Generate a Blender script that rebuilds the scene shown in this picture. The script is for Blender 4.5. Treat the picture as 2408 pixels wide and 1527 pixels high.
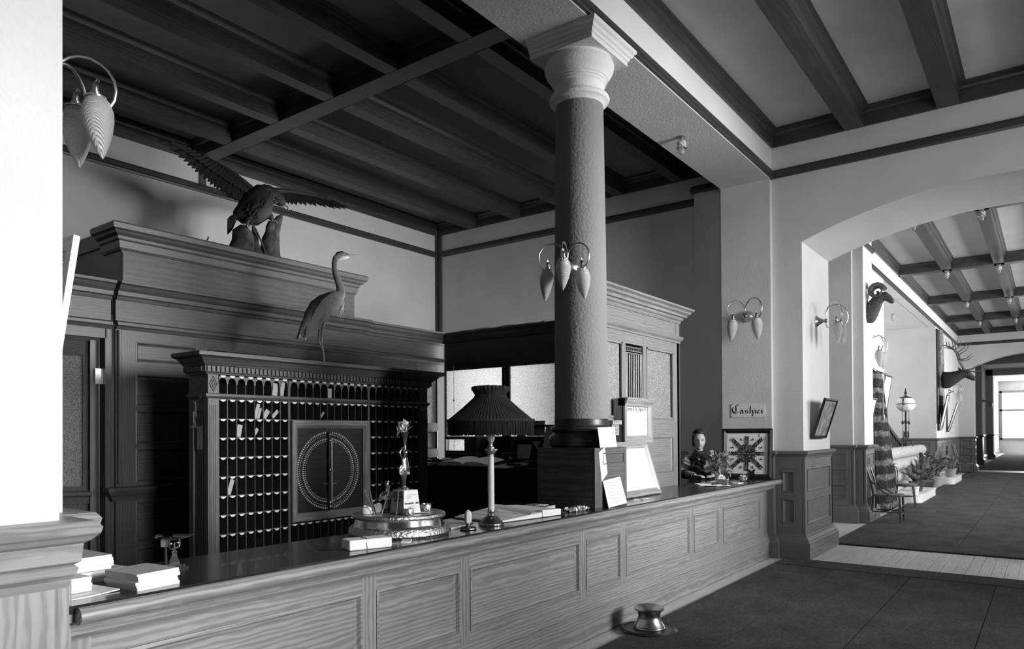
import bpy, bmesh, math, random
from mathutils import Vector, Matrix, noise
random.seed(7)
PI = math.pi
SC = bpy.context.scene
COL = SC.collection
for o in list(bpy.data.objects):
    bpy.data.objects.remove(o)

# ------------------------------------------------------------------ camera
cam_d = bpy.data.cameras.new('camera')
cam = bpy.data.objects.new('camera', cam_d)
COL.objects.link(cam)
SC.camera = cam
FPX, W, H = 1691.7, 2408, 1527
cam_d.sensor_fit = 'HORIZONTAL'
cam_d.sensor_width = 36.0
cam_d.lens = 36.0 * FPX / W
cam_d.shift_y = (1003.1 - H / 2) / W
cam_d.clip_start = 0.05
cam_d.clip_end = 200
yaw, pit, rol = math.radians(36.824), math.radians(0.499), math.radians(-0.3232)
fw = Vector((math.cos(yaw) * math.cos(pit), math.sin(yaw) * math.cos(pit), math.sin(pit)))
r0 = Vector((math.sin(yaw), -math.cos(yaw), 0))
u0 = r0.cross(fw)
rt = math.cos(rol) * r0 + math.sin(rol) * u0
up = -math.sin(rol) * r0 + math.cos(rol) * u0
cam.matrix_world = Matrix(((rt.x, up.x, -fw.x, 0), (rt.y, up.y, -fw.y, 0), (rt.z, up.z, -fw.z, 1.55), (0, 0, 0, 1)))

# ------------------------------------------------------------------ world, window light and added fills, exposure
SC.view_settings.view_transform = 'Standard'
SC.view_settings.look = 'None'
SC.view_settings.gamma = 1.0
SC.view_settings.use_curve_mapping = False
SC.view_settings.exposure = 0.0
SC.cycles.use_denoising = True
SC.cycles.max_bounces = 8
SC.cycles.diffuse_bounces = 4
SC.cycles.glossy_bounces = 3
SC.cycles.transmission_bounces = 6
SC.cycles.sample_clamp_indirect = 6.0
SC.cycles.caustics_reflective = False
SC.cycles.caustics_refractive = False
wd = bpy.data.worlds.new('sky')
SC.world = wd
wd.use_nodes = True
wd.node_tree.nodes['Background'].inputs[0].default_value = (0.8, 0.8, 0.8, 1)
wd.node_tree.nodes['Background'].inputs[1].default_value = 1.0

def window_or_fill_light(name, loc, direction, w, h, energy, spread=180):
    l = bpy.data.lights.new(name, 'AREA')
    l.shape = 'RECTANGLE'
    l.size, l.size_y = w, h
    l.energy = energy
    l.spread = math.radians(spread)
    o = bpy.data.objects.new(name, l)
    COL.objects.link(o)
    o.location = loc
    o.rotation_euler = Vector(direction).to_track_quat('-Z', 'Z').to_euler()
    o['kind'] = 'helper'
    return o

# lobby windows (wall_front), the last one an added fill : x centre, z centre, width, height, power
LOBBY_WIN_AND_FILL = [(2.2, 2.45, 1.5, 2.7, 72, 52, -0.17, -0.2), (6.3, 2.8, 2.0, 2.6, 140, 56, 0.0, -0.07), (7.9, 3.2, 1.4, 1.2, 45, 170, 0.0, 0.0)]
for x, z, w, h, e, sp_, tx_, tz_ in LOBBY_WIN_AND_FILL:
    window_or_fill_light('daylight_or_fill', (x, -3.8 if tx_ else -3.9, z), (tx_, 1, tz_), w, h, e, sp_)
CORR_WIN = [(12.2, 3.1, 1.6, 1.7, 130), (16.2, 3.1, 1.6, 1.7, 280), (20.7, 3.1, 1.6, 1.7, 230), (25.2, 3.1, 1.6, 1.7, 200), (29.4, 3.1, 1.6, 1.7, 90)]
for x, z, w, h, e in CORR_WIN:
    window_or_fill_light('daylight_or_fill', (x, -4.02, z), (0, 1, 0), w, h, e, 110)
window_or_fill_light('daylight_or_fill', (-3.46, -2.0, 2.7), (1, 0.18, 0.06), 1.6, 2.4, 17, 38)        # fill added for arch wall and ceiling, at an invented opening
window_or_fill_light('daylight_or_fill', (9.44, 6.1, 2.0), (-1, 0, 0), 2.6, 1.5, 110, 55)     # window in the office end wall, behind the partition
window_or_fill_light('daylight_or_fill', (57.4, 0.4, 2.5), (-1, 0, 0), 4.0, 2.9, 520)           # end window of the far hall

# ------------------------------------------------------------------ materials (black and white photograph: all neutral)
MAT = {}
def g(v):
    return (v, v, v, 1)
def base_mat(name, col, rough=0.6, metal=0.0, spec=0.5, coat=0.0):
    m = bpy.data.materials.new(name)
    m.use_nodes = True
    b = m.node_tree.nodes['Principled BSDF']
    b.inputs['Base Color'].default_value = g(col)
    b.inputs['Roughness'].default_value = rough
    b.inputs['Metallic'].default_value = metal
    b.inputs['Specular IOR Level'].default_value = spec
    b.inputs['Coat Weight'].default_value = coat
    MAT[name] = m
    return m, m.node_tree.nodes, m.node_tree.links, b
def coords(N, L, scale=(1, 1, 1), rand=0.0, axis=0):
    tc = N.new('ShaderNodeTexCoord')
    mp = N.new('ShaderNodeMapping')
    mp.inputs['Scale'].default_value = scale
    if rand:
        oi = N.new('ShaderNodeObjectInfo')
        ml = N.new('ShaderNodeMath'); ml.operation = 'MULTIPLY'; ml.inputs[1].default_value = rand
        L.new(oi.outputs['Random'], ml.inputs[0])
        cb = N.new('ShaderNodeCombineXYZ')
        m2 = N.new('ShaderNodeMath'); m2.operation = 'MULTIPLY_ADD'; m2.inputs[1].default_value = 0.5; m2.inputs[2].default_value = -0.25
        fr_ = N.new('ShaderNodeMath'); fr_.operation = 'FRACT'
        m3 = N.new('ShaderNodeMath'); m3.operation = 'MULTIPLY'; m3.inputs[1].default_value = 37.7
        L.new(oi.outputs['Random'], m3.inputs[0]); L.new(m3.outputs[0], fr_.inputs[0]); L.new(fr_.outputs[0], m2.inputs[0])
        for k in range(3):
            L.new(ml.outputs[0] if k == axis else m2.outputs[0], cb.inputs[k])
        ad = N.new('ShaderNodeVectorMath'); ad.operation = 'ADD'
        L.new(tc.outputs['Object'], ad.inputs[0]); L.new(cb.outputs[0], ad.inputs[1])
        L.new(ad.outputs[0], mp.inputs['Vector'])
    else:
        L.new(tc.outputs['Object'], mp.inputs['Vector'])
    return mp.outputs[0]
def noise_n(N, L, vec, scale, detail=4, rough=0.55):
    n = N.new('ShaderNodeTexNoise')
    n.inputs['Scale'].default_value = scale
    n.inputs['Detail'].default_value = detail
    n.inputs['Roughness'].default_value = rough
    L.new(vec, n.inputs['Vector'])
    return n.outputs['Fac']
def ramp(N, L, fac, p0, c0, p1, c1):
    r = N.new('ShaderNodeValToRGB')
    r.color_ramp.elements[0].position = p0; r.color_ramp.elements[0].color = g(c0)
    r.color_ramp.elements[1].position = p1; r.color_ramp.elements[1].color = g(c1)
    L.new(fac, r.inputs['Fac'])
    return r.outputs['Color']
def mul(N, L, a, b, fac=1.0):
    m = N.new('ShaderNodeMix'); m.data_type = 'RGBA'; m.blend_type = 'MULTIPLY'
    m.inputs[0].default_value = fac
    L.new(a, m.inputs[6]); L.new(b, m.inputs[7])
    return m.outputs[2]
def bump(N, L, b, height, strength, dist=0.01):
    bp = N.new('ShaderNodeBump')
    bp.inputs['Strength'].default_value = strength
    bp.inputs['Distance'].default_value = dist
    L.new(height, bp.inputs['Height'])
    L.new(bp.outputs[0], b.inputs['Normal'])
def plaster(name, col, bs=0.25, var=0.06):
    m, N, L, b = base_mat(name, col, 0.85, 0, 0.25)
    v = coords(N, L)
    n1 = noise_n(N, L, v, 1.3, 3)
    L.new(ramp(N, L, n1, 0.3, col * (1 - var), 0.7, min(1, col * (1 + var))), b.inputs['Base Color'])
    bump(N, L, b, noise_n(N, L, v, 45, 3), bs, 0.012)
def wood(name, col, axis='X', contrast=0.35, rough=0.38, ring=16.0, spec=0.5, coat=0.0):
    m, N, L, b = base_mat(name, col, rough, 0, spec, coat)
    k = 'XYZ'.index(axis)
    sc = [1.0, 1.0, 1.0]; sc[k] = 0.16
    v = coords(N, L, sc, 9.0, k)
    w = N.new('ShaderNodeTexWave')
    w.wave_type = 'RINGS'; w.rings_direction = axis; w.wave_profile = 'SIN'
    w.inputs['Scale'].default_value = ring
    w.inputs['Distortion'].default_value = 5.5
    w.inputs['Detail'].default_value = 2.5
    w.inputs['Detail Scale'].default_value = 1.6
    w.inputs['Detail Roughness'].default_value = 0.55
    L.new(v, w.inputs['Vector'])
    c1 = ramp(N, L, w.outputs['Fac'], 0.2, col * (1 + contrast * 0.15), 0.9, col * (1 - contrast))
    sc2 = [120.0, 120.0, 120.0]; sc2[k] = 3.0
    v2 = coords(N, L, sc2, 5.0, k)
    n2 = noise_n(N, L, v2, 1.0, 3, 0.6)
    c2 = ramp(N, L, n2, 0.3, 1 - contrast * 0.55, 0.7, 1.0)
    v3 = coords(N, L, (0.9, 0.9, 0.9), 3.0, k)
    c3 = ramp(N, L, noise_n(N, L, v3, 1.6, 2), 0.3, 0.84, 0.7, 1.0)
    L.new(mul(N, L, mul(N, L, c1, c2), c3), b.inputs['Base Color'])
    bump(N, L, b, n2, 0.12, 0.004)
plaster('plaster_white', 0.68, 0.3)
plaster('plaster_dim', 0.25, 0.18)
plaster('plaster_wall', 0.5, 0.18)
plaster('shaded_ceiling_plaster', 0.2, 0.15)  # lobby plaster again, with the office's shade put into its colour
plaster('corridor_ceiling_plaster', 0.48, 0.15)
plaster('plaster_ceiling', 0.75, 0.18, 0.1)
plaster('column_paint', 0.22, 0.6, 0.05)
for ax in 'XYZ':
    wood('oak_' + ax, 0.30, ax, 0.3)
    wood('wainscot_oak_' + ax, 0.2, ax, 0.25)
    wood('office_oak_' + ax, 0.115, ax, 0.25)  # the same oak, darkened to carry the shade of the office
    wood('oak_dark_' + ax, 0.06, ax, 0.3, 0.35)
    wood('beam_' + ax, 0.06, ax, 0.35, 0.4)
    wood('mahogany_' + ax, 0.035, ax, 0.3, 0.35)
    wood('floor_wood_' + ax, 0.7, ax, 0.18, 0.45)
    wood('cabinet_' + ax, 0.135, ax, 0.3, 0.4)
wood('counter_top', 0.04, 'X', 0.5, 0.2, 9.0, 0.4, 0.1)
def simple(name, col, rough=0.6, metal=0.0, spec=0.5, nvar=0.0, nscale=20, bs=0.0, bscale=60):
    m, N, L, b = base_mat(name, col, rough, metal, spec)
    if nvar or bs:
        v = coords(N, L)
        if nvar:
            L.new(ramp(N, L, noise_n(N, L, v, nscale), 0.3, max(0, col * (1 - nvar)), 0.7, min(1, col * (1 + nvar))), b.inputs['Base Color'])
        if bs:
            bump(N, L, b, noise_n(N, L, v, bscale, 3), bs, 0.01)
    return m
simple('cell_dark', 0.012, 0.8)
simple('brass', 0.55, 0.28, 1.0, 0.5, 0.15, 30)
simple('brass_dark', 0.25, 0.35, 1.0, 0.5, 0.2, 30)
simple('silver', 0.82, 0.16, 1.0, 0.5, 0.08, 14)
simple('silver_chased', 0.6, 0.34, 1.0, 0.5, 0.25, 60, 0.9, 70)
simple('iron', 0.03, 0.5, 0.4)
simple('paper', 0.82, 0.8, 0, 0.3, 0.03, 40)
simple('paper_grey', 0.45, 0.8, 0, 0.3, 0.08, 30)
simple('ink', 0.01, 0.8)
simple('ink_faint', 0.35, 0.8)
simple('marble', 0.75, 0.35, 0, 0.5, 0.06, 5)
simple('porcelain', 0.8, 0.25, 0, 0.5)
simple('candle_white', 0.72, 0.35, 0, 0.5)
simple('leaf', 0.10, 0.5, 0, 0.5, 0.35, 25)
simple('leaf_pale', 0.26, 0.5, 0, 0.5, 0.3, 25)
simple('flower', 0.55, 0.7, 0, 0.3, 0.25, 60)
simple('terracotta', 0.3, 0.75, 0, 0.3, 0.1, 20)
simple('frame_black', 0.012, 0.25, 0, 0.5)
simple('skin', 0.48, 0.55, 0, 0.4, 0.05, 20)
simple('hair', 0.03, 0.55, 0, 0.5, 0.4, 60, 0.6, 90)
simple('dress', 0.022, 0.42, 0, 0.6, 0.5, 22, 0.4, 40)
simple('feather_dark', 0.008, 0.6, 0, 0.3, 0.5, 40, 0.5, 80)
simple('feather_brown', 0.022, 0.6, 0, 0.3, 0.5, 50, 0.6, 90)
simple('feather_grey', 0.20, 0.65, 0, 0.3, 0.22, 26, 0.5, 70)
simple('feather_white', 0.62, 0.7, 0, 0.3, 0.1, 40)
simple('bark', 0.07, 0.9, 0, 0.2, 0.6, 12, 1.0, 30)
simple('bark_pale', 0.22, 0.9, 0, 0.2, 0.6, 9, 1.0, 25)
simple('horn', 0.10, 0.6, 0, 0.4, 0.4, 22, 0.8, 30)
simple('fur', 0.085, 0.85, 0, 0.2, 0.4, 35, 0.8, 70)
simple('fur_dark', 0.045, 0.85, 0, 0.2, 0.4, 35, 0.8, 70)
simple('beak', 0.28, 0.4, 0, 0.4, 0.1, 30)
simple('shade_cloth', 0.03, 0.75, 0, 0.2, 0.25, 12)
simple('fringe', 0.02, 0.85, 0, 0.2)
simple('rug_roll', 0.42, 0.9, 0, 0.2, 0.3, 16, 0.5, 50)
simple('chair_wood', 0.05, 0.35, 0, 0.5, 0.2, 20)
simple('chair_seat', 0.12, 0.6, 0, 0.3, 0.2, 30)
simple('wicker', 0.6, 0.7, 0, 0.3, 0.2, 60, 0.8, 90)
simple('wire', 0.3, 0.5, 0.6)
simple('stripe_dark', 0.03, 0.7)
def carpet(name, col):
    m, N, L, b = base_mat(name, col, 0.95, 0, 0.1)
    v = coords(N, L)
    a = ramp(N, L, noise_n(N, L, v, 2.2, 5, 0.65), 0.3, 0.62, 0.75, 1.25)
    c = ramp(N, L, noise_n(N, L, v, 70, 3, 0.7), 0.3, 0.55 * col, 0.7, 1.5 * col)
    L.new(mul(N, L, c, a), b.inputs['Base Color'])
    bump(N, L, b, noise_n(N, L, v, 160, 2), 0.7, 0.01)
carpet('carpet', 0.09)
simple('bounce_cut_dark', 0.05, 0.6, 0, 0.3, 0.2, 8)  # dark tone of the sheet added to soak up bounce light
# prismatic glass of the lamp shades
def glass_shade():
    m, N, L, b = base_mat('prism_glass', 0.92, 0.14, 0, 0.7)
    b.inputs['Transmission Weight'].default_value = 0.35
    b.inputs['IOR'].default_value = 1.35
    tc = N.new('ShaderNodeTexCoord')
    w = N.new('ShaderNodeTexWave'); w.wave_type = 'BANDS'; w.bands_direction = 'DIAGONAL'
    w.inputs['Scale'].default_value = 70; w.inputs['Distortion'].default_value = 0.3
    L.new(tc.outputs['Object'], w.inputs['Vector'])
    bump(N, L, b, w.outputs['Fac'], 0.8, 0.006)
glass_shade()
m, N, L, b = base_mat('clear_glass', 0.95, 0.05, 0, 0.6)
b.inputs['Transmission Weight'].default_value = 0.85
b.inputs['IOR'].default_value = 1.3
def frosted(name, col, trans):
    m = bpy.data.materials.new(name); m.use_nodes = True
    N, L = m.node_tree.nodes, m.node_tree.links
    out = N['Material Output']; b = N['Principled BSDF']
    b.inputs['Roughness'].default_value = 0.18
    tl = N.new('ShaderNodeBsdfTranslucent')
    mx = N.new('ShaderNodeMixShader'); mx.inputs[0].default_value = trans
    v = coords(N, L, (1, 1, 1))
    n0 = noise_n(N, L, v, 95, 3, 0.7)
    c = ramp(N, L, n0, 0.40, col * 0.45, 0.56, col)
    L.new(c, b.inputs['Base Color']); L.new(c, tl.inputs['Color'])
    bump(N, L, b, n0, 0.8, 0.01)
    L.new(b.outputs[0], mx.inputs[1]); L.new(tl.outputs[0], mx.inputs[2])
    L.new(mx.outputs[0], out.inputs['Surface'])
    MAT[name] = m
frosted('frosted_glass', 0.8, 0.6)
frosted('frosted_front', 0.38, 0.25)
def emit(name, col, s):
    m = bpy.data.materials.new(name); m.use_nodes = True
    b = m.node_tree.nodes['Principled BSDF']
    b.inputs['Base Color'].default_value = g(col)
    b.inputs['Emission Color'].default_value = g(1)
    b.inputs['Emission Strength'].default_value = s
    MAT[name] = m
emit('daylit_pane', 0.8, 1.0)

# ------------------------------------------------------------------ mesh helpers
class Fr:
    """plan frame: s runs along u, d runs outwards (to the right of u), z is up"""
    def __init__(s, ox, oy, ux, uy):
        s.o = (ox, oy); s.u = (ux, uy); s.n = (uy, -ux)
    def p(s, a, d, z):
        return (s.o[0] + s.u[0] * a + s.n[0] * d, s.o[1] + s.u[1] * a + s.n[1] * d, z)
class MB:
    def __init__(s):
        s.v = []; s.f = []
    def add(s, vs, fs):
        k = len(s.v); s.v += [tuple(v) for v in vs]; s.f += [tuple(i + k for i in f) for f in fs]
        return s
    def hexa(s, p):
        return s.add(p, [(0, 3, 2, 1), (4, 5, 6, 7), (0, 1, 5, 4), (1, 2, 6, 5), (2, 3, 7, 6), (3, 0, 4, 7)])
    def box(s, x0, x1, y0, y1, z0, z1):
        return s.hexa([(x0, y0, z0), (x1, y0, z0), (x1, y1, z0), (x0, y1, z0), (x0, y0, z1), (x1, y0, z1), (x1, y1, z1), (x0, y1, z1)])
    def fbox(s, fr, a0, a1, d0, d1, z0, z1):
        P = fr.p
        return s.hexa([P(a0, d1, z0), P(a1, d1, z0), P(a1, d0, z0), P(a0, d0, z0), P(a0, d1, z1), P(a1, d1, z1), P(a1, d0, z1), P(a0, d0, z1)])
    def rbox(s, c, u, v, w, hx, hy, hz):
        c, u, v, w = Vector(c), Vector(u).normalized(), Vector(v).normalized(), Vector(w).normalized()
        q = []
        for dz in (-hz, hz):
            for dx, dy in ((-hx, -hy), (hx, -hy), (hx, hy), (-hx, hy)):
                q.append(c + u * dx + v * dy + w * dz)
        return s.hexa(q)
    def prism(s, poly, ext):
        """closed polygon (3d points) pushed along a vector"""
        n = len(poly); e = Vector(ext)
        vs = [Vector(p) for p in poly] + [Vector(p) + e for p in poly]
        fs = [tuple(range(n))[::-1], tuple(range(n, 2 * n))]
        fs += [(i, (i + 1) % n, n + (i + 1) % n, n + i) for i in range(n)]
        return s.add(vs, fs)
    def mould(s, path, prof, zoff=0.0):
        """profile [(d,z)] swept along a plan polyline, outward = right of travel, mitred"""
        n = len(path); rings = []
        for i, p in enumerate(path):
            ns = []
            for a, b in ((i - 1, i), (i, i + 1)):
                if a >= 0 and b < n:
                    u = Vector((path[b][0] - path[a][0], path[b][1] - path[a][1])).normalized()
                    ns.append(Vector((u.y, -u.x)))
            if len(ns) == 1:
                m = ns[0]
            else:
                m = (ns[0] + ns[1]); m = m / max(0.2, m.dot(ns[0]))
            rings.append([(p[0] + m.x * d, p[1] + m.y * d, z + zoff) for d, z in prof])
        k = len(prof); vs = [v for r in rings for v in r]
        fs = []
        for i in range(n - 1):
            for j in range(k):
                a, b = i * k + j, i * k + (j + 1) % k
                fs.append((a, a + k, b + k, b))
        fs.append(tuple(range(k))); fs.append(tuple(range((n - 1) * k, n * k))[::-1])
        return s.add(vs, fs)
    def lathe(s, prof, c=(0, 0, 0), seg=24, ax=(0, 0, 1), wob=None):
        """profile [(r,h)] turned round an axis through c"""
        ax = Vector(ax).normalized()
        t = Vector((1, 0, 0)) if abs(ax.x) < 0.9 else Vector((0, 1, 0))
        e1 = (t - ax * t.dot(ax)).normalized(); e2 = ax.cross(e1); c = Vector(c)
        vs = []; k = len(prof)
        for j, (r, h) in enumerate(prof):
            for i in range(seg):
                a = 2 * PI * i / seg
                q = r * (wob(j, i) if wob else 1)
                vs.append(c + e1 * (q * math.cos(a)) + e2 * (q * math.sin(a)) + ax * h)
        fs = [(j * seg + i, j * seg + (i + 1) % seg, (j + 1) * seg + (i + 1) % seg, (j + 1) * seg + i) for j in range(k - 1) for i in range(seg)]
        if prof[0][0] > 1e-5: fs.append(tuple(range(seg))[::-1])
        if prof[-1][0] > 1e-5: fs.append(tuple((k - 1) * seg + i for i in range(seg)))
        return s.add(vs, fs)
    def loft(s, pts, rad, seg=10, upv=(0, 0, 1), cap=True):
        """tube through points; rad[i] = r or (side, up)"""
        pts = [Vector(p) for p in pts]; n = len(pts)
        if not isinstance(rad, (list, tuple)): rad = [rad] * n
        upv = Vector(upv); vs = []; prev = None
        for i in range(n):
            t = (pts[min(n - 1, i + 1)] - pts[max(0, i - 1)])
            t = t.normalized() if t.length > 1e-9 else Vector((0, 0, 1))
            ref = upv if prev is None else prev
            e2 = ref - t * ref.dot(t)
            if e2.length < 1e-4:
                q = Vector((1, 0, 0)) if abs(t.x) < 0.8 else Vector((0, 1, 0)); e2 = q - t * q.dot(t)
            e2.normalize(); e1 = t.cross(e2); prev = e2
            r = rad[i]; a_, b_ = (r, r) if not isinstance(r, (list, tuple)) else r
            for j in range(seg):
                a = 2 * PI * j / seg
                vs.append(pts[i] + e1 * (a_ * math.cos(a)) + e2 * (b_ * math.sin(a)))
        fs = [(i * seg + j, i * seg + (j + 1) % seg, (i + 1) * seg + (j + 1) % seg, (i + 1) * seg + j) for i in range(n - 1) for j in range(seg)]
        if cap:
            fs.append(tuple(range(seg))[::-1]); fs.append(tuple((n - 1) * seg + j for j in range(seg)))
        return s.add(vs, fs)
    def ell(s, c, rx, ry, rz, nu=12, nv=8):
        prof = [(math.sin(PI * i / nv), -math.cos(PI * i / nv)) for i in range(nv + 1)]
        k = len(s.v)
        s.lathe([(max(r, 1e-6), h) for r, h in prof], (0, 0, 0), nu)
        for i in range(k, len(s.v)):
            x, y, z = s.v[i]; s.v[i] = (c[0] + x * rx, c[1] + y * ry, c[2] + z * rz)
        return s
    def quad(s, a, b, c, d):
        return s.add([a, b, c, d], [(0, 1, 2, 3)])
    def shift(s, d):
        s.v = [(x + d[0], y + d[1], z + d[2]) for x, y, z in s.v]
        return s
    def xf(s, M, k=0):
        s.v[k:] = [tuple(M @ Vector(v)) for v in s.v[k:]]
        return s
    def build(s, name, mat, parent=None, smooth=False, kind=None, label=None, world=None, ang=0.6):
        """world: vertices are world coordinates of an unrotated parent; the object's origin goes to the mesh centre"""
        off = Vector((0, 0, 0))
        if parent is not None and world:
            q = parent
            while q is not None:
                off += q.location; q = q.parent
        vs = [Vector(v) - off for v in s.v]
        lo = [min(v[i] for v in vs) for i in range(3)]; hi = [max(v[i] for v in vs) for i in range(3)]
        c = Vector([(lo[i] + hi[i]) / 2 for i in range(3)])
        me = bpy.data.meshes.new(name)
        me.from_pydata([tuple(v - c) for v in vs], [], s.f)
        bm = bmesh.new(); bm.from_mesh(me)
        bmesh.ops.recalc_face_normals(bm, faces=bm.faces)
        bm.to_mesh(me); bm.free()
        if smooth:
            for p in me.polygons: p.use_smooth = True
            me.set_sharp_from_angle(angle=ang)
        me.materials.append(MAT[mat] if isinstance(mat, str) else mat)
        o = bpy.data.objects.new(name, me)
        COL.objects.link(o)
        o.location = c
        if parent is not None: o.parent = parent
        if kind: o['kind'] = kind
        if label: o['label'] = label
        return o
def tag(o, label, cat, group=None):
    o['label'] = label; o['category'] = cat
    if group: o['group'] = group
    return o
def thing(name, label, cat, loc=(0, 0, 0), rz=0.0, group=None):
    o = bpy.data.objects.new(name, None)
    o.empty_display_size = 0.1
    COL.objects.link(o)
    o.location = loc; o.rotation_euler = (0, 0, rz)
    return tag(o, label, cat, group)
def struct(name, mb, mat, label=None, parent=None, smooth=False):
    return mb.build(name, mat, parent, smooth, None if parent else 'structure', label, world=parent is not None)
def dup(o, parent=None, loc=None, rz=None, label=None):
    c = o.copy(); COL.objects.link(c)
    c.parent = parent
    if loc is not None: c.location = loc
    if rz is not None: c.rotation_euler = (0, 0, rz)
    if label: c['label'] = label
    for ch in o.children: dup(ch, c)
    return c
def arc(cx, cz, r, a0, a1, n):
    return [(cx + r * math.cos(a0 + (a1 - a0) * i / n), cz + r * math.sin(a0 + (a1 - a0) * i / n)) for i in range(n + 1)]

# panelled woodwork: stiles, rails and sunk panels, each a piece of its own
def panelled(par, fr, a0, a1, z0, z1, cols, rows, mat='oak', d=0.0, th=0.04, edge=0.03, sink=0.018, skip=(), frame_names=('stile', 'rail'), hor=True):
    """cols / rows: list of (start, end) of the sunk fields"""
    cs = sorted(cols); rs = sorted(rows)
    xs = [a0] + [v for c in cs for v in c] + [a1]
    for i in range(0, len(xs), 2):
        if xs[i + 1] - xs[i] > 0.004:
            MB().fbox(fr, xs[i], xs[i + 1], d - th, d, z0, z1).build(frame_names[0], mat + '_Z', par, world=True)
    zs = [z0] + [v for r in rs for v in r] + [z1]
    ax = '_X' if abs(fr.u[0]) > 0.5 else '_Y'
    for c0, c1 in cs:
        for i in range(0, len(zs), 2):
            if zs[i + 1] - zs[i] > 0.004:
                MB().fbox(fr, c0, c1, d - th, d - 0.001, zs[i], zs[i + 1]).build(frame_names[1], mat + ax, par, world=True)
    for ci, (c0, c1) in enumerate(cs):
        for ri, (r0_, r1_) in enumerate(rs):
            if (ci, ri) in skip: continue
            m = MB(); e = min(edge, (c1 - c0) * 0.3, (r1_ - r0_) * 0.3)
            o_ = [(c0, r0_), (c1, r0_), (c1, r1_), (c0, r1_)]
            def ring(k, dd):
                return [fr.p(x + (k if i in (0, 3) else -k), d + dd, z + (k if i in (0, 1) else -k)) for i, (x, z) in enumerate(o_)]
            rr = [ring(0, 0.004), ring(e * 0.35, 0.006), ring(e * 0.6, -sink * 0.6), ring(e, -sink), ring(e * 1.02, -sink - 0.001)]
            for a, b_ in zip(rr, rr[1:]):
                for i in range(4):
                    j = (i + 1) % 4
                    m.quad(a[i], a[j], b_[j], b_[i])
            m.quad(*rr[-1])
            m.build('panel', mat + (ax if (c1 - c0) > 0.6 * (r1_ - r0_) else '_Z'), par, world=True)
CAPP = [(0, 1.20), (0.018, 1.20), (0.024, 1.235), (0.045, 1.26), (0.062, 1.27), (0.066, 1.295), (0.05, 1.31), (0, 1.31)]
BASEP = [(0, 0), (0.085, 0), (0.085, 0.20), (0.072, 0.215), (0.068, 0.235), (0.045, 0.265), (0.03, 0.275), (0.026, 0.305), (0, 0.315)]
RAILP = [(0, 4.67), (0.025, 4.67), (0.03, 4.69), (0.045, 4.70), (0.045, 4.735), (0.03, 4.75), (0.025, 4.77), (0, 4.77)]
BOARDP = [(0, 5.055), (0.03, 5.055), (0.03, 5.18), (0.05, 5.195), (0.06, 5.22), (0.09, 5.245), (0.09, 5.27), (0, 5.27)]
# ================================================================== THE SETTING
ZC, ZB, ZS = 5.27, 5.055, 4.66
struct('floor', MB().box(-3.7, 58, -4.3, 9.0, -0.12, 0.0), 'floor_wood_X', 'bare wooden floor under the carpets')
FLOOR = bpy.data.objects['floor']
# planks bared in the archway
for i in range(34):
    y1 = 2.36 - i * 0.115
    MB().box(8.905, 10.43, y1 - 0.112, y1, 0.0, 0.010).build('plank', 'floor_wood_X', FLOOR, world=True)
for i in range(3):
    y1 = 2.752 - i * 0.058
    MB().box(1.2, 8.9, y1 - 0.056, y1, 0.0, 0.008).build('plank', 'floor_wood_X', FLOOR, world=True)
struct('floor_bounce_cut', MB().box(-1.5, 9.47, 3.27, 8.74, 0.0, 0.006), 'bounce_cut_dark', 'unseen dark sheet added to cut light bouncing off the office floor')  # added over the unseen floor to lower the office's bounce light
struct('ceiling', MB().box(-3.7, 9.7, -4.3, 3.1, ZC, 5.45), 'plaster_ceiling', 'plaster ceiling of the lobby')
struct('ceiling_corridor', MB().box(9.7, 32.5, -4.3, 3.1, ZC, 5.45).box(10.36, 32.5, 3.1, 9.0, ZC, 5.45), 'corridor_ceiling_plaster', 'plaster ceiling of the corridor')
struct('ceiling_office', MB().box(-3.7, 10.36, 3.1, 9.0, ZC, 5.45), 'shaded_ceiling_plaster', 'plaster ceiling of the office, its shade put into the colour')
struct('ceiling_far', MB().box(32.5, 58, -4.3, 4.0, 4.75, 5.45), 'plaster_ceiling', 'ceiling of the far hall')
def wall_with_holes(name, mat, label, axis, pos0, pos1, a0, a1, z0, z1, holes):
    """axis 'Y': wall stands at y pos0..pos1 and runs along x; axis 'X' the other way"""
    m = MB()
    def bx(p, q, r, s):
        if q - p < 1e-4 or s - r < 1e-4: return
        m.box(p, q, pos0, pos1, r, s) if axis == 'Y' else m.box(pos0, pos1, p, q, r, s)
    cur = a0
    for h0, h1, k0, k1 in sorted(holes):
        bx(cur, h0, z0, z1); bx(h0, h1, z0, k0); bx(h0, h1, k1, z1); cur = h1
    bx(cur, a1, z0, z1)
    return struct(name, m, mat, label)
WIN = 0
def window_frame(x, y, w, h, z, face):
    """sash frame in an opening of a wall that runs along x"""
    global WIN
    WIN += 1
    m = MB()
    x0, x1, z0, z1 = x - w / 2, x + w / 2, z - h / 2, z + h / 2
    for a, b_, c, d in ((x0 - .1, x0, z0 - .1, z1 + .1), (x1, x1 + .1, z0 - .1, z1 + .1), (x0, x1, z1, z1 + .1)):
        m.box(a, b_, y - 0.03, y + 0.05, c, d)
    o = struct('window_%d' % WIN, m, 'oak_Z', 'oak window frame in the outer wall')
    MB().box(x0 - .12, x1 + .12, y - 0.03, y + 0.12, z0 - .1, z0).build('sill', 'oak_X', o, world=True)
    MB().box(x0, x1, y - 0.02, y + 0.02, z - 0.02, z + 0.02).build('meeting_rail', 'oak_X', o, world=True)
    return o
wall_with_holes('wall_front', 'plaster_dim', 'lobby outer wall with tall windows and an added fill opening', 'Y', -4.25, -4.0, -3.7, 9.1, 0, ZC,
                [(x - w / 2, x + w / 2, z - h / 2, z + h / 2) for x, z, w, h, e, sp_, tx_, tz_ in LOBBY_WIN_AND_FILL])
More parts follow.
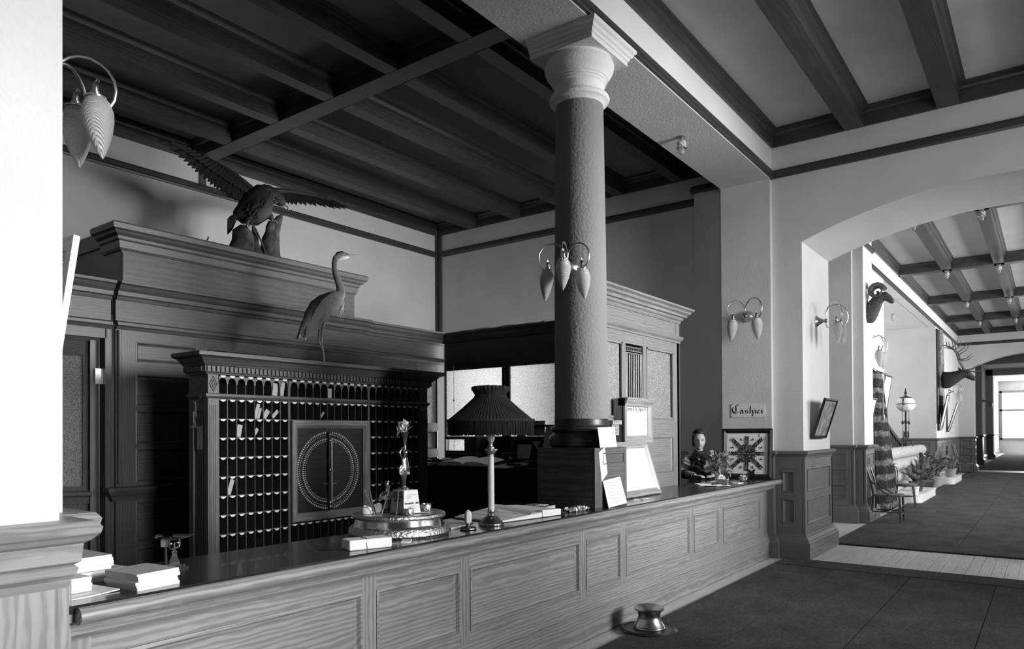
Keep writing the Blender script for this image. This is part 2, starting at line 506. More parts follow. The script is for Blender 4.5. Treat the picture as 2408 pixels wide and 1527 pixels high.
for x, z, w, h, e, sp_, tx_, tz_ in LOBBY_WIN_AND_FILL: window_frame(x, -4.0, w, h, z, 1)  # the last frame surrounds the added fill opening
wall_with_holes('wall_left', 'plaster_dim', 'lobby end wall with an opening added for a fill light', 'X', -3.7, -3.5, -4.0, 2.45, 0, ZC, [(-2.8, -1.2, 1.5, 3.9)])
# left pier
struct('wall_pier_left', MB().box(-3.7, 0.94, 2.45, 2.75, 0, ZC).box(-3.7, 1.046, 2.70, 3.36, 0, ZC), 'plaster_white', 'white plaster pier at the left end of the counter')
# beam over the counter and the pier that carries it
struct('wall_beam', MB().box(1.04, 9.06, 2.74, 3.36, ZS, ZC), 'plaster_white', 'white plaster beam above the counter')
AR_Y0, AR_Y1, AR_ZS, AR_ZA = -1.62, 2.39, 3.84, 4.23
def arch_wall(name, x0, x1, y0, y1, mat, label, ya=AR_Y0, yb=AR_Y1, zs=AR_ZS, za=AR_ZA, zt=ZC, n=26):
    hw = (yb - ya) / 2; rise = za - zs; R = (hw * hw + rise * rise) / (2 * rise); cz = za - R; cy = (ya + yb) / 2
    a = math.asin(hw / R)
    m = MB(); m.box(x0, x1, y0, ya, 0, zt); m.box(x0, x1, yb, y1, 0, zt)
    pts = [(cy + R * math.sin(-a + 2 * a * i / n), cz + R * math.cos(-a + 2 * a * i / n)) for i in range(n + 1)]
    for (p, q), (r, s) in zip(pts, pts[1:]):
        m.hexa([(x0, p, q), (x0, r, s), (x1, r, s), (x1, p, q), (x0, p, zt), (x0, r, zt), (x1, r, zt), (x1, p, zt)])
    return struct(name, m, mat, label)
arch_wall('wall_arch', 9.06, 10.36, -4.3, 3.36, 'plaster_white', 'plaster wall with a wide low arch to the corridor')
struct('wall_pilaster', MB().box(8.98, 9.10, 2.74, 3.36, 0, ZS + 0.01), 'plaster_white', 'plaster pilaster under the end of the beam')
# office walls
struct('wall_back', MB().box(-1.7, 9.6, 8.74, 8.9, 0, ZC), 'plaster_wall', 'office back wall')
struct('wall_end', MB().box(9.47, 9.7, 3.36, 8.74, 0, ZC), 'plaster_wall', 'office end wall')
struct('wall_side', MB().box(-1.7, -1.5, 3.36, 8.74, 0, ZC), 'plaster_wall', 'office side wall')
struct('wall_chase', MB().box(9.25, 9.5, 3.36, 3.83, 0, 4.86), 'plaster_wall', 'narrow pilaster on the office end wall')
# picture rails, boards, beams
K = 0
def trim(mb, mat, label):
    global K
    K += 1
    return struct('trim_%d' % K, mb, mat, label)
trim(MB().mould([(1.05, 2.74), (9.06, 2.74), (9.06, -4.0)], RAILP), 'oak_dark_X', 'dark picture rail round the lobby')
trim(MB().mould([(0.94, 2.74), (1.05, 2.74)], RAILP), 'oak_dark_X', 'end of the lobby picture rail')
trim(MB().mould([(1.05, 2.74), (9.06, 2.74), (9.06, -4.0)], BOARDP), 'oak_dark_X', 'dark board under the lobby ceiling')
trim(MB().mould([(-1.5, 8.74), (9.47, 8.74), (9.47, 3.83)], RAILP), 'oak_dark_X', 'dark picture rail round the office')
trim(MB().mould([(-1.5, 8.74), (9.47, 8.74), (9.47, 3.36)], BOARDP), 'beam_X', 'dark board under the office ceiling')
trim(MB().mould([(9.47, 3.36), (1.05, 3.36)], BOARDP), 'beam_X', 'dark board on the office side of the beam')
trim(MB().mould([(9.47, 3.83), (9.25, 3.83), (9.25, 3.36)], [(d, z + 0.09) for d, z in RAILP]), 'oak_dark_Y', 'cap of the narrow office pilaster')
trim(MB().box(9.41, 9.47, 8.715, 8.74, 2.9, 5.06).box(9.445, 9.47, 8.62, 8.69, 2.9, 5.06), 'oak_dark_Z', 'pair of upright corner strips in the office')
struct('wall_shelf', MB().box(4.98, 5.06, 8.70, 8.74, 4.77, 5.06), 'oak_dark_Z', 'short upright strip between rail and ceiling board')
def beam(fr, a0, a1, w, mat, z0=ZB, z1=ZC):
    prof = [(-w / 2, z0), (w / 2, z0), (w / 2, z1 - 0.075), (w / 2 + 0.02, z1 - 0.06), (w / 2 + 0.035, z1 - 0.025), (w / 2 + 0.06, z1), (-w / 2 - 0.06, z1), (-w / 2 - 0.035, z1 - 0.025), (-w / 2 - 0.02, z1 - 0.06), (-w / 2, z1 - 0.075)]
    o = MB().mould([fr.p(a0, 0, 0)[:2], fr.p(a1, 0, 0)[:2]], prof).build('ceiling_beam', mat, None, kind='structure')
    return o
for y in (1.79, 0.85, -0.10, -1.05, -2.0, -2.95):
    o = beam(Fr(-3.5, y, 1, 0), 0, 12.53, 0.21, 'beam_X'); o['label'] = 'dark oak beam of the lobby ceiling'; o['group'] = 'lobby ceiling beams'
for y in (7.90, 6.96, 6.02, 5.08, 4.14):
    for x0, x1 in ((-1.5, 4.87), (5.10, 9.44)):
        o = beam(Fr(x0, y, 1, 0), 0, x1 - x0, 0.16, 'beam_X'); o['label'] = 'dark oak beam of the office ceiling'; o['group'] = 'office ceiling beams'
o = beam(Fr(4.985, 8.70, 0, -1), 0, 5.33, 0.21, 'beam_Y'); o['label'] = 'dark oak cross beam of the office ceiling'
# corridor
struct('wall_corridor_side', MB().box(10.3, 13.2, 5.8, 6.0, 0, ZC).box(13.1, 13.3, 2.66, 6.0, 0, ZC).box(13.2, 13.95, 2.5, 2.9, 0, ZC).box(10.2, 10.36, 3.3, 6.0, 0, ZC), 'plaster_white', 'white return wall of the corridor')
wall_with_holes('wall_corridor_left', 'plaster_white', 'white left wall of the corridor', 'Y', 2.74, 2.95, 13.9, 31.3, 0, ZC, [(14.78, 16.1, 0, 2.62), (16.5, 24.9, 0, 4.67)])
struct('wall_alcove', MB().box(16.3, 16.5, 2.95, 4.5, 0, 4.9).box(16.3, 25.1, 4.5, 4.7, 0, 4.9).box(24.9, 25.1, 2.95, 4.5, 0, 4.9).box(16.3, 25.1, 2.94, 4.5, 4.67, 4.9), 'plaster_white', 'white plaster walls of the stair alcove')
struct('wall_closet', MB().box(14.6, 16.3, 3.6, 3.7, 0, 2.8).box(14.6, 14.78, 2.95, 3.6, 0, 2.8).box(16.1, 16.3, 2.95, 3.6, 0, 2.8).box(14.6, 16.3, 2.95, 3.6, 2.62, 2.8), 'plaster_wall', 'dark closet behind the curtain')
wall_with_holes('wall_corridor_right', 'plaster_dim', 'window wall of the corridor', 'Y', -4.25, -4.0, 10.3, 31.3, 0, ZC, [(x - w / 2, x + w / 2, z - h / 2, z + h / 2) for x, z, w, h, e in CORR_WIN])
for x, z, w, h, e in CORR_WIN: window_frame(x, -4.0, w, h, z, 1)
arch_wall('wall_corridor_end', 31.3, 31.9, -4.2, 3.0, 'plaster_white', 'end wall of the corridor with a low arch', -1.45, 2.24, 3.89, 4.33)
struct('wall_far_hall', MB().box(31.9, 58, 2.75, 2.95, 0, 4.8).box(31.9, 58, -2.0, -1.8, 0, 4.8).box(38.2, 38.9, 2.45, 2.8, 0, 4.8).box(46, 46.8, 2.45, 2.8, 0, 4.8), 'plaster_white', 'walls of the far hall')
wall_with_holes('wall_far_end', 'plaster_wall', 'end wall of the far hall', 'X', 57.5, 57.7, -2.0, 2.95, 0, 4.8, [(-1.7, 2.6, 1.0, 4.0)])
o = struct('window_9', MB().box(57.44, 57.5, -1.8, 2.7, 3.98, 4.12).box(57.44, 57.5, -1.8, 2.7, 0.88, 1.0).box(57.44, 57.52, 2.56, 2.72, 0.9, 4.1).box(57.44, 57.52, 1.22, 1.34, 1.0, 4.0).box(57.44, 57.52, -0.15, -0.02, 1.0, 4.0).box(57.44, 57.52, -1.8, 2.7, 2.78, 2.9), 'oak_Z', 'big bright window at the end of the far hall')
for y0, y1 in ((1.34, 2.56), (-0.02, 1.22), (-1.7, -0.15)):
    for z0, z1 in ((1.0, 2.78), (2.9, 3.98)):
        MB().box(57.47, 57.49, y0, y1, z0, z1).build('pane', 'daylit_pane', o, world=True)
for x in (31.9, 38.0, 46.0):
    o = MB().box(x, x + 0.35, -1.8, 2.75, 4.45, 4.75).build('ceiling_beam', 'plaster_white', None, kind='structure', label='plaster rib across the far hall')
trim(MB().mould([(13.1, 5.8), (13.1, 2.66), (13.2, 2.66), (13.2, 2.5), (13.95, 2.5), (13.95, 2.74)], RAILP), 'oak_dark_Y', 'picture rail round the corridor pilaster')
trim(MB().mould([(13.95, 2.74), (31.3, 2.74), (31.3, -4.0)], RAILP), 'oak_dark_X', 'picture rail along the corridor')
trim(MB().mould([(10.36, 6.0), (10.36, 5.8), (13.1, 5.8), (13.1, 2.66), (13.9, 2.66), (13.9, 2.74), (31.3, 2.74), (31.3, -4.0)], BOARDP), 'oak_dark_X', 'dark board under the corridor ceiling')
for x in (13.55, 18.35, 23.1, 27.4):
    o = beam(Fr(x, 2.74, 0, -1), 0, 6.7, 0.24, 'beam_Y'); o['label'] = 'dark cross beam of the corridor ceiling'; o['group'] = 'corridor cross beams'
for y in (1.79, 0.84, -0.11, -1.06, -2.0, -2.95):
    o = beam(Fr(10.36, y, 1, 0), 0, 20.9, 0.18, 'beam_X'); o['label'] = 'dark long beam of the corridor ceiling'; o['group'] = 'corridor long beams'

# wainscot: each run is one thing with cap, base, stiles, rails and panels
def wainscot(name, label, path, runs, loc, group=None):
    t = thing(name, label, 'wainscot', loc, 0, group)
    for q in path:
        MB().mould(q, CAPP).build('cap', 'wainscot_oak_X', t, world=True)
        MB().mould(q, BASEP).build('base', 'wainscot_oak_X', t, world=True)
    for fr, a0, a1, cols, rows, z1 in runs:
        panelled(t, fr, a0, a1, 0.30, z1, cols, rows, 'wainscot_oak', 0.02)
    return t
P_ = [(8.98, 3.3), (8.98, 2.74), (9.06, 2.74), (9.06, 2.39), (10.36, 2.39), (10.36, 3.3)]
wainscot('wainscot', 'oak wainscot wrapped round the archway pier beside the counter', [P_],
         [(Fr(8.98, 3.3, 0, -1), 0.0, 0.56, [], [], 1.21), (Fr(8.96, 2.74, 1, 0), 0.0, 0.08, [], [], 1.21),
          (Fr(9.06, 2.76, 0, -1), 0.0, 0.37, [(0.12, 0.27)], [(0.42, 0.72), (0.80, 1.06)], 1.21),
          (Fr(9.04, 2.39, 1, 0), 0.0, 1.34, [(0.10, 1.22)], [(0.40, 0.72), (0.80, 1.10)], 1.21),
          (Fr(10.36, 2.37, 0, 1), 0.0, 0.8, [(0.1, 0.7)], [(0.40, 0.72), (0.80, 1.10)], 1.21)], (9.5, 2.5, 0))
P_ = [(-3.5, 2.45), (0.94, 2.45), (0.94, 2.70), (1.046, 2.70), (1.046, 3.3)]
t = thing('wainscot', 'pale lit oak wainscot of the white pier at the left edge', 'wainscot', (0, 2.5, 0))
CAPL = [(d, z - 0.02 if z > 1.25 else z - 0.1) for d, z in CAPP]
CAPL = [(0, 1.08), (0.02, 1.08), (0.022, 1.105), (0.035, 1.12), (0.04, 1.14), (0.03, 1.15), (0.045, 1.16), (0.05, 1.215), (0.065, 1.225), (0.085, 1.245), (0.09, 1.265), (0.075, 1.285), (0, 1.287)]
MB().mould(P_, CAPL).build('cap', 'oak_X', t, world=True)
MB().mould(P_, BASEP).build('base', 'oak_X', t, world=True)
panelled(t, Fr(-3.5, 2.45, 1, 0), 0, 4.43, 0.30, 1.09, [(0.2, 1.5), (1.65, 2.9), (3.05, 4.24)], [(0.42, 0.98)], 'oak', 0.02)
panelled(t, Fr(0.94, 2.43, 0, 1), 0, 0.28, 0.30, 1.09, [], [], 'oak', 0.02)
panelled(t, Fr(0.92, 2.70, 1, 0), 0, 0.146, 0.30, 1.09, [], [], 'oak', 0.02)
ROW3 = [(0.40, 0.64), (0.69, 0.90), (0.95, 1.17)]
P_ = [(13.1, 5.8), (13.1, 2.66), (13.2, 2.66), (13.2, 2.5), (13.95, 2.5), (13.95, 2.74), (14.7, 2.74)]
wainscot('wainscot', 'oak wainscot round the corridor pilaster behind the slat-back chair', [P_],
         [(Fr(13.1, 5.8, 0, -1), 0.0, 3.13, [(0.1, 1.3), (1.4, 2.0), (2.1, 3.05)], ROW3, 1.21), (Fr(13.08, 2.66, 1, 0), 0, 0.12, [], [], 1.21),
          (Fr(13.2, 2.68, 0, -1), 0.0, 0.17, [], [], 1.21), (Fr(13.18, 2.5, 1, 0), 0.0, 0.79, [(0.1, 0.68)], ROW3, 1.21),
          (Fr(13.95, 2.48, 0, 1), 0, 0.28, [], [], 1.21), (Fr(13.93, 2.74, 1, 0), 0.0, 0.77, [(0.1, 0.68)], ROW3, 1.21)], (13.3, 2.6, 0))
wainscot('wainscot', 'oak wainscot on the far side wall of the stair alcove', [[(24.9, 4.5), (24.9, 2.74), (31.3, 2.74)]],
         [(Fr(24.9, 4.5, 0, -1), 0, 1.75, [(0.1, 1.6)], ROW3, 1.21), (Fr(24.88, 2.74, 1, 0), 0, 6.4, [(0.15 + 1.25 * i, 1.3 + 1.25 * i) for i in range(5)], ROW3, 1.21)], (25, 2.8, 0))
wainscot('wainscot', 'low oak wainscot along the far hall, glinting in the light', [[(31.9, 2.75), (38.2, 2.75), (38.2, 2.45), (38.9, 2.45), (38.9, 2.75), (46, 2.75), (46, 2.45), (46.8, 2.45), (46.8, 2.75), (57.4, 2.75)], [(31.3, 3.0), (31.3, 2.24), (31.9, 2.24), (31.9, 2.75)]],
         [(Fr(31.9, 2.75, 1, 0), 0, 6.3, [(0.2 + 1.5 * i, 1.6 + 1.5 * i) for i in range(4)], ROW3, 1.21), (Fr(38.2, 2.77, 0, -1), 0, 0.31, [], [], 1.21), (Fr(38.18, 2.45, 1, 0), 0, 0.74, [], [], 1.21),
          (Fr(46, 2.77, 0, -1), 0, 0.31, [], [], 1.21), (Fr(31.3, 2.76, 0, -1), 0, 0.51, [(0.08, 0.44)], ROW3, 1.21), (Fr(31.28, 2.24, 1, 0), 0, 0.64, [(0.08, 0.54)], ROW3, 1.21)], (36, 2.7, 0))

# carpets
t = thing('carpet', 'dark carpet sewn from long strips on the lobby floor', 'carpet', (3, 0, 0))
ys = [2.58, 1.92, 1.18, 0.44, -0.30, -1.04, -1.78, -2.52, -3.26]
for a, b_ in zip(ys, ys[1:]):
    MB().box(-3.3, 8.89, b_ + 0.004, a - 0.004, 0.008, 0.024).build('carpet_strip', 'carpet', t, world=True)
MB().box(8.46, 8.9, -3.2, 2.56, 0.024, 0.032).build('carpet_border', 'carpet', t, world=True)
t = thing('carpet', 'dark carpet sewn from long strips down the corridor', 'carpet', (20, 0.5, 0))
ys = [2.42, 1.72, 0.98, 0.24, -0.5, -1.24, -1.98, -2.7, -3.4]
for a, b_ in zip(ys, ys[1:]):
    MB().box(10.46, 31.25, b_ + 0.004, a - 0.004, 0.0, 0.024).build('carpet_strip', 'carpet', t, world=True)
MB().box(10.44, 10.9, -3.38, 2.40, 0.024, 0.032).build('carpet_border', 'carpet', t, world=True)
tag(MB().box(33.2, 57, -1.6, 2.4, 0.0, 0.02).build('carpet', 'carpet'), 'dark carpet beyond the bright sill in the far hall', 'carpet')
# ================================================================== COUNTER
CT = 0.97
t = thing('reception_counter', 'long panelled oak reception counter with dark polished top', 'counter', (5, 3.0, 0))
COUNTER = t
MB().box(1.05, 8.97, 2.66, 3.26, CT - 0.028, CT).build('top', 'counter_top', t, world=True)
NOSE = [(0, 0.955)] + [(0.02 + 0.03 * math.cos(a), 0.935 + 0.03 * math.sin(a)) for a in [PI / 2 - i * PI / 6 for i in range(7)]] + [(0, 0.905)]
MB().mould([(1.07, 2.66), (8.955, 2.66)], NOSE).build('nosing', 'oak_X', t, True, world=True)
MB().mould([(1.05, 2.80), (8.97, 2.80)], [(0, 0.945), (0.13, 0.945), (0.13, 0.91), (0.105, 0.90), (0.105, 0.885), (0.09, 0.88), (0.085, 0.855), (0.06, 0.835), (0.02, 0.825), (0, 0.82)]).build('moulding', 'oak_X', t, world=True)
PX = [(1.18, 2.466), (2.56, 3.22), (3.31, 4.565), (4.66, 5.20), (5.29, 6.59), (6.70, 7.355), (7.475, 8.70)]
panelled(t, Fr(1.05, 2.80, 1, 0), 0, 7.92, 0.26, 0.86, [(a - 1.05, b_ - 1.05) for a, b_ in PX], [(0.36, 0.742)], 'oak', 0.0, 0.05, 0.045, 0.022)
MB().mould([(1.05, 2.80), (8.97, 2.80)], [(0, 0), (0.04, 0), (0.04, 0.19), (0.05, 0.195), (0.05, 0.215), (0.035, 0.225), (0.03, 0.25), (0.012, 0.275), (0.008, 0.295), (0, 0.30)]).build('base', 'oak_X', t, world=True)
MB().box(1.05, 8.97, 2.85, 3.20, 0.0, CT - 0.03).build('body', 'mahogany_X', t, world=True)

# ================================================================== COLUMN
CX_, CY_ = 4.965, 3.02
t = thing('column', 'round rough plaster column with white moulded capital on the counter', 'column', (CX_, CY_, CT))
def rough(j, i): return 1 + 0.004 * noise.noise(Vector((i * 0.7, j * 1.3, 0)))
MB().lathe([(0.205, 1.60), (0.214, 1.66), (0.212, 2.2), (0.207, 2.9), (0.200, 3.5), (0.193, 4.1), (0.190, 4.2)], (CX_, CY_, 0), 56).build('shaft', 'column_paint', t, True, world=True)
DZ = 0.185
MB().lathe([(r, z + DZ) for r, z in [(0.19, 3.98), (0.205, 4.0), (0.235, 4.015), (0.243, 4.035), (0.235, 4.055), (0.215, 4.065), (0.2, 4.075), (0.2, 4.14), (0.212, 4.15), (0.212, 4.165), (0.222, 4.17), (0.222, 4.185), (0.232, 4.19), (0.236, 4.205), (0.262, 4.235), (0.276, 4.265), (0.28, 4.30), (0.272, 4.32), (0.262, 4.325), (0.262, 4.345), (0.1, 4.345)]], (CX_, CY_, 0), 56).build('capital', 'plaster_white', t, True, world=True)
ABP = [(0, 4.53), (0.0, 4.565), (0.012, 4.57), (0.015, 4.59), (0.03, 4.60), (0.035, 4.62), (0.055, 4.635), (0.06, 4.66), (-0.25, 4.66), (-0.25, 4.53)]
h = 0.285
MB().mould([(CX_ - h, CY_ + h), (CX_ - h, CY_ - h), (CX_ + h, CY_ - h), (CX_ + h, CY_ + h)], ABP).build('abacus', 'plaster_white', t, world=True)
MB().lathe([(0.214, 1.655), (0.218, 1.64), (0.218, 1.61), (0.222, 1.60), (0.240, 1.59), (0.246, 1.572), (0.240, 1.558), (0.226, 1.55), (0.23, 1.54), (0.252, 1.525), (0.262, 1.50), (0.264, 1.475), (0.256, 1.445), (0.24, 1.432), (0.1, 1.43)], (CX_, CY_, 0), 56).build('base', 'mahogany_Z', t, True, world=True)
h = 0.255
MB().box(CX_ - h, CX_ + h, 2.755, 3.275, CT + 0.001, 1.43).build('plinth', 'cabinet_Y', t, world=True)
panelled(t, Fr(CX_ - h, 2.755, 1, 0), 0, 2 * h, CT + 0.001, 1.43, [(0.12, 0.46)], [(1.30, 1.39)], 'cabinet', 0.004, 0.01, 0.02, 0.006)

# ================================================================== OFFICE PANELLING (oak enclosure with raised box, door and glazed end)
t = thing('oak_partition', 'tall oak partition with door and raised top carrying the eagle', 'partition', (4.5, 6.9, 0))
OAKP = t
CORN = [(0, 2.80), (0.02, 2.80), (0.03, 2.83), (0.05, 2.84), (0.055, 2.875), (0.085, 2.90), (0.10, 2.93), (0.125, 2.94), (0.125, 2.965), (0.11, 2.97), (0, 2.97)]
LOWM = [(0, 2.53), (0.02, 2.53), (0.03, 2.55), (0.045, 2.565), (0.045, 2.59), (0.025, 2.605), (0, 2.61)]
def entab(a, x0, x1, y):
    MB().mould([(x0, y), (x1, y)], CORN).build('cornice', 'office_oak_X', t, world=True)
    MB().box(x0, x1, y, y + 0.05, 2.58, 2.82).build('frieze', 'office_oak_X', t, world=True)
    MB().mould([(x0, y), (x1, y)], LOWM).build('moulding', 'office_oak_X', t, world=True)
entab(0, 1.05, 3.10, 6.95); entab(1, 3.12, 6.16, 6.90); entab(2, 6.16, 7.66, 6.95)
MB().box(1.05, 7.66, 6.95, 8.60, 2.93, 2.965).build('shelf', 'office_oak_X', t, world=True)
# door section
panelled(t, Fr(1.05, 6.95, 1, 0), 0, 1.25, 0, 2.56, [(0.2, 1.08)], [(0.15, 0.92), (1.15, 2.3)], 'office_oak')
MB().box(2.30, 3.06, 6.95, 7.0, 2.44, 2.57).build('head', 'office_oak_X', t, world=True)
MB().box(3.05, 3.12, 6.95, 7.06, 0, 2.57).build('jamb', 'office_oak_Z', t, world=True)
# middle section
F9 = Fr(3.12, 6.90, 1, 0)
pc = [(0.18, 0.78), (0.88, 1.48), (1.58, 2.18), (2.28, 2.88)]
panelled(t, F9, 0, 3.04, 0, 2.56, pc, [(0.15, 0.48), (0.54, 0.92), (1.10, 1.42), (1.46, 1.78), (1.82, 2.12), (2.24, 2.425)], 'office_oak')
for z in (1.07,):
    MB().mould([(3.10, 6.95), (3.10, 6.90), (6.16, 6.90)], [(0, 0.94), (0.015, 0.94), (0.03, 0.98), (0.05, 1.0), (0.075, 1.03), (0.08, 1.06), (0, 1.07)]).build('dado_rail', 'office_oak_X', t, world=True)
MB().lathe([(0.016, 1.10), (0.016, 2.52)], (3.145, 6.885, 0), 10).build('bead', 'office_oak_Z', t, True, world=True)
# glazed end section
F9 = Fr(6.16, 6.95, 1, 0)
panelled(t, F9, 0, 1.50, 0, 2.56, [(0.1, 0.48), (0.58, 0.94), (1.04, 1.36)], [(0.15, 0.75), (0.85, 1.22), (1.32, 1.58), (1.69, 2.40)], 'office_oak', skip=((1, 3), (2, 3)))
for c0, c1 in ((6.74, 7.10), (7.20, 7.52)):
    MB().box(c0, c1, 6.97, 6.978, 1.69, 2.40).build('pane', 'frosted_glass', t, world=True)
# raised box
BOXC = [(0, 3.28), (0.015, 3.28), (0.025, 3.30), (0.035, 3.36), (0.05, 3.375), (0.055, 3.40), (0.085, 3.42), (0.095, 3.44), (0.12, 3.455), (0.125, 3.50), (0.115, 3.515), (0, 3.515)]
MB().box(3.19, 6.00, 6.94, 8.40, 2.965, 3.51).build('raised_box', 'office_oak_X', t, world=True)
MB().mould([(3.19, 7.30), (3.19, 6.94), (6.00, 6.94), (6.00, 7.3)], BOXC).build('box_cornice', 'office_oak_X', t, world=True)
MB().mould([(3.19, 8.40), (3.19, 7.30)], [(0, 3.36), (0.02, 3.36), (0.03, 3.50), (0, 3.51)]).build('side_board', 'office_oak_Y', t, world=True)
MB().lathe([(0.014, 2.97), (0.014, 3.26)], (3.20, 6.93, 0), 10).build('bead', 'office_oak_Z', t, True, world=True)
# door, ajar
dr = thing('door_1', 'panelled door with glass standing open in the oak partition', 'door', (3.03, 7.06, 0), 0)
dr['kind'] = 'structure'; del dr['category']
fd = Fr(3.02, 7.04, -0.84, 0.54); fd = Fr(3.02 - 0.84 * 0.78, 7.04 + 0.54 * 0.78, 0.84, -0.54)
panelled(dr, fd, 0, 0.78, 0.02, 2.42, [(0.12, 0.66)], [(0.18, 0.85), (1.08, 2.28)], 'office_oak', 0, 0.04, 0.03, 0.012, skip=((0, 1),))
MB().fbox(fd, 0.12, 0.66, -0.022, -0.016, 1.08, 2.28).build('pane', 'frosted_front', dr, world=True)
MB().mould([fd.p(0.05, 0, 0)[:2], fd.p(0.74, 0, 0)[:2]], [(0, 0.92), (0.02, 0.92), (0.03, 0.98), (0.06, 1.0), (0.06, 1.03), (0, 1.04)]).build('rail_moulding', 'office_oak_X', dr, world=True)
MB().box(2.985, 3.05, 7.0, 7.025, 2.02, 2.16).build('hinge', 'brass', dr, world=True)
MB().box(2.955, 3.0, 7.03, 7.06, 0.02, 2.42).build('edge', 'office_oak_Z', dr, world=True)

# partition at right angles, its shade put into the dark wood colour
t = thing('glazed_partition', 'wooden partition, shade put into its dark colour, with big frosted windows behind the lamp', 'partition', (7.64, 5.1, 0))
GP = t
fr = Fr(7.62, 6.90, 0, -1)
panelled(t, fr, 0, 3.55, 0, 2.95, [(0.02, 1.03), (1.16, 2.14), (2.26, 3.4)], [(0.2, 0.95), (1.02, 1.26), (1.30, 1.46), (1.50, 2.43)], 'mahogany', skip=((0, 3), (1, 3), (2, 3), (0, 2)))
for c0, c1 in ((0.02, 1.03), (1.16, 2.14), (2.26, 3.4)):
    MB().fbox(fr, c0, c1, -0.028, -0.02, 1.50, 2.43).build('pane', 'frosted_glass', t, world=True)
MB().fbox(fr, 0.06, 0.36, -0.028, -0.02, 1.30, 1.46).build('pane', 'frosted_glass', t, world=True)
MB().fbox(fr, 0.36, 1.03, -0.03, -0.005, 1.26, 1.50).build('panel', 'mahogany_Y', t, world=True)
MB().mould([(7.62, 6.93), (7.62, 3.38)], [(0, 2.82), (0.02, 2.82), (0.03, 2.87), (0.06, 2.89), (0.08, 2.93), (0.08, 2.955), (-0.08, 2.955), (-0.08, 2.82)]).build('cornice', 'mahogany_Y', t, world=True)
# loose wire lying along the top
pts = [(7.60 + 0.02 * math.sin(i * 1.3), 6.7 - i * 0.12, 2.962 + 0.012 * abs(math.sin(i * 2.1))) for i in range(14)]
tag(MB().loft(pts, 0.006, 5).build('cable', 'wire', None, True), 'loose cable lying along the top of the dark partition', 'cable')
# hanging cord with hook
t = thing('pull_cord', 'thin cord hanging on a bracket before the left frosted window', 'cord', (7.6, 6.62, 2.55))
MB().loft([(7.60, 6.50, 2.56), (7.57, 6.52, 2.57), (7.55, 6.62, 2.565), (7.545, 6.66, 2.54), (7.545, 6.66, 2.48)], 0.006, 6).build('bracket', 'iron', t, True, world=True)
MB().loft([(7.545, 6.66, 2.50), (7.545, 6.66, 1.30)], 0.003, 5).build('cord', 'wire', t, True, world=True)
MB().ell((7.545, 6.66, 2.0), 0.012, 0.012, 0.012, 8, 6).build('bead', 'wire', t, True, world=True)

# ticket cage standing on the counter line
t = thing('ticket_cage', 'oak ticket screen with frosted panes and curtained grille behind the counter', 'screen', (6.5, 3.36, 0.97))
fr = Fr(5.30, 3.35, 1, 0)
rows = [(1.10, 1.50), (1.69, 2.43)]
panelled(t, fr, 0, 2.31, 0.0, 2.56, [(0.10, 0.98), (1.05, 1.43), (1.51, 2.16)], rows, 'wainscot_oak', skip=((0, 1), (1, 1), (2, 1)))
panelled(t, Fr(7.61, 3.35, 0, 1), 0.0, 0.10, 0, 2.92, [], [], 'wainscot_oak')
for c0, c1 in ((5.40, 6.28), (6.81, 7.46)):
    MB().box(c0, c1, 3.375, 3.383, 1.69, 2.43).build('pane', 'frosted_front', t, world=True)
    for x in (c0, c1 - 0.018):
        MB().box(x, x + 0.018, 3.345, 3.36, 1.69, 2.43).build('bead', 'wainscot_oak_Z', t, world=True)
    for z in (1.69, 2.412):
        MB().box(c0, c1, 3.345, 3.36, z, z + 0.018).build('bead', 'wainscot_oak_X', t, world=True)
MB().box(5.30, 7.61, 3.35, 3.42, 2.56, 2.83).build('frieze', 'wainscot_oak_X', t, world=True)
MB().box(7.54, 7.612, 3.345, 3.425, 2.60, 2.80).build('corner_block', 'wainscot_oak_Z', t, world=True)
MB().mould([(5.30, 3.35), (7.61, 3.35), (7.61, 3.45)], [(0, 2.54), (0.015, 2.54), (0.02, 2.56), (0.035, 2.575), (0.045, 2.60), (0.04, 2.615), (0, 2.62)]).build('moulding', 'wainscot_oak_X', t, world=True)
MB().mould([(5.30, 3.35), (7.61, 3.35), (7.61, 3.45)], [(0, 2.76), (0.015, 2.76), (0.025, 2.79), (0.04, 2.80), (0.045, 2.825), (0.075, 2.83), (0.078, 2.855), (0.105, 2.87), (0.112, 2.89), (0.14, 2.905), (0.14, 2.925), (0, 2.93)]).build('cornice', 'wainscot_oak_X', t, world=True)
gr = MB()
gx0, gx1 = 6.36, 6.70
for x in (gx0, gx1): gr.loft([(x, 3.352, 1.69), (x, 3.352, 2.34)], 0.006, 6)
for z in (2.34, 2.36, 2.40): gr.loft([(gx0, 3.352, z), (gx1, 3.352, z)], 0.005, 6)
gr.build('grille', 'wainscot_oak_Z', t, True, world=True)
for i in range(8):
    x = gx0 + 0.03 + i * 0.04
    MB().loft([(x, 3.354, 1.70), (x + 0.01 * math.sin(i), 3.354, 2.0), (x, 3.354, 2.34)], 0.005, 6).build('grille_bar', 'wainscot_oak_Z', t, True, world=True)
    a = MB(); a.loft([(x - 0.012 + 0.016 * math.cos(k), 3.354, 2.38 + 0.018 * math.sin(k)) for k in [j * PI / 4 for j in range(9)]], 0.003, 5)
    a.build('scroll', 'wainscot_oak_Z', t, True, world=True)
cur = MB(); n = 40
for i in range(n + 1):
    x = gx0 + (gx1 - gx0) * i / n
    for z in (1.69, 2.33):
        cur.v.append((x, 3.44 + 0.022 * math.sin(i * 1.9) + 0.01 * math.sin(i * 0.7), z))
cur.f = [(2 * i, 2 * i + 2, 2 * i + 3, 2 * i + 1) for i in range(n)]
cur.build('curtain', 'shade_cloth', t, True, world=True)
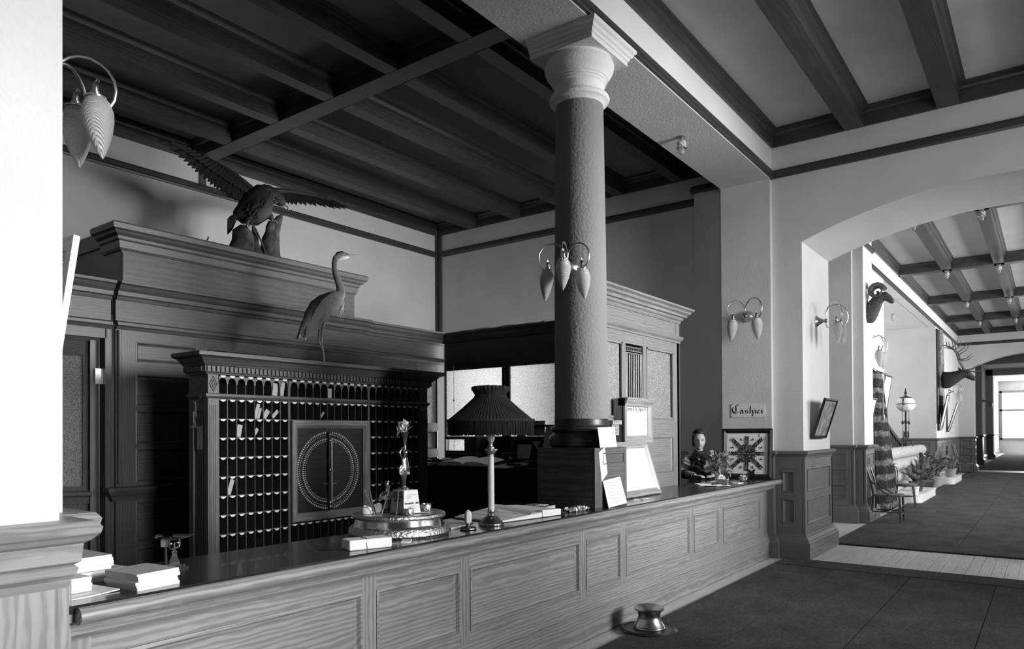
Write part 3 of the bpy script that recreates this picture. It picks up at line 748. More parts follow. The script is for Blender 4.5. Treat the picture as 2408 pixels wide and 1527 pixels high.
MB().box(7.52, 7.60, 3.43, 3.50, 0.0, 0.96).build('post', 'wainscot_oak_Z', t, world=True)

# ================================================================== MAIL AND KEY RACK
t = thing('key_rack', 'carved wooden key and letter rack with rows of pigeonholes', 'rack', (4.65, 5.85, 0))
RY, RB = 5.70, 5.99
X0, X1 = 3.32, 5.99
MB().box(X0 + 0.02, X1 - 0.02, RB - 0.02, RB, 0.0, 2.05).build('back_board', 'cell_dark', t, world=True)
panelled(t, Fr(X0, RB, 0, -1), 0, RB - RY, 0.0, 1.86, [(0.07, 0.23)], [(0.3, 1.76)], 'cabinet', 0, 0.03, 0.02, 0.01)
panelled(t, Fr(X0, RB, 0, -1), 0, RB - RY, 1.90, 2.08, [], [], 'cabinet', 0, 0.03)
fr = Fr(X0, RB, 0, -1)
dm = MB()
for (a, b_), (c, d) in (((0.15, 2.06), (0.27, 1.985)), ((0.27, 1.985), (0.15, 1.915)), ((0.15, 1.915), (0.03, 1.985)), ((0.03, 1.985), (0.15, 2.06))):
    dm.loft([fr.p(a, 0.002, b_), fr.p(c, 0.002, d)], 0.005, 4)
dm.build('lozenge', 'cabinet_Z', t, world=True)
MB().box(X1 - 0.03, X1, RY, RB, 0.0, 2.08).build('side', 'cabinet_Z', t, world=True)
SHELFP = [(0, 1.855), (0.012, 1.86), (0.025, 1.875), (0.025, 1.895), (0.01, 1.90), (0, 1.90)]
MB().mould([(X0, RB), (X0, RY), (X1, RY), (X1, RB)], SHELFP).build('string_course', 'cabinet_X', t, world=True)
CC = [(0, 2.06), (0.02, 2.06), (0.025, 2.075), (0.04, 2.08), (0.04, 2.13), (0.055, 2.135), (0.065, 2.15), (0.075, 2.155), (0.11, 2.19), (0.16, 2.205), (0.16, 2.235), (0.15, 2.24), (0, 2.24)]
MB().mould([(X0, RB), (X0, RY), (X1, RY), (X1, RB)], CC).build('cornice', 'cabinet_X', t, world=True)
MB().box(X0, X1, RY, RB, 2.05, 2.24).build('cornice_core', 'cabinet_X', t, world=True)
dent = None
nd = 66
for i in range(nd):
    x = X0 - 0.035 + (X1 - X0 + 0.07) * (i + 0.5) / nd
    if dent is None:
        dent = MB().box(x - 0.013, x + 0.013, RY - 0.055, RY - 0.03, 2.083, 2.128).build('dentil', 'cabinet_Z', t, world=True)
    else:
        c = dent.copy(); COL.objects.link(c); c.parent = t; c.location = dent.location + Vector(((X1 - X0 + 0.07) * i / nd, 0, 0))
for i in range(8):
    MB().box(X0 - 0.055, X0 - 0.03, RY + 0.0 + i * 0.037, RY + 0.026 + i * 0.037, 2.083, 2.128).build('dentil', 'cabinet_Z', t, world=True)
for px0, px1 in ((3.32, 3.415), (5.865, 5.99)):
    o = MB().box(px0, px1, RY - 0.012, RY + 0.02, 0.30, 1.855).build('pilaster', 'cabinet_Z', t, world=True)
    for i in range(4):
        x = px0 + 0.012 + (px1 - px0 - 0.024) * (i + 0.5) / 4
        MB().box(x - 0.007, x + 0.007, RY - 0.018, RY - 0.011, 0.36, 1.80).build('flute', 'cabinet_Z', o, world=True)
    o = MB().box(px0, px1, RY - 0.012, RY + 0.02, 1.90, 2.06).build('pilaster_block', 'cabinet_Z', t, world=True)
    xm = (px0 + px1) / 2; dm = MB()
    for kx, kz in ((0.034, 0.066), (0.016, 0.034)):
        q = [(xm, RY - 0.014, 1.98 + kz), (xm + kx, RY - 0.014, 1.98), (xm, RY - 0.014, 1.98 - kz), (xm - kx, RY - 0.014, 1.98), (xm, RY - 0.014, 1.98 + kz)]
        for a, b_ in zip(q, q[1:]): dm.loft([a, b_], 0.0035, 4)
    dm.build('lozenge', 'cabinet_X', o, world=True)
BLK = [(3.419, 4.131, 8), (4.150, 5.110, 11), (5.128, 5.861, 8)]
ZR = [1.853, 1.684, 1.520, 1.352, 1.185, 1.018, 0.854, 0.687, 0.520]
for x in (3.41, 4.131, 5.110, 5.861):
    MB().box(x - 0.006 if x > 3.42 else x, x + 0.019, RY, RB - 0.02, 0.35, 2.06).build('upright', 'cabinet_Z', t, world=True)
tagm = None
def number_tag(x, z):
    global tagm
    if tagm is None:
        q = [(-0.024, 0.012), (0.024, 0.012), (0.024, 0.004), (0.014, -0.004), (0.006, -0.005), (0, -0.009), (-0.006, -0.005), (-0.014, -0.004), (-0.024, 0.004)]
        tagm = MB().prism([(x + a, RY - 0.005, z + b_) for a, b_ in q], (0, 0.003, 0)).build('number_tag', 'paper', t, world=True)
    else:
        c = tagm.copy(); COL.objects.link(c); c.parent = t
        c.location = Vector((x, RY - 0.0035, z + 0.0015)) - t.location
for bi, (bx0, bx1, nc) in enumerate(BLK):
    cw = (bx1 - bx0) / nc
    zlo = [ZR[0], ZR[1]] if bi == 1 else ZR
    for z in zlo:
        MB().box(bx0, bx1, RY + 0.002, RB - 0.02, z - 0.008, z).build('shelf', 'cabinet_X', t, world=True)
    if bi == 1:
        for z in (0.700, 0.52):
            MB().box(bx0, bx1, RY + 0.002, RB - 0.02, z - 0.008, z).build('shelf', 'cabinet_X', t, world=True)
    for i in range(1, nc):
        x = bx0 + cw * i
        for za, zb in (((1.684, 1.853), (1.90, 2.06), (0.52, 0.70)) if bi == 1 else ((0.52, 1.853), (1.90, 2.06))):
            MB().box(x - 0.003, x + 0.003, RY + 0.002, RB - 0.02, za, zb).build('divider', 'cabinet_Z', t, world=True)
    for i in range(nc):
        x = bx0 + cw * (i + 0.5)
        # arched head of the top row
        q = [(x - cw / 2, RY, 2.06)]; r = cw * 0.40
        q += [(x - cw / 2, RY, 1.985), (x - r, RY, 1.985)]
        q += [(x + r * math.cos(a), RY, 2.0 + r * math.sin(a)) for a in [PI - k * PI / 8 for k in range(9)]]
        q += [(x + r, RY, 1.985), (x + cw / 2, RY, 1.985), (x + cw / 2, RY, 2.06)]
        MB().prism(q, (0, 0.012, 0)).build('arch', 'cabinet_X', t, world=True)
        number_tag(x, 2.045)
        for z in (zlo[:-1] if bi == 1 else ZR[:-1]):
            number_tag(x, z - 0.016)
        if bi == 1: number_tag(x, 0.690)
MB().box(X0, X1, RY + 0.01, RB, 0.0, 0.40).build('plinth', 'cabinet_X', t, world=True)
# annunciator board in the middle of the rack
t2 = thing('annunciator_board', 'framed call board with double ring of numbered pins in the rack', 'board', (4.63, 5.69, 1.19))
FRP = [(0.0, 0), (0.03, 0), (0.03, 0.02), (0.02, 0.03), (0.015, 0.05), (0.005, 0.06), (0.0, 0.06)]
bx0, bx1, bz0, bz1 = 4.150, 5.110, 0.72, 1.675
def picture_frame(par, fr, a0, a1, z0, z1, w, d0, d1, mat, nm='frame_rail'):
    """mitred frame of four bars with a stepped face"""
    for k in range(4):
        m = MB()
        o_ = [(a0, z0), (a1, z0), (a1, z1), (a0, z1)]; i_ = [(a0 + w, z0 + w), (a1 - w, z0 + w), (a1 - w, z1 - w), (a0 + w, z1 - w)]
        mid = [((o_[q][0] * 0.45 + i_[q][0] * 0.55), (o_[q][1] * 0.45 + i_[q][1] * 0.55)) for q in range(4)]
        j = (k + 1) % 4
        A = [fr.p(o_[k][0], d1, o_[k][1]), fr.p(o_[j][0], d1, o_[j][1])]
        B = [fr.p(mid[k][0], d1, mid[k][1]), fr.p(mid[j][0], d1, mid[j][1])]
        C = [fr.p(i_[k][0], d0 + (d1 - d0) * 0.5, i_[k][1]), fr.p(i_[j][0], d0 + (d1 - d0) * 0.5, i_[j][1])]
        D = [fr.p(i_[k][0], d0, i_[k][1]), fr.p(i_[j][0], d0, i_[j][1])]
        E_ = [fr.p(o_[k][0], d0, o_[k][1]), fr.p(o_[j][0], d0, o_[j][1])]
        vs = [A[0], B[0], C[0], D[0], E_[0], A[1], B[1], C[1], D[1], E_[1]]
        m.add(vs, [(0, 1, 6, 5), (1, 2, 7, 6), (2, 3, 8, 7), (3, 4, 9, 8), (4, 0, 5, 9), (0, 4, 3, 2, 1), (5, 6, 7, 8, 9)])
        m.build(nm, mat + ('_X' if k % 2 == 0 else '_Z') if mat + '_X' in MAT else mat, par, world=True)
fr = Fr(0, RY, 1, 0)
picture_frame(t2, fr, bx0, bx1, bz0, bz1, 0.075, -0.02, 0.03, 'oak')
MB().fbox(fr, bx0 + 0.07, bx1 - 0.07, -0.02, -0.008, bz0 + 0.07, bz1 - 0.07).build('face', 'mahogany_X', t2, world=True)
dcx, dcz = 4.60, 1.19
ring = MB()
for r, nn, L_ in ((0.372, 104, 0.016), (0.347, 104, 0.008), (0.308, 92, 0.014), (0.285, 92, 0.008)):
    for i in range(nn):
        a = 2 * PI * i / nn
        u = Vector((math.cos(a), 0, math.sin(a))); v = Vector((-math.sin(a), 0, math.cos(a)))
        ring.rbox(Vector((dcx, RY + 0.004, dcz)) + u * r, u, v, (0, 1, 0), L_ / 2, 0.0045 if L_ > 0.01 else 0.003, 0.004)
o = ring.build('pin_ring', 'paper', t2, world=True); o['kind'] = 'stuff'
MB().box(dcx - 0.022, dcx + 0.012, RY - 0.024, RY + 0.008, 0.80, 1.57).build('pointer_bar', 'iron', t2, world=True)
MB().loft([(dcx + 0.008, RY - 0.03, 0.86), (dcx + 0.008, RY - 0.03, 1.50)], 0.008, 8).build('pointer_rod', 'brass', t2, True, world=True)
for z in (0.83, 0.87, 1.19, 1.48, 1.54):
    MB().lathe([(0.022, 0), (0.022, 0.008), (0.012, 0.014), (0.012, 0.02)], (dcx + 0.008, RY - 0.02, z), 14, (0, -1, 0)).build('knob', 'brass', t2, True, world=True)
MB().box(dcx - 0.08, dcx + 0.09, RY - 0.005, RY + 0.006, 1.05, 1.062).build('name_plate', 'brass', t2, world=True)
# keys and card on the side of the rack
t = thing('key_bunch', 'bunch of keys hanging from a nail on the rack side', 'keys', (3.3, 5.82, 1.65))
MB().lathe([(0.008, 0), (0.008, 0.03), (0.013, 0.033), (0.013, 0.04)], (3.32, 5.84, 1.83), 10, (-1, 0, 0)).build('nail', 'brass', t, True, world=True)
MB().loft([(3.295, 5.84, 1.83), (3.295, 5.85, 1.70), (3.295, 5.838, 1.69), (3.295, 5.83, 1.70), (3.295, 5.84, 1.83)], 0.0025, 5).build('string', 'paper_grey', t, True, world=True)
MB().loft([(3.295, 5.84 + 0.018 * math.cos(k), 1.69 + 0.018 * math.sin(k)) for k in [i * PI / 5 for i in range(11)]], 0.0025, 5).build('ring', 'brass', t, True, world=True)
for i in range(4):
    y = 5.815 + i * 0.015
    MB().loft([(3.293, 5.84, 1.67), (3.290 - 0.004 * i, y, 1.615)], 0.004, 6).ell((3.29 - 0.004 * i, y, 1.61), 0.004, 0.011, 0.012, 8, 6).build('key', 'silver', t, True, world=True)
tag(MB().fbox(Fr(X0, RB, 0, -1), 0.14, 0.22, 0.003, 0.007, 1.42, 1.62).build('card', 'paper_grey'), 'grey card hanging under the keys on the rack side', 'card')
# letters in the pigeonholes
def letter(x, z, w, h_, lean, y=5.74, lab=''):
    m = MB(); m.rbox((x, y, z + h_ / 2), (math.cos(lean), 0, math.sin(lean)), (0, 1, 0), (-math.sin(lean), 0, math.cos(lean)), 0.002 + w / 2 * 0.0 + w / 2, 0.0015, h_ / 2)
    return tag(m.build('letter', 'paper_grey'), lab, 'letter')
BW = [(b_[1] - b_[0]) / b_[2] for b_ in BLK]
def cellx(b_, i): return BLK[b_][0] + BW[b_] * (i + 0.5)
letter(cellx(0, 6) + 0.01, 1.903, 0.05, 0.115, -0.12, 5.73, 'tall letter leaning in an arched hole left of the rack upright')
letter(cellx(0, 7) - 0.01, 1.903, 0.045, 0.13, -0.16, 5.725, 'taller letter beside another in the arched row')
letter(cellx(1, 5), 1.903, 0.05, 0.095, 0.0, 5.73, 'pale letter upright in the middle of the arched row')
letter(cellx(0, 4) - 0.005, 1.688, 0.03, 0.135, -0.25, 5.73, 'letter leaning steeply in the second row of the rack')
letter(cellx(0, 4) + 0.018, 1.688, 0.02, 0.10, -0.3, 5.725, 'narrow letter touching a steep one in the second row')
letter(cellx(0, 5), 1.690, 0.045, 0.085, -0.6, 5.73, 'low tilted letter next to a pair in the second row')
letter(cellx(0, 6) + 0.005, 1.692, 0.03, 0.085, -0.75, 5.725, 'most tilted letter of the second row')
letter(cellx(0, 2) - 0.005, 1.524, 0.045, 0.11, -0.2, 5.73, 'letter leaning in the third row of the rack')
letter(cellx(0, 4), 1.526, 0.03, 0.08, -0.6, 5.76, 'dim letter tilted in the third row')
letter(cellx(0, 1), 1.022, 0.035, 0.135, -0.28, 5.73, 'lone letter leaning low down in the left columns')
letter(cellx(1, 4) - 0.01, 1.70, 0.02, 0.07, -0.7, 5.72, 'folded white note poking out above the call board')

# ================================================================== STANDING DESK
t = thing('standing_desk', 'dark standing desk with sloping top before the frosted windows', 'desk', (7.35, 5.9, 0))
MB().prism([(7.10, 6.80, 0), (7.10, 6.80, 1.09), (7.58, 6.80, 1.17), (7.58, 6.80, 0)], (0, -1.95, 0)).build('body', 'mahogany_Y', t, world=True)
MB().prism([(7.05, 6.83, 1.085), (7.05, 6.83, 1.11), (7.60, 6.83, 1.195), (7.60, 6.83, 1.17)], (0, -2.02, 0)).build('top', 'mahogany_Y', t, world=True)
MB().box(7.44, 7.60, 4.80, 6.20, 1.175, 1.28).build('back_shelf', 'mahogany_Y', t, world=True)
for y in (4.80, 5.48, 6.18):
    MB().box(7.44, 7.60, y - 0.01, y + 0.01, 1.28, 1.62).build('shelf_side', 'mahogany_Z', t, world=True)
MB().box(7.42, 7.60, 4.79, 5.5, 1.62, 1.645).build('shelf_top', 'mahogany_Y', t, world=True)
# ================================================================== COUNTER-TOP THINGS
def ribbon_sheet(c, rz, w, d, th, mat, name, label, cat, group=None, bend=0.0, parent=None, n=8):
    """thin sheet or booklet with an optional curl; c = centre of the underside"""
    m = MB(); ca, sa = math.cos(rz), math.sin(rz)
    for k in (0, 1):
        for i in range(n + 1):
            for j in (0, 1):
                u = -w / 2 + w * i / n; v = -d / 2 + d * j
                z = c[2] + bend * (abs(u) / (w / 2)) ** 2 + th * k
                m.v.append((c[0] + ca * u - sa * v, c[1] + sa * u + ca * v, z))
    N_ = 2 * (n + 1)
    for i in range(n):
        a = 2 * i
        m.f += [(a, a + 2, a + 3, a + 1), (N_ + a, N_ + a + 1, N_ + a + 3, N_ + a + 2), (a, N_ + a, N_ + a + 2, a + 2), (a + 1, a + 3, N_ + a + 3, N_ + a + 1)]
    m.f += [(0, 1, N_ + 1, N_), (2 * n, N_ + 2 * n, N_ + 2 * n + 1, 2 * n + 1)]
    o = m.build(name, mat, parent, world=parent is not None)
    if cat: tag(o, label, cat, group)
    return o
# ---- magazines at the left end
def pile(c, rz, w, d, n, th, lab, grp, jit=0.006, topmat='paper_grey'):
    z = c[2]
    for i in range(n):
        q = (c[0] + random.uniform(-jit, jit), c[1] + random.uniform(-jit, jit), z)
        h_ = th * random.uniform(0.8, 1.2)
        t = thing('magazine', lab[0] if i == n - 1 else lab[1], 'magazine', q, rz + random.uniform(-0.02, 0.02), grp)
        MB().box(-w / 2, w / 2, -d / 2, d / 2, 0.0, h_ - 0.001).build('pages', 'paper', t)
        MB().box(-w / 2 - 0.002, w / 2, -d / 2 - 0.001, d / 2, h_ - 0.001, h_).build('cover', topmat if i == n - 1 else 'paper', t)
        MB().box(-w / 2 - 0.003, -w / 2, -d / 2, d / 2, 0.0, h_).build('spine', 'paper_grey', t)
        z += h_ + 0.0005
    return z
ribbon_sheet((1.135, 2.855, CT), 0.15, 0.24, 0.2, 0.004, 'paper', 'paper_sheet', 'large flat paper lying under the piled magazines beside the pier', 'paper', None, 0.004)
pile((1.09, 2.93, CT + 0.009), 0.1, 0.19, 0.22, 4, 0.014, ('blank-topped magazine on the pile half hidden by the pier', 'magazine inside the pile half hidden by the pier'), 'magazines piled by the pier', 0.003, 'paper')
zt = pile((1.27, 3.12, CT), 0.1, 0.26, 0.22, 3, 0.014, ('magazine between the printed pile and the counter', 'magazine at the bottom of the rear pile'), 'magazines of the rear pile', 0.004)
pile((1.24, 3.13, zt), 0.02, 0.22, 0.23, 5, 0.011, ('magazine with printed cover on top of the rear pile', 'magazine just under the printed cover of the rear pile'), 'magazines of the rear pile', 0.008)
pile((1.375, 2.82, CT), 0.12, 0.17, 0.20, 6, 0.0095, ('top magazine of the front pile near the letter scale', 'magazine inside the front pile near the letter scale'), 'magazines of the front pile', 0.005)
# ---- letter scale
t = thing('letter_scale', 'small metal letter scale with flat pan on stepped foot', 'scale', (1.60, 3.02, CT), 0.35)
MB().box(-0.05, 0.05, -0.04, 0.04, 0, 0.01).box(-0.04, 0.04, -0.032, 0.032, 0.01, 0.02).build('foot', 'brass_dark', t)
MB().lathe([(0.03, 0.02), (0.026, 0.035), (0.016, 0.055), (0.012, 0.07), (0.018, 0.074), (0.008, 0.08)], (0.01, 0, 0), 4).build('pedestal', 'silver', t)
MB().loft([(0.01, 0, 0.075), (0.01, 0, 0.115)], 0.004, 8).build('spindle', 'silver', t, True)
MB().loft([(-0.02, 0, 0.135), (-0.02, 0, 0.1), (-0.012, 0, 0.09), (0.032, 0, 0.09), (0.04, 0, 0.1), (0.04, 0, 0.135)], 0.004, 8).build('yoke', 'silver', t, True)
MB().loft([(-0.018, 0.0, 0.112), (0.038, 0.0, 0.112)], 0.003, 6).ell((-0.01, 0, 0.112), 0.006, 0.006, 0.006, 8, 6).ell((0.03, 0, 0.112), 0.006, 0.006, 0.006, 8, 6).build('beam', 'silver', t, True)
pan = MB(); n = 10
for k in (0, 1):
    for i in range(n + 1):
        x = -0.065 + 0.14 * i / n
        z = 0.137 + 0.006 * (1 if x > 0.06 else 0) + (0.012 if x < -0.055 else 0) - (0.002 * k)
        pan.v += [(x, -0.045, z), (x, 0.045, z)]
for i in range(n):
    a = 2 * i; N_ = 2 * (n + 1)
    pan.f += [(a, a + 2, a + 3, a + 1), (N_ + a, N_ + a + 1, N_ + a + 3, N_ + a + 2), (a, N_ + a, N_ + a + 2, a + 2), (a + 1, a + 3, N_ + a + 3, N_ + a + 1)]
pan.build('pan', 'silver', t)
MB().lathe([(0.012, 0), (0.018, 0.004), (0.014, 0.012), (0.006, 0.017)], (-0.045, 0.03, 0.139), 14).build('weight', 'silver', t, True)
MB().box(-0.055, -0.04, -0.012, 0.012, 0.105, 0.135).build('poise', 'silver', t)
MB().box(-0.042, -0.036, -0.004, 0.004, 0.01, 0.11).build('post', 'brass_dark', t)
# ---- wrapped package and notes
t = thing('wrapped_package', 'paper wrapped package tied with string before the silver inkstand', 'package', (2.48, 2.78, CT), -0.32)
pk = MB(); pk.box(-0.115, 0.115, -0.055, 0.055, 0, 0.052); o = pk.build('wrapping', 'paper', t)
bv = o.modifiers.new('b', 'BEVEL'); bv.width = 0.008; bv.segments = 2
MB().loft([(-0.02, -0.057, 0.0), (-0.026, -0.058, 0.03), (-0.018, -0.05, 0.054), (-0.02, 0.05, 0.054), (-0.02, 0.057, 0.03), (-0.02, 0.057, 0)], 0.0022, 6).build('string', 'paper_grey', t, True)
ribbon_sheet((2.42, 2.93, CT), 0.7, 0.22, 0.16, 0.003, 'frame_black', 'blotter', 'dark fringed mat under the package and inkstand', 'mat')
ribbon_sheet((2.74, 2.76, CT), 0.7, 0.10, 0.05, 0.008, 'paper', 'note_pad', 'small white note pad beside the package', 'pad')
ribbon_sheet((2.69, 2.755, CT), 0.4, 0.09, 0.06, 0.003, 'paper_grey', 'tassel_mat', 'little grey lace mat beside the package', 'mat')
# ---- silver inkstand
IX, IY = 2.96, 3.04
t = thing('inkstand', 'large round polished silver inkstand with chased rims', 'inkstand', (IX, IY, CT))
MB().lathe([(0.2, 0), (0.282, 0.0), (0.29, 0.012), (0.288, 0.035), (0.278, 0.048), (0.268, 0.05)], (IX, IY, CT), 72).build('lower_rim', 'silver_chased', t, True, world=True)
MB().lathe([(0.268, 0.046), (0.262, 0.052), (0.258, 0.065), (0.252, 0.085), (0.249, 0.094)], (IX, IY, CT), 72).build('band', 'silver', t, True, world=True)
MB().lathe([(0.249, 0.092), (0.264, 0.096), (0.27, 0.106), (0.266, 0.118), (0.256, 0.122), (0.246, 0.12), (0.1, 0.118), (0.0001, 0.118)], (IX, IY, CT), 72).build('upper_rim', 'silver_chased', t, True, world=True)
IT = CT + 0.122
def itray(px, py): return (IX + px, IY + py)
# pedestal block carrying the figure; u to the right of the picture
BXc, BYc = 2.955, 2.985
t = thing('advertising_block', 'tapered block printed with bank and transfer notices on the inkstand', 'block', (BXc, BYc, IT), -0.10)
b0, b1, bh = 0.062, 0.050, 0.132
bl = MB(); bl.hexa([(-b0, -b0, 0), (b0, -b0, 0), (b0, b0, 0), (-b0, b0, 0), (-b1, -b1, bh), (b1, -b1, bh), (b1, b1, bh), (-b1, b1, bh)])
bl.build('block', 'paper', t)
sl = math.atan((b0 - b1) / bh)
tx = MB()
tx.hexa([(-b0 - 0.001, -b0, 0.001), (-b0 - 0.0005, -b0, 0.001), (-b0 - 0.0005, b0, 0.001), (-b0 - 0.001, b0, 0.001), (-b1 - 0.001, -b1, bh - 0.001), (-b1 - 0.0005, -b1, bh - 0.001), (-b1 - 0.0005, b1, bh - 0.001), (-b1 - 0.001, b1, bh - 0.001)])
tx.build('side_card', 'paper_grey', t)
def text(body, size, par, loc, rot, mat, name='lettering', align='CENTER', off=0.0):
    cu = bpy.data.curves.new(name, 'FONT')
    cu.body = body; cu.size = size; cu.align_x = align; cu.extrude = 0.0004; cu.offset = off
    cu.materials.append(MAT[mat])
    o = bpy.data.objects.new(name, cu); COL.objects.link(o)
    o.location = loc; o.rotation_euler = rot
    if par: o.parent = par
    return o
for s_, sz, z in (('THE FIRST', 0.019, 0.108), ('NATIONAL', 0.021, 0.088), ('BANK', 0.022, 0.066), ('GLENWOOD SPRINGS', 0.008, 0.03)):
    if s_[0] == 'G': continue
    text(s_, sz, t, (-(b0 - (b0 - b1) * z / bh) - 0.0022, 0, z), (PI / 2 - sl, 0, -PI / 2), 'ink', off=0.0004)
for s_, sz, z in (('TRANSFER  LINE', 0.0145, 0.052),):
    text(s_, sz, t, (0, -(b0 - (b0 - b1) * z / bh) - 0.0015, z), (PI / 2 - sl, 0, 0), 'ink', off=0.0003)
for i, (z, a, b_) in enumerate(((0.104, -0.03, 0.035), (0.094, -0.038, 0.0), (0.086, -0.03, -0.005), (0.04, -0.02, 0.02), (0.032, -0.03, 0.03), (0.024, -0.025, 0.025), (0.015, -0.04, 0.035))):
    y = -(b0 - (b0 - b1) * z / bh) - 0.0012
    MB().box(a, b_, y - 0.0003, y, z, z + 0.0025).build('print_line', 'ink_faint', t)
# figurine with trumpet vase on her head
t = thing('figurine', 'silver figurine balancing a trumpet vase, standing on the printed block', 'figurine', (BXc - 0.005, BYc, IT + bh))
FZ = 1.0
def fz(pts, k=1.0): return [(x * k, y * k, z * k) for x, y, z in pts]
bd = MB()
bd.loft([(-0.012, 0, 0.008), (-0.014, -0.004, 0.045), (-0.012, 0, 0.09), (-0.008, 0, 0.125)], [0.006, 0.0075, 0.011, 0.013], 8)
bd.loft([(0.008, 0.006, 0.008), (0.006, 0.004, 0.045), (0.008, 0, 0.09), (0.004, 0, 0.125)], [0.006, 0.0075, 0.011, 0.013], 8)
bd.loft([(-0.002, 0, 0.112), (-0.001, 0, 0.13), (0, 0, 0.15), (0.0, 0, 0.17), (0.002, 0, 0.186), (0.003, 0, 0.194), (0.004, 0, 0.20)], [(0.019, 0.014), (0.018, 0.014), (0.014, 0.011), (0.018, 0.013), (0.016, 0.011), 0.008, 0.006], 10, (0, 1, 0))
bd.ell((0.006, -0.002, 0.214), 0.013, 0.014, 0.018, 12, 8)
bd.loft([(-0.014, 0, 0.183), (-0.034, 0, 0.205), (-0.038, 0, 0.215), (-0.02, 0, 0.240), (0.0, 0, 0.247)], [0.006, 0.0055, 0.0055, 0.005, 0.004], 8)
bd.loft([(0.018, 0, 0.182), (0.024, -0.002, 0.15), (0.026, -0.006, 0.12), (0.027, -0.008, 0.105)], [0.006, 0.0055, 0.005, 0.004], 8)
bd.build('figure', 'silver', t, True)
MB().loft([(-0.02, 0, 0.14), (-0.03, 0, 0.12), (-0.026, 0.004, 0.095), (-0.018, 0.004, 0.085)], [(0.004, 0.01), (0.006, 0.014), (0.006, 0.012), (0.003, 0.006)], 8).build('drapery', 'silver_chased', t, True)
MB().ell((0.024, -0.008, 0.095), 0.01, 0.008, 0.012, 8, 6).build('fan', 'silver_chased', t, True)
MB().lathe([(0.03, 0), (0.026, 0.008), (0.02, 0.014), (0.014, 0.018)], (0, 0, 0), 16).build('foot', 'silver_chased', t, True)
MB().lathe([(0.020, 0.222), (0.022, 0.227), (0.008, 0.232), (0.006, 0.24), (0.007, 0.26), (0.010, 0.29), (0.016, 0.315), (0.024, 0.333), (0.022, 0.333), (0.008, 0.29)], (0.006, 0, 0), 18).build('vase', 'silver', t, True)
FV = Vector((BXc - 0.005 + 0.006, BYc, IT + bh + 0.333))
t = thing('flower_posy', 'posy of pale blossom with drooping leaves in the trumpet vase', 'flowers', tuple(FV))
def leaf(par, base, tip, w, mat, sag=0.3, nm='leaf', fold=0.2):
    b_, t_ = Vector(base), Vector(tip); d = t_ - b_; L_ = d.length
    side = d.cross(Vector((0, 0, 1)))
    side = side.normalized() if side.length > 1e-5 else Vector((1, 0, 0))
    m = MB(); n = 6
    for i in range(n + 1):
        k = i / n
        c = b_ + d * k + Vector((0, 0, 1)) * (sag * L_ * 4 * k * (1 - k) * 0.5)
        ww = w * math.sin(PI * min(1, k * 0.92 + 0.06)) ** 0.8
        m.v += [tuple(c - side * ww), tuple(c - Vector((0, 0, fold * ww))), tuple(c + side * ww)]
    for i in range(n):
        a = 3 * i; m.f += [(a, a + 1, a + 4, a + 3), (a + 1, a + 2, a + 5, a + 4)]
    return m.build(nm, mat, par, True)
def blossom(c, r, n, seed):
    rr = random.Random(seed); m = MB()
    for i in range(n):
        v = Vector((rr.gauss(0, 1), rr.gauss(0, 1), rr.gauss(0, 1))).normalized() * r * rr.uniform(0.6, 1.0)
        q = Vector(c) + v
        a = Vector((rr.gauss(0, 1), rr.gauss(0, 1), rr.gauss(0, 1))).normalized() * r * 0.28
        b_ = v.cross(a).normalized() * r * 0.28
        m.quad(q - a, q - b_, q + a, q + b_)
    return m
for i, (x, y, z, r) in enumerate(((-0.03, 0, 0.035, 0.026), (-0.01, -0.006, 0.045, 0.028), (0.0, 0.01, 0.028, 0.024), (-0.045, 0, 0.02, 0.018), (-0.012, 0, 0.012, 0.02))):
    blossom((x, y, z), r, 60, i).build('blossom', 'flower', t)
    MB().loft([(0, 0, -0.03), (x * 0.5, y, 0.0), (x, y, z)], 0.0016, 5).build('stem', 'leaf_pale', t, True)
leaf(t, (-0.02, 0, 0.015), (-0.075, -0.01, -0.03), 0.010, 'leaf_pale', 0.5)
leaf(t, (0.02, 0, 0.01), (0.02 + 0.055, 0.0, 0.03), 0.012, 'leaf_pale', 0.3)
leaf(t, (0.01, 0, -0.005), (0.03, 0.0, 0.022), 0.004, 'leaf_pale', 0.0)
# bell, pens, ink wells, cards
t = thing('desk_bell', 'silver call bell with plunger behind the printed block', 'bell', (2.935, 3.11, IT))
MB().lathe([(0.04, 0), (0.042, 0.006), (0.02, 0.02), (0.012, 0.05), (0.014, 0.07)], (0, 0, 0), 20).build('foot', 'brass_dark', t, True)
MB().lathe([(0.05, 0.075), (0.052, 0.08), (0.046, 0.1), (0.03, 0.115), (0.012, 0.12)], (0, 0, 0), 28).build('dome', 'silver', t, True)
MB().lathe([(0.012, 0.118), (0.012, 0.13), (0.008, 0.136), (0.012, 0.145), (0.006, 0.158), (0.005, 0.17), (0.016, 0.176), (0.016, 0.18)], (0, 0, 0), 16).build('plunger', 'silver', t, True)
PEN = [((2.79, 3.06, IT), (2.70, 3.055, IT + 0.155), 'pen leaning farthest left out of the inkstand tray'), ((2.80, 3.075, IT), (2.775, 3.09, IT + 0.15), 'pen standing nearly straight behind the leftmost pen'),
       ((2.835, 3.05, IT), (2.895, 3.05, IT + 0.155), 'pen leaning right across the inkstand tray'), ((2.86, 2.96, IT), (2.885, 2.965, IT + 0.15), 'pen upright beside the printed block')]
for a, b_, lab in PEN:
    t = thing('dip_pen', lab, 'pen', a, 0, 'pens in the inkstand')
    d = Vector(b_) - Vector(a)
    MB().loft([d * 0.12, d * 0.4, d * 0.8, d], [0.0035, 0.0045, 0.004, 0.002], 8).build('holder', 'chair_seat', t, True)
    MB().loft([d * 0.0, d * 0.13], [0.001, 0.0035], 6).build('nib', 'silver', t, True)
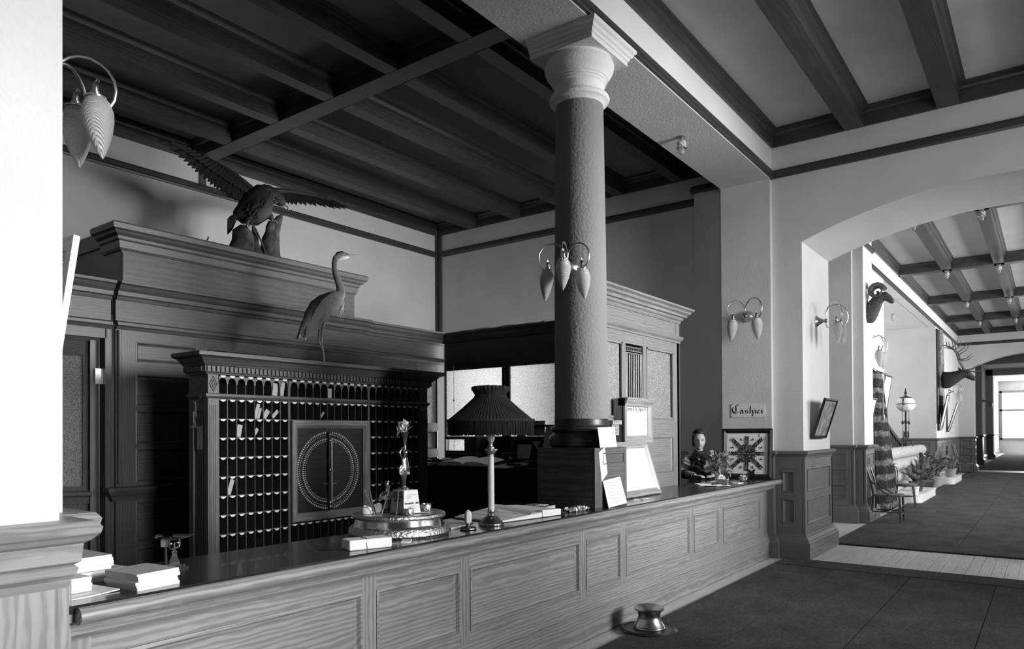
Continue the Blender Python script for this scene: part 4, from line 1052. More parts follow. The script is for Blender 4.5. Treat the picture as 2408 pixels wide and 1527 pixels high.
def inkwell(x, y, r, h_, lab, mat='silver_chased'):
    t = thing('inkwell', lab, 'inkwell', (x, y, IT))
    MB().lathe([(r * 0.9, 0), (r, h_ * 0.2), (r, h_ * 0.8), (r * 0.9, h_)], (0, 0, 0), 22).build('pot', mat, t, True)
    MB().lathe([(r * 0.95, h_), (r * 0.98, h_ * 1.08), (r * 0.7, h_ * 1.12), (r * 0.6, h_ * 0.6)], (0, 0, 0), 22).build('rim', 'silver', t, True)
inkwell(2.895, 2.90, 0.03, 0.032, 'squat silver inkwell at the front of the inkstand')
inkwell(3.105, 2.965, 0.032, 0.036, 'silver inkwell at the right edge of the inkstand')
inkwell(2.785, 3.12, 0.034, 0.04, 'pale inkwell at the left edge of the inkstand', 'porcelain')
t = thing('card_rack', 'card of notes propped at the back of the inkstand', 'card', (2.885, 3.12, IT), 0.2)
MB().prism([(-0.04, 0, 0), (0.04, 0, 0), (0.045, 0.012, 0.04), (0.01, 0.016, 0.055), (-0.035, 0.014, 0.047)], (0, 0.003, 0)).build('card', 'paper_grey', t)
t = thing('match_box', 'small upright match box at the right of the inkstand', 'box', (3.075, 3.05, IT), -0.4)
MB().box(-0.03, 0.03, -0.008, 0.008, 0, 0.048).build('box', 'paper_grey', t)
MB().box(-0.002, 0.002, -0.0095, -0.008, 0, 0.048).build('seam', 'ink_faint', t)
ribbon_sheet((3.0, 2.92, IT), -0.5, 0.11, 0.05, 0.0015, 'paper', 'slip', 'white paper slip lying in front of the printed block', 'paper')
# ---- desk lamp
LX, LY = 3.53, 2.81
t = thing('table_lamp', 'tall candlestick lamp with pleated dark fringed shade on the counter', 'lamp', (LX, LY, CT))
MB().lathe([(0.078, 0), (0.08, 0.004), (0.08, 0.016), (0.074, 0.02), (0.07, 0.026), (0.058, 0.034), (0.054, 0.042), (0.04, 0.05), (0.032, 0.056), (0.026, 0.064), (0.026, 0.07), (0.022, 0.072), (0.022, 0.085), (0.024, 0.088), (0.0235, 0.1)], (0, 0, 0), 36).build('foot', 'brass', t, True)
MB().lathe([(0.021, 0.098), (0.0205, 0.30), (0.019, 0.435)], (0, 0, 0), 24).build('stem', 'candle_white', t, True)
MB().lathe([(0.02, 0.432), (0.022, 0.436), (0.02, 0.445), (0.024, 0.452), (0.034, 0.462), (0.042, 0.47), (0.04, 0.476), (0.026, 0.48), (0.022, 0.49), (0.014, 0.495), (0.013, 0.51), (0.016, 0.515), (0.013, 0.52)], (0, 0, 0), 24).build('capital', 'silver_chased', t, True)
for i in range(8):
    a = 2 * PI * i / 8; ca, sa = math.cos(a), math.sin(a)
    MB().loft([(0.008 * ca, 0.008 * sa, 0.515), (0.022 * ca, 0.022 * sa, 0.54), (0.026 * ca, 0.026 * sa, 0.565), (0.034 * ca, 0.034 * sa, 0.60)], [(0.004, 0.003), (0.008, 0.003), (0.008, 0.003), (0.003, 0.002)], 6).build('petal', 'candle_white', t, True)
NP = 150
def pleat(j, i): return 1 + (0.012 if i % 2 else -0.012)
sh = MB().lathe([(0.098, 0.815), (0.105, 0.80), (0.17, 0.74), (0.235, 0.685), (0.272, 0.655)], (0, 0, 0), NP, wob=pleat)
sh.f = [f for f in sh.f if len(f) == 4]
sh.build('shade', 'shade_cloth', t, False)
rf = MB().lathe([(0.097, 0.815), (0.108, 0.835), (0.118, 0.85), (0.112, 0.868), (0.098, 0.872)], (0, 0, 0), 96, wob=lambda j, i: 1 + (0.05 * math.sin(i * 1.9) + 0.03 * math.sin(i * 0.83)) * (j / 3.0))
rf.f = [f for f in rf.f if len(f) == 4]
rf.build('ruffle', 'shade_cloth', t, True)
fg = MB(); rr = random.Random(3)
for i in range(960):
    a = 2 * PI * i / 480; r = (0.272 if i < 480 else 0.268) + rr.uniform(-0.003, 0.003); L_ = rr.uniform(0.085, 0.1)
    c, s_ = math.cos(a), math.sin(a); da = 0.0095
    p0 = (r * c, r * s_, 0.66); k = rr.uniform(-0.006, 0.006)
    q = [(r * math.cos(a - da), r * math.sin(a - da), 0.66), (r * math.cos(a + da), r * math.sin(a + da), 0.66),
         (r * math.cos(a + da * 0.6) + k, r * math.sin(a + da * 0.6) + k, 0.66 - L_), (r * math.cos(a - da * 0.6) + k, r * math.sin(a - da * 0.6) + k, 0.66 - L_)]
    fg.quad(*q)
o = fg.build('fringe', 'fringe', t); o['kind'] = 'stuff'
MB().lathe([(0.276, 0.648), (0.279, 0.655), (0.276, 0.664)], (0, 0, 0), 96).build('braid', 'shade_cloth', t, True)
# ---- crystal stamp
t = thing('crystal_ornament', 'pale crystal on a round dark metal stand left of the lamp foot', 'ornament', (3.295, 2.80, CT), 0.3)
MB().lathe([(0.045, 0), (0.05, 0.004), (0.05, 0.012), (0.042, 0.018), (0.02, 0.02), (0.012, 0.026), (0.016, 0.034), (0.014, 0.04)], (0, 0, 0), 28).build('stand', 'brass_dark', t, True)
MB().lathe([(0.017, 0.04), (0.021, 0.045), (0.022, 0.09), (0.017, 0.108), (0.004, 0.118)], (0, 0, 0), 6).build('crystal', 'marble', t)
# ---- register and other books
t = thing('guest_register', 'large open guest register sloping behind the lamp', 'book', (3.95, 3.0, CT), -0.12)
MB().hexa([(-0.30, -0.21, 0.0), (0.12, -0.21, 0.0), (0.12, 0.21, 0.0), (-0.30, 0.21, 0.0), (-0.30, -0.21, 0.012), (0.12, -0.21, 0.035), (0.12, 0.21, 0.06), (-0.30, 0.21, 0.012)]).build('left_pages', 'paper', t)
MB().hexa([(0.13, -0.21, 0.0), (0.32, -0.21, 0.0), (0.32, 0.21, 0.0), (0.13, 0.21, 0.0), (0.125, -0.21, 0.05), (0.32, -0.21, 0.045), (0.32, 0.21, 0.045), (0.125, 0.21, 0.055)]).build('right_pages', 'paper', t)
pg = MB(); n = 8
for i in range(n + 1):
    k = i / n; x = 0.125 - 0.20 * k; z = 0.05 + 0.018 * math.sin(PI * min(1, k * 1.3)) - 0.045 * k
    pg.v += [(x, -0.212, z), (x, 0.205, z + 0.012)]
pg.f = [(2 * i, 2 * i + 2, 2 * i + 3, 2 * i + 1) for i in range(n)]
pg.build('turned_page', 'paper', t, True)
MB().box(-0.31, 0.33, -0.22, 0.22, 0.0, 0.004).build('cover', 'frame_black', t)
for i in range(3): MB().box(-0.29 + 0.10 * i, -0.287 + 0.10 * i, -0.19, 0.19, 0.0165 + 0.012 * i, 0.0185 + 0.012 * i).build('ruled_line', 'ink_faint', t)
pz = thing('closed_book', 'dark bound book lying behind the register near the plinth', 'book', (4.42, 3.08, CT), 0.1)
MB().box(-0.12, 0.12, -0.09, 0.09, 0.004, 0.032).build('pages', 'paper_grey', pz)
MB().box(-0.125, 0.125, -0.095, 0.092, 0.0, 0.004).box(-0.125, 0.125, -0.095, 0.092, 0.032, 0.036).box(-0.125, 0.125, 0.09, 0.095, 0, 0.036).build('cover', 'frame_black', pz)
ribbon_sheet((4.44, 3.05, CT + 0.036), 0.3, 0.12, 0.07, 0.002, 'paper', 'slip', 'white slip on the dark book near the plinth', 'paper')
ribbon_sheet((3.42, 3.0, CT), 0.3, 0.2, 0.14, 0.006, 'paper_grey', 'folder', 'grey folder lying between inkstand and lamp', 'folder')
ribbon_sheet((3.30, 2.93, CT), 0.0, 0.12, 0.09, 0.012, 'paper', 'envelope_stack', 'small stack of envelopes behind the crystal', 'paper')
def ruffle(name, label, c, rx, ry, n, seed, mat, hgt=0.03):
    m = MB(); rr = random.Random(seed)
    for i in range(n):
        x, y = rr.uniform(-rx, rx), rr.uniform(-ry, ry); z = rr.uniform(0.002, hgt)
        a = Vector((rr.gauss(0, 1), rr.gauss(0, 1), rr.gauss(0, 0.7))).normalized() * 0.012
        b_ = Vector((rr.gauss(0, 1), rr.gauss(0, 1), rr.gauss(0, 0.7))).normalized() * 0.012
        p = Vector((c[0] + x, c[1] + y, c[2] + z + 0.006))
        m.quad(p - a, p - b_, p + a, p + b_)
    o = m.build(name, mat); tag(o, label, 'cloth'); return o
ruffle('lace_edging', 'crumpled lace edging of a dark cloth by the plinth', (4.52, 2.80, CT), 0.12, 0.05, 170, 5, 'paper', 0.022)
ribbon_sheet((4.40, 2.86, CT), -0.3, 0.2, 0.12, 0.01, 'shade_cloth', 'folded_cloth', 'folded dark cloth with lace on the counter by the plinth', 'cloth', None, 0.01)
# ---- cards on the column and plinth
def card(pts, mat, label, th=(0.004, 0.004, 0), name='card', cat='card'):
    return tag(MB().prism(pts, th).build(name, mat), label, cat)
card([(4.757, 2.750, 1.585), (5.02, 2.750, 1.59), (5.03, 2.735, 1.432), (4.765, 2.735, 1.432)], 'paper', 'blank white card leaning on the column foot', (0, 0.003, 0))
card([(4.768, 2.748, 1.395), (4.86, 2.748, 1.433), (4.90, 2.748, 1.23), (4.81, 2.748, 1.17)], 'paper', 'narrow white card hung askew on the plinth', (0, 0.003, 0))
t = thing('notice_sheet', 'handwritten white notice on the lower part of the plinth', 'notice', (4.95, 2.745, 1.08))
MB().prism([(4.825, 2.747, 1.175), (5.10, 2.747, 1.195), (5.125, 2.70, 0.985), (4.83, 2.70, 0.972)], (0, 0.003, 0)).build('sheet', 'paper', t, world=True)
for i in range(7):
    z = 1.155 - i * 0.024; y = 2.7445 - (1.18 - z) * 0.225 - 0.0006
    MB().box(4.86 + 0.02 * (i % 3), 5.06 - 0.03 * (i % 2), y - 0.0004, y, z, z + 0.004).build('ink_line', 'ink_faint', t, world=True)
# ---- railway notice in a bracketed frame on the cage
t = thing('railway_notice', 'framed railway notice hung on the ticket screen', 'notice', (6.4, 3.3, 1.66))
fr = Fr(0, 3.25, 1, 0)
MB().box(6.10, 6.14, 3.25, 3.35, 1.44, 1.87).box(6.66, 6.70, 3.25, 3.35, 1.44, 1.80).build('case_side', 'oak_Z', t, world=True)
picture_frame(t, fr, 6.10, 6.70, 1.44, 1.87, 0.075, -0.01, 0.02, 'oak')
MB().mould([(6.10, 3.25), (6.70, 3.25)], [(0.0, 1.80), (0.02, 1.80), (0.05, 1.865), (0.05, 1.88), (-0.05, 1.88), (-0.05, 1.80)]).build('hood', 'oak_X', t, world=True)
MB().fbox(fr, 6.165, 6.635, -0.012, -0.006, 1.505, 1.80).build('sheet', 'paper', t, world=True)
o = text('Denver & Rio Grande R.R.', 0.040, t, (6.40 - 6.4, 3.2555 - 3.3, 1.755 - 1.66), (PI / 2, 0, 0), 'ink', off=0.0008)
o.scale = (0.98, 1.5, 1)
o = text('TIME TABLE', 0.024, t, (0, 3.2555 - 3.3, 1.718 - 1.66), (PI / 2, 0, 0), 'ink_faint')
MB().box(5.9, 6.08, 3.25, 3.345, 1.62, 1.66).box(5.92, 6.06, 3.27, 3.345, 1.52, 1.62).build('bracket', 'oak_X', t, world=True)
# ---- big framed sheet leaning on the plinth/cage
def leaning_frame(name, label, cat, x0, x1, z0, z1, yb, yt, w, mat, sheet, bar=0.03):
    t = thing(name, label, cat, ((x0 + x1) / 2, yb, z0))
    fr = Fr(0, 0, 1, 0)
    L_ = math.hypot(z1 - z0, yt - yb); ang = math.atan2(yt - yb, z1 - z0)
    tmp = bpy.data.objects.new('frame', None); COL.objects.link(tmp)
    tmp.parent = t; tmp.rotation_euler = (-ang, 0, 0)
    hw = (x1 - x0) / 2
    picture_frame_local(tmp, hw, L_, w, mat, bar)
    MB().box(-hw + w * 0.8, hw - w * 0.8, -0.012, -0.004, w * 0.8, L_ - w * 0.8).build('sheet', sheet, tmp)
    return t
def picture_frame_local(par, hw, L_, w, mat, bar):
    fr = Fr(0, 0, 1, 0)
    k = len(par.children)
    for q in range(4):
        pass
    o_ = [(-hw, 0), (hw, 0), (hw, L_), (-hw, L_)]; i_ = [(-hw + w, w), (hw - w, w), (hw - w, L_ - w), (-hw + w, L_ - w)]
    md = [((o_[q][0] * 0.5 + i_[q][0] * 0.5), (o_[q][1] * 0.5 + i_[q][1] * 0.5)) for q in range(4)]
    for a in range(4):
        b_ = (a + 1) % 4; vs = []
        for q in (a, b_):
            vs += [(o_[q][0], 0, o_[q][1]), (o_[q][0], -bar, o_[q][1]), (md[q][0], -bar * 1.1, md[q][1]), (i_[q][0], -bar * 0.5, i_[q][1]), (i_[q][0], 0, i_[q][1])]
        MB().add(vs, [(0, 1, 6, 5), (1, 2, 7, 6), (2, 3, 8, 7), (3, 4, 9, 8), (4, 0, 5, 9), (0, 4, 3, 2, 1), (5, 6, 7, 8, 9)]).build('frame_rail', (mat + ('_X' if a % 2 == 0 else '_Z')) if mat + '_X' in MAT else mat, par)
# frames are flattened to thing > part: the tilted holder is the frame, its rails and sheet are sub-parts
leaning_frame('framed_notice', 'large white notice in an oak frame standing on the counter', 'notice', 5.52, 6.24, CT + 0.001, 1.45, 2.95, 3.10, 0.06, 'oak', 'paper')
ribbon_sheet((5.55, 2.83, CT), 0.5, 0.16, 0.05, 0.002, 'paper', 'slip', 'white slips lying at the foot of the framed notice', 'paper')
ribbon_sheet((5.63, 2.80, CT + 0.003), 0.1, 0.15, 0.035, 0.002, 'paper', 'slip', 'narrow white slip crossing another by the framed notice', 'paper')
# ---- spittoon on mat
SX, SY = 5.085, 2.50
t = thing('spittoon_mat', 'round dark rubber mat under the spittoon', 'mat', (SX, SY, 0.024))
MB().lathe([(0.17, 0.0), (0.212, 0.0), (0.218, 0.006), (0.212, 0.014), (0.204, 0.012), (0.20, 0.018), (0.192, 0.016), (0.186, 0.010), (0.0001, 0.010)], (0, 0, 0), 48).build('mat', 'mahogany_X', t, True)
t = thing('spittoon', 'polished brass spittoon with flared rim on the floor by the counter', 'spittoon', (SX + 0.01, SY, 0.035))
MB().lathe([(0.10, 0), (0.118, 0.0), (0.121, 0.008), (0.116, 0.016), (0.117, 0.022), (0.108, 0.035), (0.094, 0.06), (0.088, 0.078)], (0, 0, 0), 44).build('foot', 'brass', t, True)
MB().lathe([(0.088, 0.076), (0.084, 0.085), (0.084, 0.105), (0.09, 0.125)], (0, 0, 0), 44).build('neck', 'brass_dark', t, True)
MB().lathe([(0.09, 0.123), (0.104, 0.138), (0.113, 0.145), (0.116, 0.156), (0.110, 0.163), (0.09, 0.155), (0.06, 0.13), (0.035, 0.115), (0.03, 0.09)], (0, 0, 0), 44).build('rim', 'brass', t, True)
# ---- papers on the standing desk
def slope_z(x): return 1.12 + (x - 7.05) * 0.155
t = thing('open_ledger', 'wide open ledger lying on the standing desk', 'book', (7.25, 6.1, slope_z(7.25) + 0.002))
n = 14
for s_ in (-1, 1):
    m = MB()
    for i in range(n + 1):
        k = i / n; y = s_ * 0.42 * k
        h_ = 0.008 + 0.055 * math.sin(PI * (0.15 + 0.75 * k)) * (1 - 0.35 * k) if k > 0.02 else 0.02
        for x in (-0.18, 0.18): m.v.append((x, y, h_ + x * 0.155))
        for x in (-0.18, 0.18): m.v.append((x, y, 0.0 + x * 0.155))
    for i in range(n):
        a = 4 * i
        m.f += [(a, a + 4, a + 5, a + 1), (a, a + 2, a + 6, a + 4), (a + 1, a + 5, a + 7, a + 3)]
    m.build('pages', 'paper', t, True)
for i, (y, x, a, lab) in enumerate(((6.66, 7.2, 0.3, 'loose papers at the far end of the standing desk'), (6.70, 7.32, -0.2, 'folded papers behind the loose ones on the standing desk'), (5.25, 7.12, 0.1, 'white sheet hanging over the edge of the standing desk'), (5.1, 7.3, -0.25, 'curled sheet at the near end of the standing desk'))):
    ribbon_sheet((x, y, slope_z(x) + 0.012), a, 0.24, 0.2, 0.004, 'paper_grey', 'paper_sheet', lab, 'paper', None, 0.03)
card([(7.425, 5.47, 1.40), (7.425, 5.25, 1.40), (7.40, 5.27, 1.22), (7.40, 5.46, 1.22)], 'paper_grey', 'grey paper standing on the desk back behind the lamp', (0.004, 0, 0), 'paper_sheet', 'paper')
card([(7.41, 5.02, 1.62), (7.41, 4.86, 1.615), (7.36, 4.90, 1.24), (7.36, 5.06, 1.24)], 'paper_grey', 'long calendar sheet hanging from the desk shelf beside the column', (0.004, 0, 0), 'calendar', 'calendar')
card([(7.415, 5.24, 1.44), (7.415, 5.10, 1.44), (7.415, 5.17, 1.34)], 'paper_grey', 'triangular scrap pinned to the desk shelf', (0.003, 0, 0), 'paper_scrap', 'paper')
t = thing('ink_bottle', 'small dark ink bottle on the standing desk', 'bottle', (7.36, 5.52, slope_z(7.36) + 0.002))
MB().lathe([(0.03, 0), (0.032, 0.005), (0.032, 0.05), (0.016, 0.06), (0.014, 0.08), (0.018, 0.084)], (0, 0, 0), 18).build('bottle', 'frame_black', t, True)
MB().lathe([(0.012, 0.084), (0.012, 0.094)], (0, 0, 0), 12).build('cork', 'chair_seat', t, True)
# notice boards against the frosted panes
card([(7.605, 6.78, 1.505), (7.605, 6.58, 1.505), (7.605, 6.58, 1.66), (7.605, 6.78, 1.66)], 'paper_grey', 'grey card propped at the left frosted window', (0.004, 0, 0))
card([(7.605, 5.45, 1.505), (7.605, 5.17, 1.505), (7.605, 5.17, 1.70), (7.605, 5.45, 1.70)], 'paper_grey', 'grey card propped at the frosted window nearest the column', (0.004, 0, 0))

# ================================================================== SCONCES AND BULBS
def shade_part(par, c, tilt, k=1.0):
    """glass drop pointing down, with collar; part > sub-parts"""
    m = MB().lathe([(0.018, 0.0), (0.034, -0.008), (0.050, -0.03), (0.058, -0.065), (0.056, -0.10), (0.046, -0.145), (0.032, -0.185), (0.016, -0.222), (0.004, -0.243), (0.0001, -0.246)], (0, 0, 0), 26)
    m.xf(Matrix.Diagonal((k, k, k, 1)))
    m.xf(Matrix.Rotation(tilt[0], 4, 'X') @ Matrix.Rotation(tilt[1], 4, 'Y'))
    m.shift(c)
    return m.build('glass_shade', 'prism_glass', par, True, ang=1.2)
def sconce(name, label, loc, rz, arms, k=1.0, cone=True):
    t = thing(name, label, 'sconce', loc, rz)
    if cone: pr_ = [(0.062, 0), (0.062, 0.008), (0.05, 0.02), (0.038, 0.035), (0.03, 0.055), (0.018, 0.075), (0.012, 0.085)]
    else: pr_ = [(0.062, 0), (0.064, 0.01), (0.056, 0.03), (0.04, 0.045), (0.035, 0.06), (0.03, 0.085), (0.014, 0.095)]
    MB().lathe([(r * k, h_ * k) for r, h_ in pr_], (0, 0, 0), 28, (1, 0, 0)).build('backplate', 'brass', t, True)
    MB().ell((0.10 * k, 0, 0), 0.02 * k, 0.02 * k, 0.024 * k, 14, 10).build('hub', 'brass_dark', t, True)
    MB().loft([(0.10 * k, 0, 0.05 * k), (0.102 * k, 0, 0), (0.104 * k, 0, -0.05 * k), (0.115 * k, 0, -0.075 * k), (0.135 * k, 0, -0.078 * k), (0.142 * k, 0, -0.06 * k), (0.132 * k, 0, -0.052 * k)], 0.005 * k, 8).build('scroll', 'brass', t, True)
    for az, rr_, drop in arms:
        u = Vector((math.cos(az), math.sin(az), 0)); o0 = Vector((0.10 * k, 0, 0.05 * k))
        pts = []
        R_ = rr_ * k / 2
        for i in range(13):
            a = PI * 0.98 - i * (PI * 1.30) / 12
            pts.append(o0 + u * (R_ + R_ * math.cos(a) * 1.0) + Vector((0, 0, R_ * 1.05 * math.sin(a) + 0.0)))
        end = pts[-1]
        pts.append(end + u * (-0.012 * k) + Vector((0, 0, -0.012 * k)))
        sp = o0 + u * (R_ * 1.35) + Vector((0, 0, drop * k))
        pts.append(sp)
        a_ = MB().loft(pts, 0.0062 * k, 8).build('arm', 'brass', t, True)
        MB().lathe([(0.006 * k, 0.03 * k), (0.012 * k, 0.022 * k), (0.014 * k, 0.005 * k), (0.012 * k, -0.008 * k), (0.02 * k, -0.012 * k), (0.018 * k, -0.03 * k)], sp, 16).build('socket', 'brass_dark', t, True)
        MB().loft([sp + Vector((0.0, 0, 0.03 * k)), sp + Vector((0.006 * k, 0, 0.045 * k)), sp + Vector((0.014 * k, 0, 0.043 * k)), sp + Vector((0.012 * k, 0, 0.033 * k))], 0.003 * k, 6).build('finial', 'brass', t, True)
        MB().lathe([(0.03 * k, -0.026 * k), (0.04 * k, -0.03 * k), (0.038 * k, -0.036 * k), (0.028 * k, -0.034 * k)], sp, 20).build('gallery', 'brass', t, True)
        shade_part(t, tuple(sp + Vector((0, 0, -0.026 * k))), (0.10 * math.sin(az), -0.10 * math.cos(az)), k)
    return t
sconce('wall_sconce', 'three-light brass sconce on the round column', (4.965 - 0.198, 3.02 - 0.042, 2.83), math.radians(192), [(math.radians(75), 0.20, -0.06), (math.radians(8), 0.20, 0.0), (math.radians(-62), 0.22, -0.055)], 1.0, False)
sconce('wall_sconce', 'brass sconce hanging at the edge of the bright left pier', (1.046, 3.06, 2.86), 0.0, [(math.radians(35), 0.22, 0.0), (math.radians(-30), 0.22, -0.005), (math.radians(95), 0.2, -0.04)], 1.0, False)
sconce('wall_sconce', 'two-light brass sconce on the pilaster above the sign', (8.98, 3.02, 2.985), PI, [(math.radians(65), 0.24, -0.07), (math.radians(-40), 0.22, -0.07)], 1.12, False)
sconce('wall_sconce', 'two-light brass sconce on the archway jamb', (9.70, 2.39, 2.95), -PI / 2, [(math.radians(-38), 0.25, -0.06), (math.radians(38), 0.25, -0.07)], 1.15)
sconce('wall_sconce', 'two-light brass sconce above the curtain in the corridor', (14.3, 2.74, 3.03), -PI / 2, [(math.radians(-38), 0.25, -0.06), (math.radians(38), 0.25, -0.07)], 1.3)
sconce('wall_sconce', 'small bright sconce beneath the elk head', (28.2, 2.74, 2.85), -PI / 2, [(math.radians(-38), 0.25, -0.06), (math.radians(38), 0.25, -0.07)], 1.3)
sconce('wall_sconce', 'distant sconce on the pier past the corridor end', (38.5, 2.45, 2.85), -PI / 2, [(math.radians(-38), 0.25, -0.06), (math.radians(38), 0.25, -0.07)], 1.3)
# bulbs with pineapple glass
def bulb(loc, label, group=None):
    t = thing('ceiling_bulb', label, 'lamp', loc, 0, group)
    MB().lathe([(0.045, 0), (0.045, -0.008), (0.03, -0.018), (0.02, -0.022), (0.02, -0.04)], (0, 0, 0), 20).build('rosette', 'brass', t, True)
    MB().lathe([(0.02, -0.038), (0.042, -0.05), (0.05, -0.075), (0.044, -0.10), (0.056, -0.125), (0.05, -0.122), (0.036, -0.10)], (0, 0, 0), 14, wob=lambda j, i: 1.06 if (i + j) % 2 else 0.94).build('glass_shade', 'prism_glass', t)
    MB().lathe([(0.012, -0.08), (0.02, -0.11), (0.032, -0.14), (0.032, -0.165), (0.02, -0.185), (0.0001, -0.192)], (0, 0, 0), 18).build('bulb', 'clear_glass', t, True)
bulb((7.13, 3.085, ZS), 'bare bulb in pineapple glass under the white beam')
for x, row in ((13.55, 'nearest'), (18.35, 'second'), (23.1, 'third'), (27.4, 'farthest')):
    for y, side in ((1.79, 'left'), (0.84, 'right')):
        bulb((x, y, ZB), 'glass bulb on the %s corridor cross beam, %s of its pair' % (row, side), 'corridor ceiling bulbs')
bulb((17.9, 3.35, 4.67), 'bulb under the alcove ceiling nearer the ram head', 'alcove bulbs')
bulb((21.5, 3.35, 4.67), 'bulb under the alcove ceiling nearer the log', 'alcove bulbs')

# ================================================================== SIGNS AND PICTURES
t = thing('cashier_sign', 'white card lettered Cashier pinned on the pilaster', 'sign', (8.975, 3.03, 1.81))
Wc, Hc = 0.425, 0.172
MB().box(-0.003, 0.003, -Wc / 2, Wc / 2, -Hc / 2, Hc / 2).build('card', 'paper', t)
STR = [[(560, 430), (480, 490), (437, 570), (430, 640), (455, 720), (515, 780), (590, 798), (670, 765), (728, 705)], [(592, 452), (590, 600), (592, 735)], [(645, 418), (690, 436), (728, 414)],
       [(800, 650), (855, 665), (885, 695), (885, 770), (910, 798)], [(790, 705), (782, 755), (815, 798)], [(995, 660), (1008, 700), (1032, 732)], [(1062, 660), (1100, 658)], [(1085, 708), (1103, 745), (1098, 792)], [(990, 792), (1032, 788)],
       [(1222, 470), (1208, 560), (1210, 790)], [(1280, 648), (1316, 690), (1314, 780), (1328, 806)], [(1315, 815), (1292, 860), (1318, 900)], [(1408, 566), (1416, 582)], [(1403, 650), (1436, 684), (1434, 768), (1458, 792)],
       [(1560, 655), (1534, 690), (1532, 765), (1562, 792)], [(1562, 640), (1600, 660)], [(1678, 650), (1706, 682), (1704, 768), (1728, 792)], [(1748, 658), (1772, 648)]]
def nib(path, nx=26, ny=-20):
    m = MB()
    def mp(x, y):
        sx = (x - 380) / 1455.0; sy = (y + 35 * sx - 385) / 600.0
        return (-0.0040, Wc / 2 - sx * Wc, Hc / 2 - sy * Hc)
    for (ax_, ay_), (bx_, by_) in zip(path, path[1:]):
        m.quad(mp(ax_ - nx, ay_ - ny), mp(ax_ + nx, ay_ + ny), mp(bx_ + nx, by_ + ny), mp(bx_ - nx, by_ - ny))
    return m
for q in STR: nib(q).build('pen_stroke', 'ink', t)
for y in (-1, 1):
    for z in (-1, 1):
        MB().ell((-0.004, y * (Wc / 2 - 0.012), z * (Hc / 2 - 0.012)), 0.002, 0.005, 0.005, 8, 6).build('pin', 'iron', t, True)
# butterfly collection
t = thing('butterfly_case', 'black framed case of butterflies arranged as a star on the counter', 'picture', (8.80, 2.99, CT + 0.001), -PI / 2 + 0.10)
hold = bpy.data.objects.new('frame', None); COL.objects.link(hold); hold.parent = t; hold.rotation_euler = (-0.10, 0, 0)
BW_, BH_ = 0.60, 0.61
picture_frame_local(hold, BW_ / 2, BH_, 0.055, 'frame_black', 0.05)
MB().box(-BW_ / 2 + 0.04, BW_ / 2 - 0.04, -0.022, -0.014, 0.04, BH_ - 0.04).build('backing', 'paper', hold)
for s_ in (-1, 1): MB().box(s_ * (BW_ / 2 - 0.012) - 0.003, s_ * (BW_ / 2 - 0.012) + 0.003, -0.054, -0.05, 0.02, BH_ - 0.02).build('gilt_line', 'silver', hold)
rr = random.Random(11)
def butterfly(x, z, s_, a, mat):
    m = MB(); ca, sa = math.cos(a), math.sin(a); y = -0.026 - rr.uniform(0, 0.004)
    def tr(u, v): return (x + s_ * (ca * u - sa * v), y - abs(u) * 0.004, z + s_ * (sa * u + ca * v))
    for k in (-1, 1):
        m.add([tr(0, 0.1), tr(k * 0.5, 0.75), tr(k * 1.0, 0.8), tr(k * 0.85, 0.15), tr(0, -0.05)], [(0, 1, 2, 3, 4)])
        m.add([tr(0, 0.0), tr(k * 0.75, 0.05), tr(k * 0.8, -0.45), tr(k * 0.35, -0.75), tr(0, -0.2)], [(0, 1, 2, 3, 4)])
    m.build('butterfly', mat, hold)
bc = (0.0, BH_ * 0.5)
mats = ['fur_dark', 'feather_dark', 'fur', 'horn', 'feather_brown']
for ring_, nn, sz in ((0.0, 1, 0.03), (0.035, 8, 0.026), (0.07, 12, 0.026), (0.10, 14, 0.024)):
    for i in range(nn):
        a = 2 * PI * i / nn
        butterfly(bc[0] + ring_ * math.cos(a), bc[1] + ring_ * math.sin(a), sz, a - PI / 2, mats[i % 5])
for i in range(8):
    a = PI / 8 * 0 + 2 * PI * i / 8; Lr = 0.215 if i % 2 == 0 else 0.265
    k = 0
    r_ = 0.125
    while r_ < Lr:
        butterfly(bc[0] + r_ * math.cos(a), bc[1] + r_ * math.sin(a), 0.030 - 0.008 * (r_ / 0.26), a - PI / 2, mats[(i + k) % 5]); r_ += 0.024; k += 1
    b2 = a + PI / 8
    butterfly(bc[0] + 0.185 * math.cos(b2), bc[1] + 0.185 * math.sin(b2), 0.016, b2, 'feather_dark')
butterfly(0.06, 0.075, 0.045, 0.0, 'feather_dark')
MB().box(BW_ / 2 - 0.15, BW_ / 2 - 0.065, -0.03, -0.024, BH_ - 0.10, BH_ - 0.062).build('label_card', 'paper', hold)
# tilted pictures on the corridor side
def hung_picture(label, x, y, z0, w, h_, tilt, face, mat_in, fmat, rz, cat='picture'):
    """hangs on a wall; tilts forward at the top. rz turns local -y to the room"""
    t = thing('framed_picture', label, cat, (x, y, z0), rz)
    hold = bpy.data.objects.new('frame', None); COL.objects.link(hold); hold.parent = t; hold.rotation_euler = (tilt, 0, 0)
    picture_frame_local(hold, w / 2, h_, 0.035, fmat, 0.025)
    MB().box(-w / 2 + 0.02, w / 2 - 0.02, -0.012, -0.004, 0.02, h_ - 0.02).build('print', mat_in, hold)
    return t
simple('print_grey', 0.32, 0.25, 0, 0.5, 0.6, 9)
simple('print_pale', 0.68, 0.3, 0, 0.5, 0.15, 5)
hung_picture('dark framed garden view tilting from the archway jamb', 9.66, 2.37, 1.46, 0.66, 0.52, 0.30, 0, 'print_grey', 'frame_black', 0)
hung_picture('pale print tilting out beside the corridor curtain', 14.25, 2.72, 1.36, 0.55, 0.80, 0.22, 0, 'print_pale', 'chair_wood', 0)
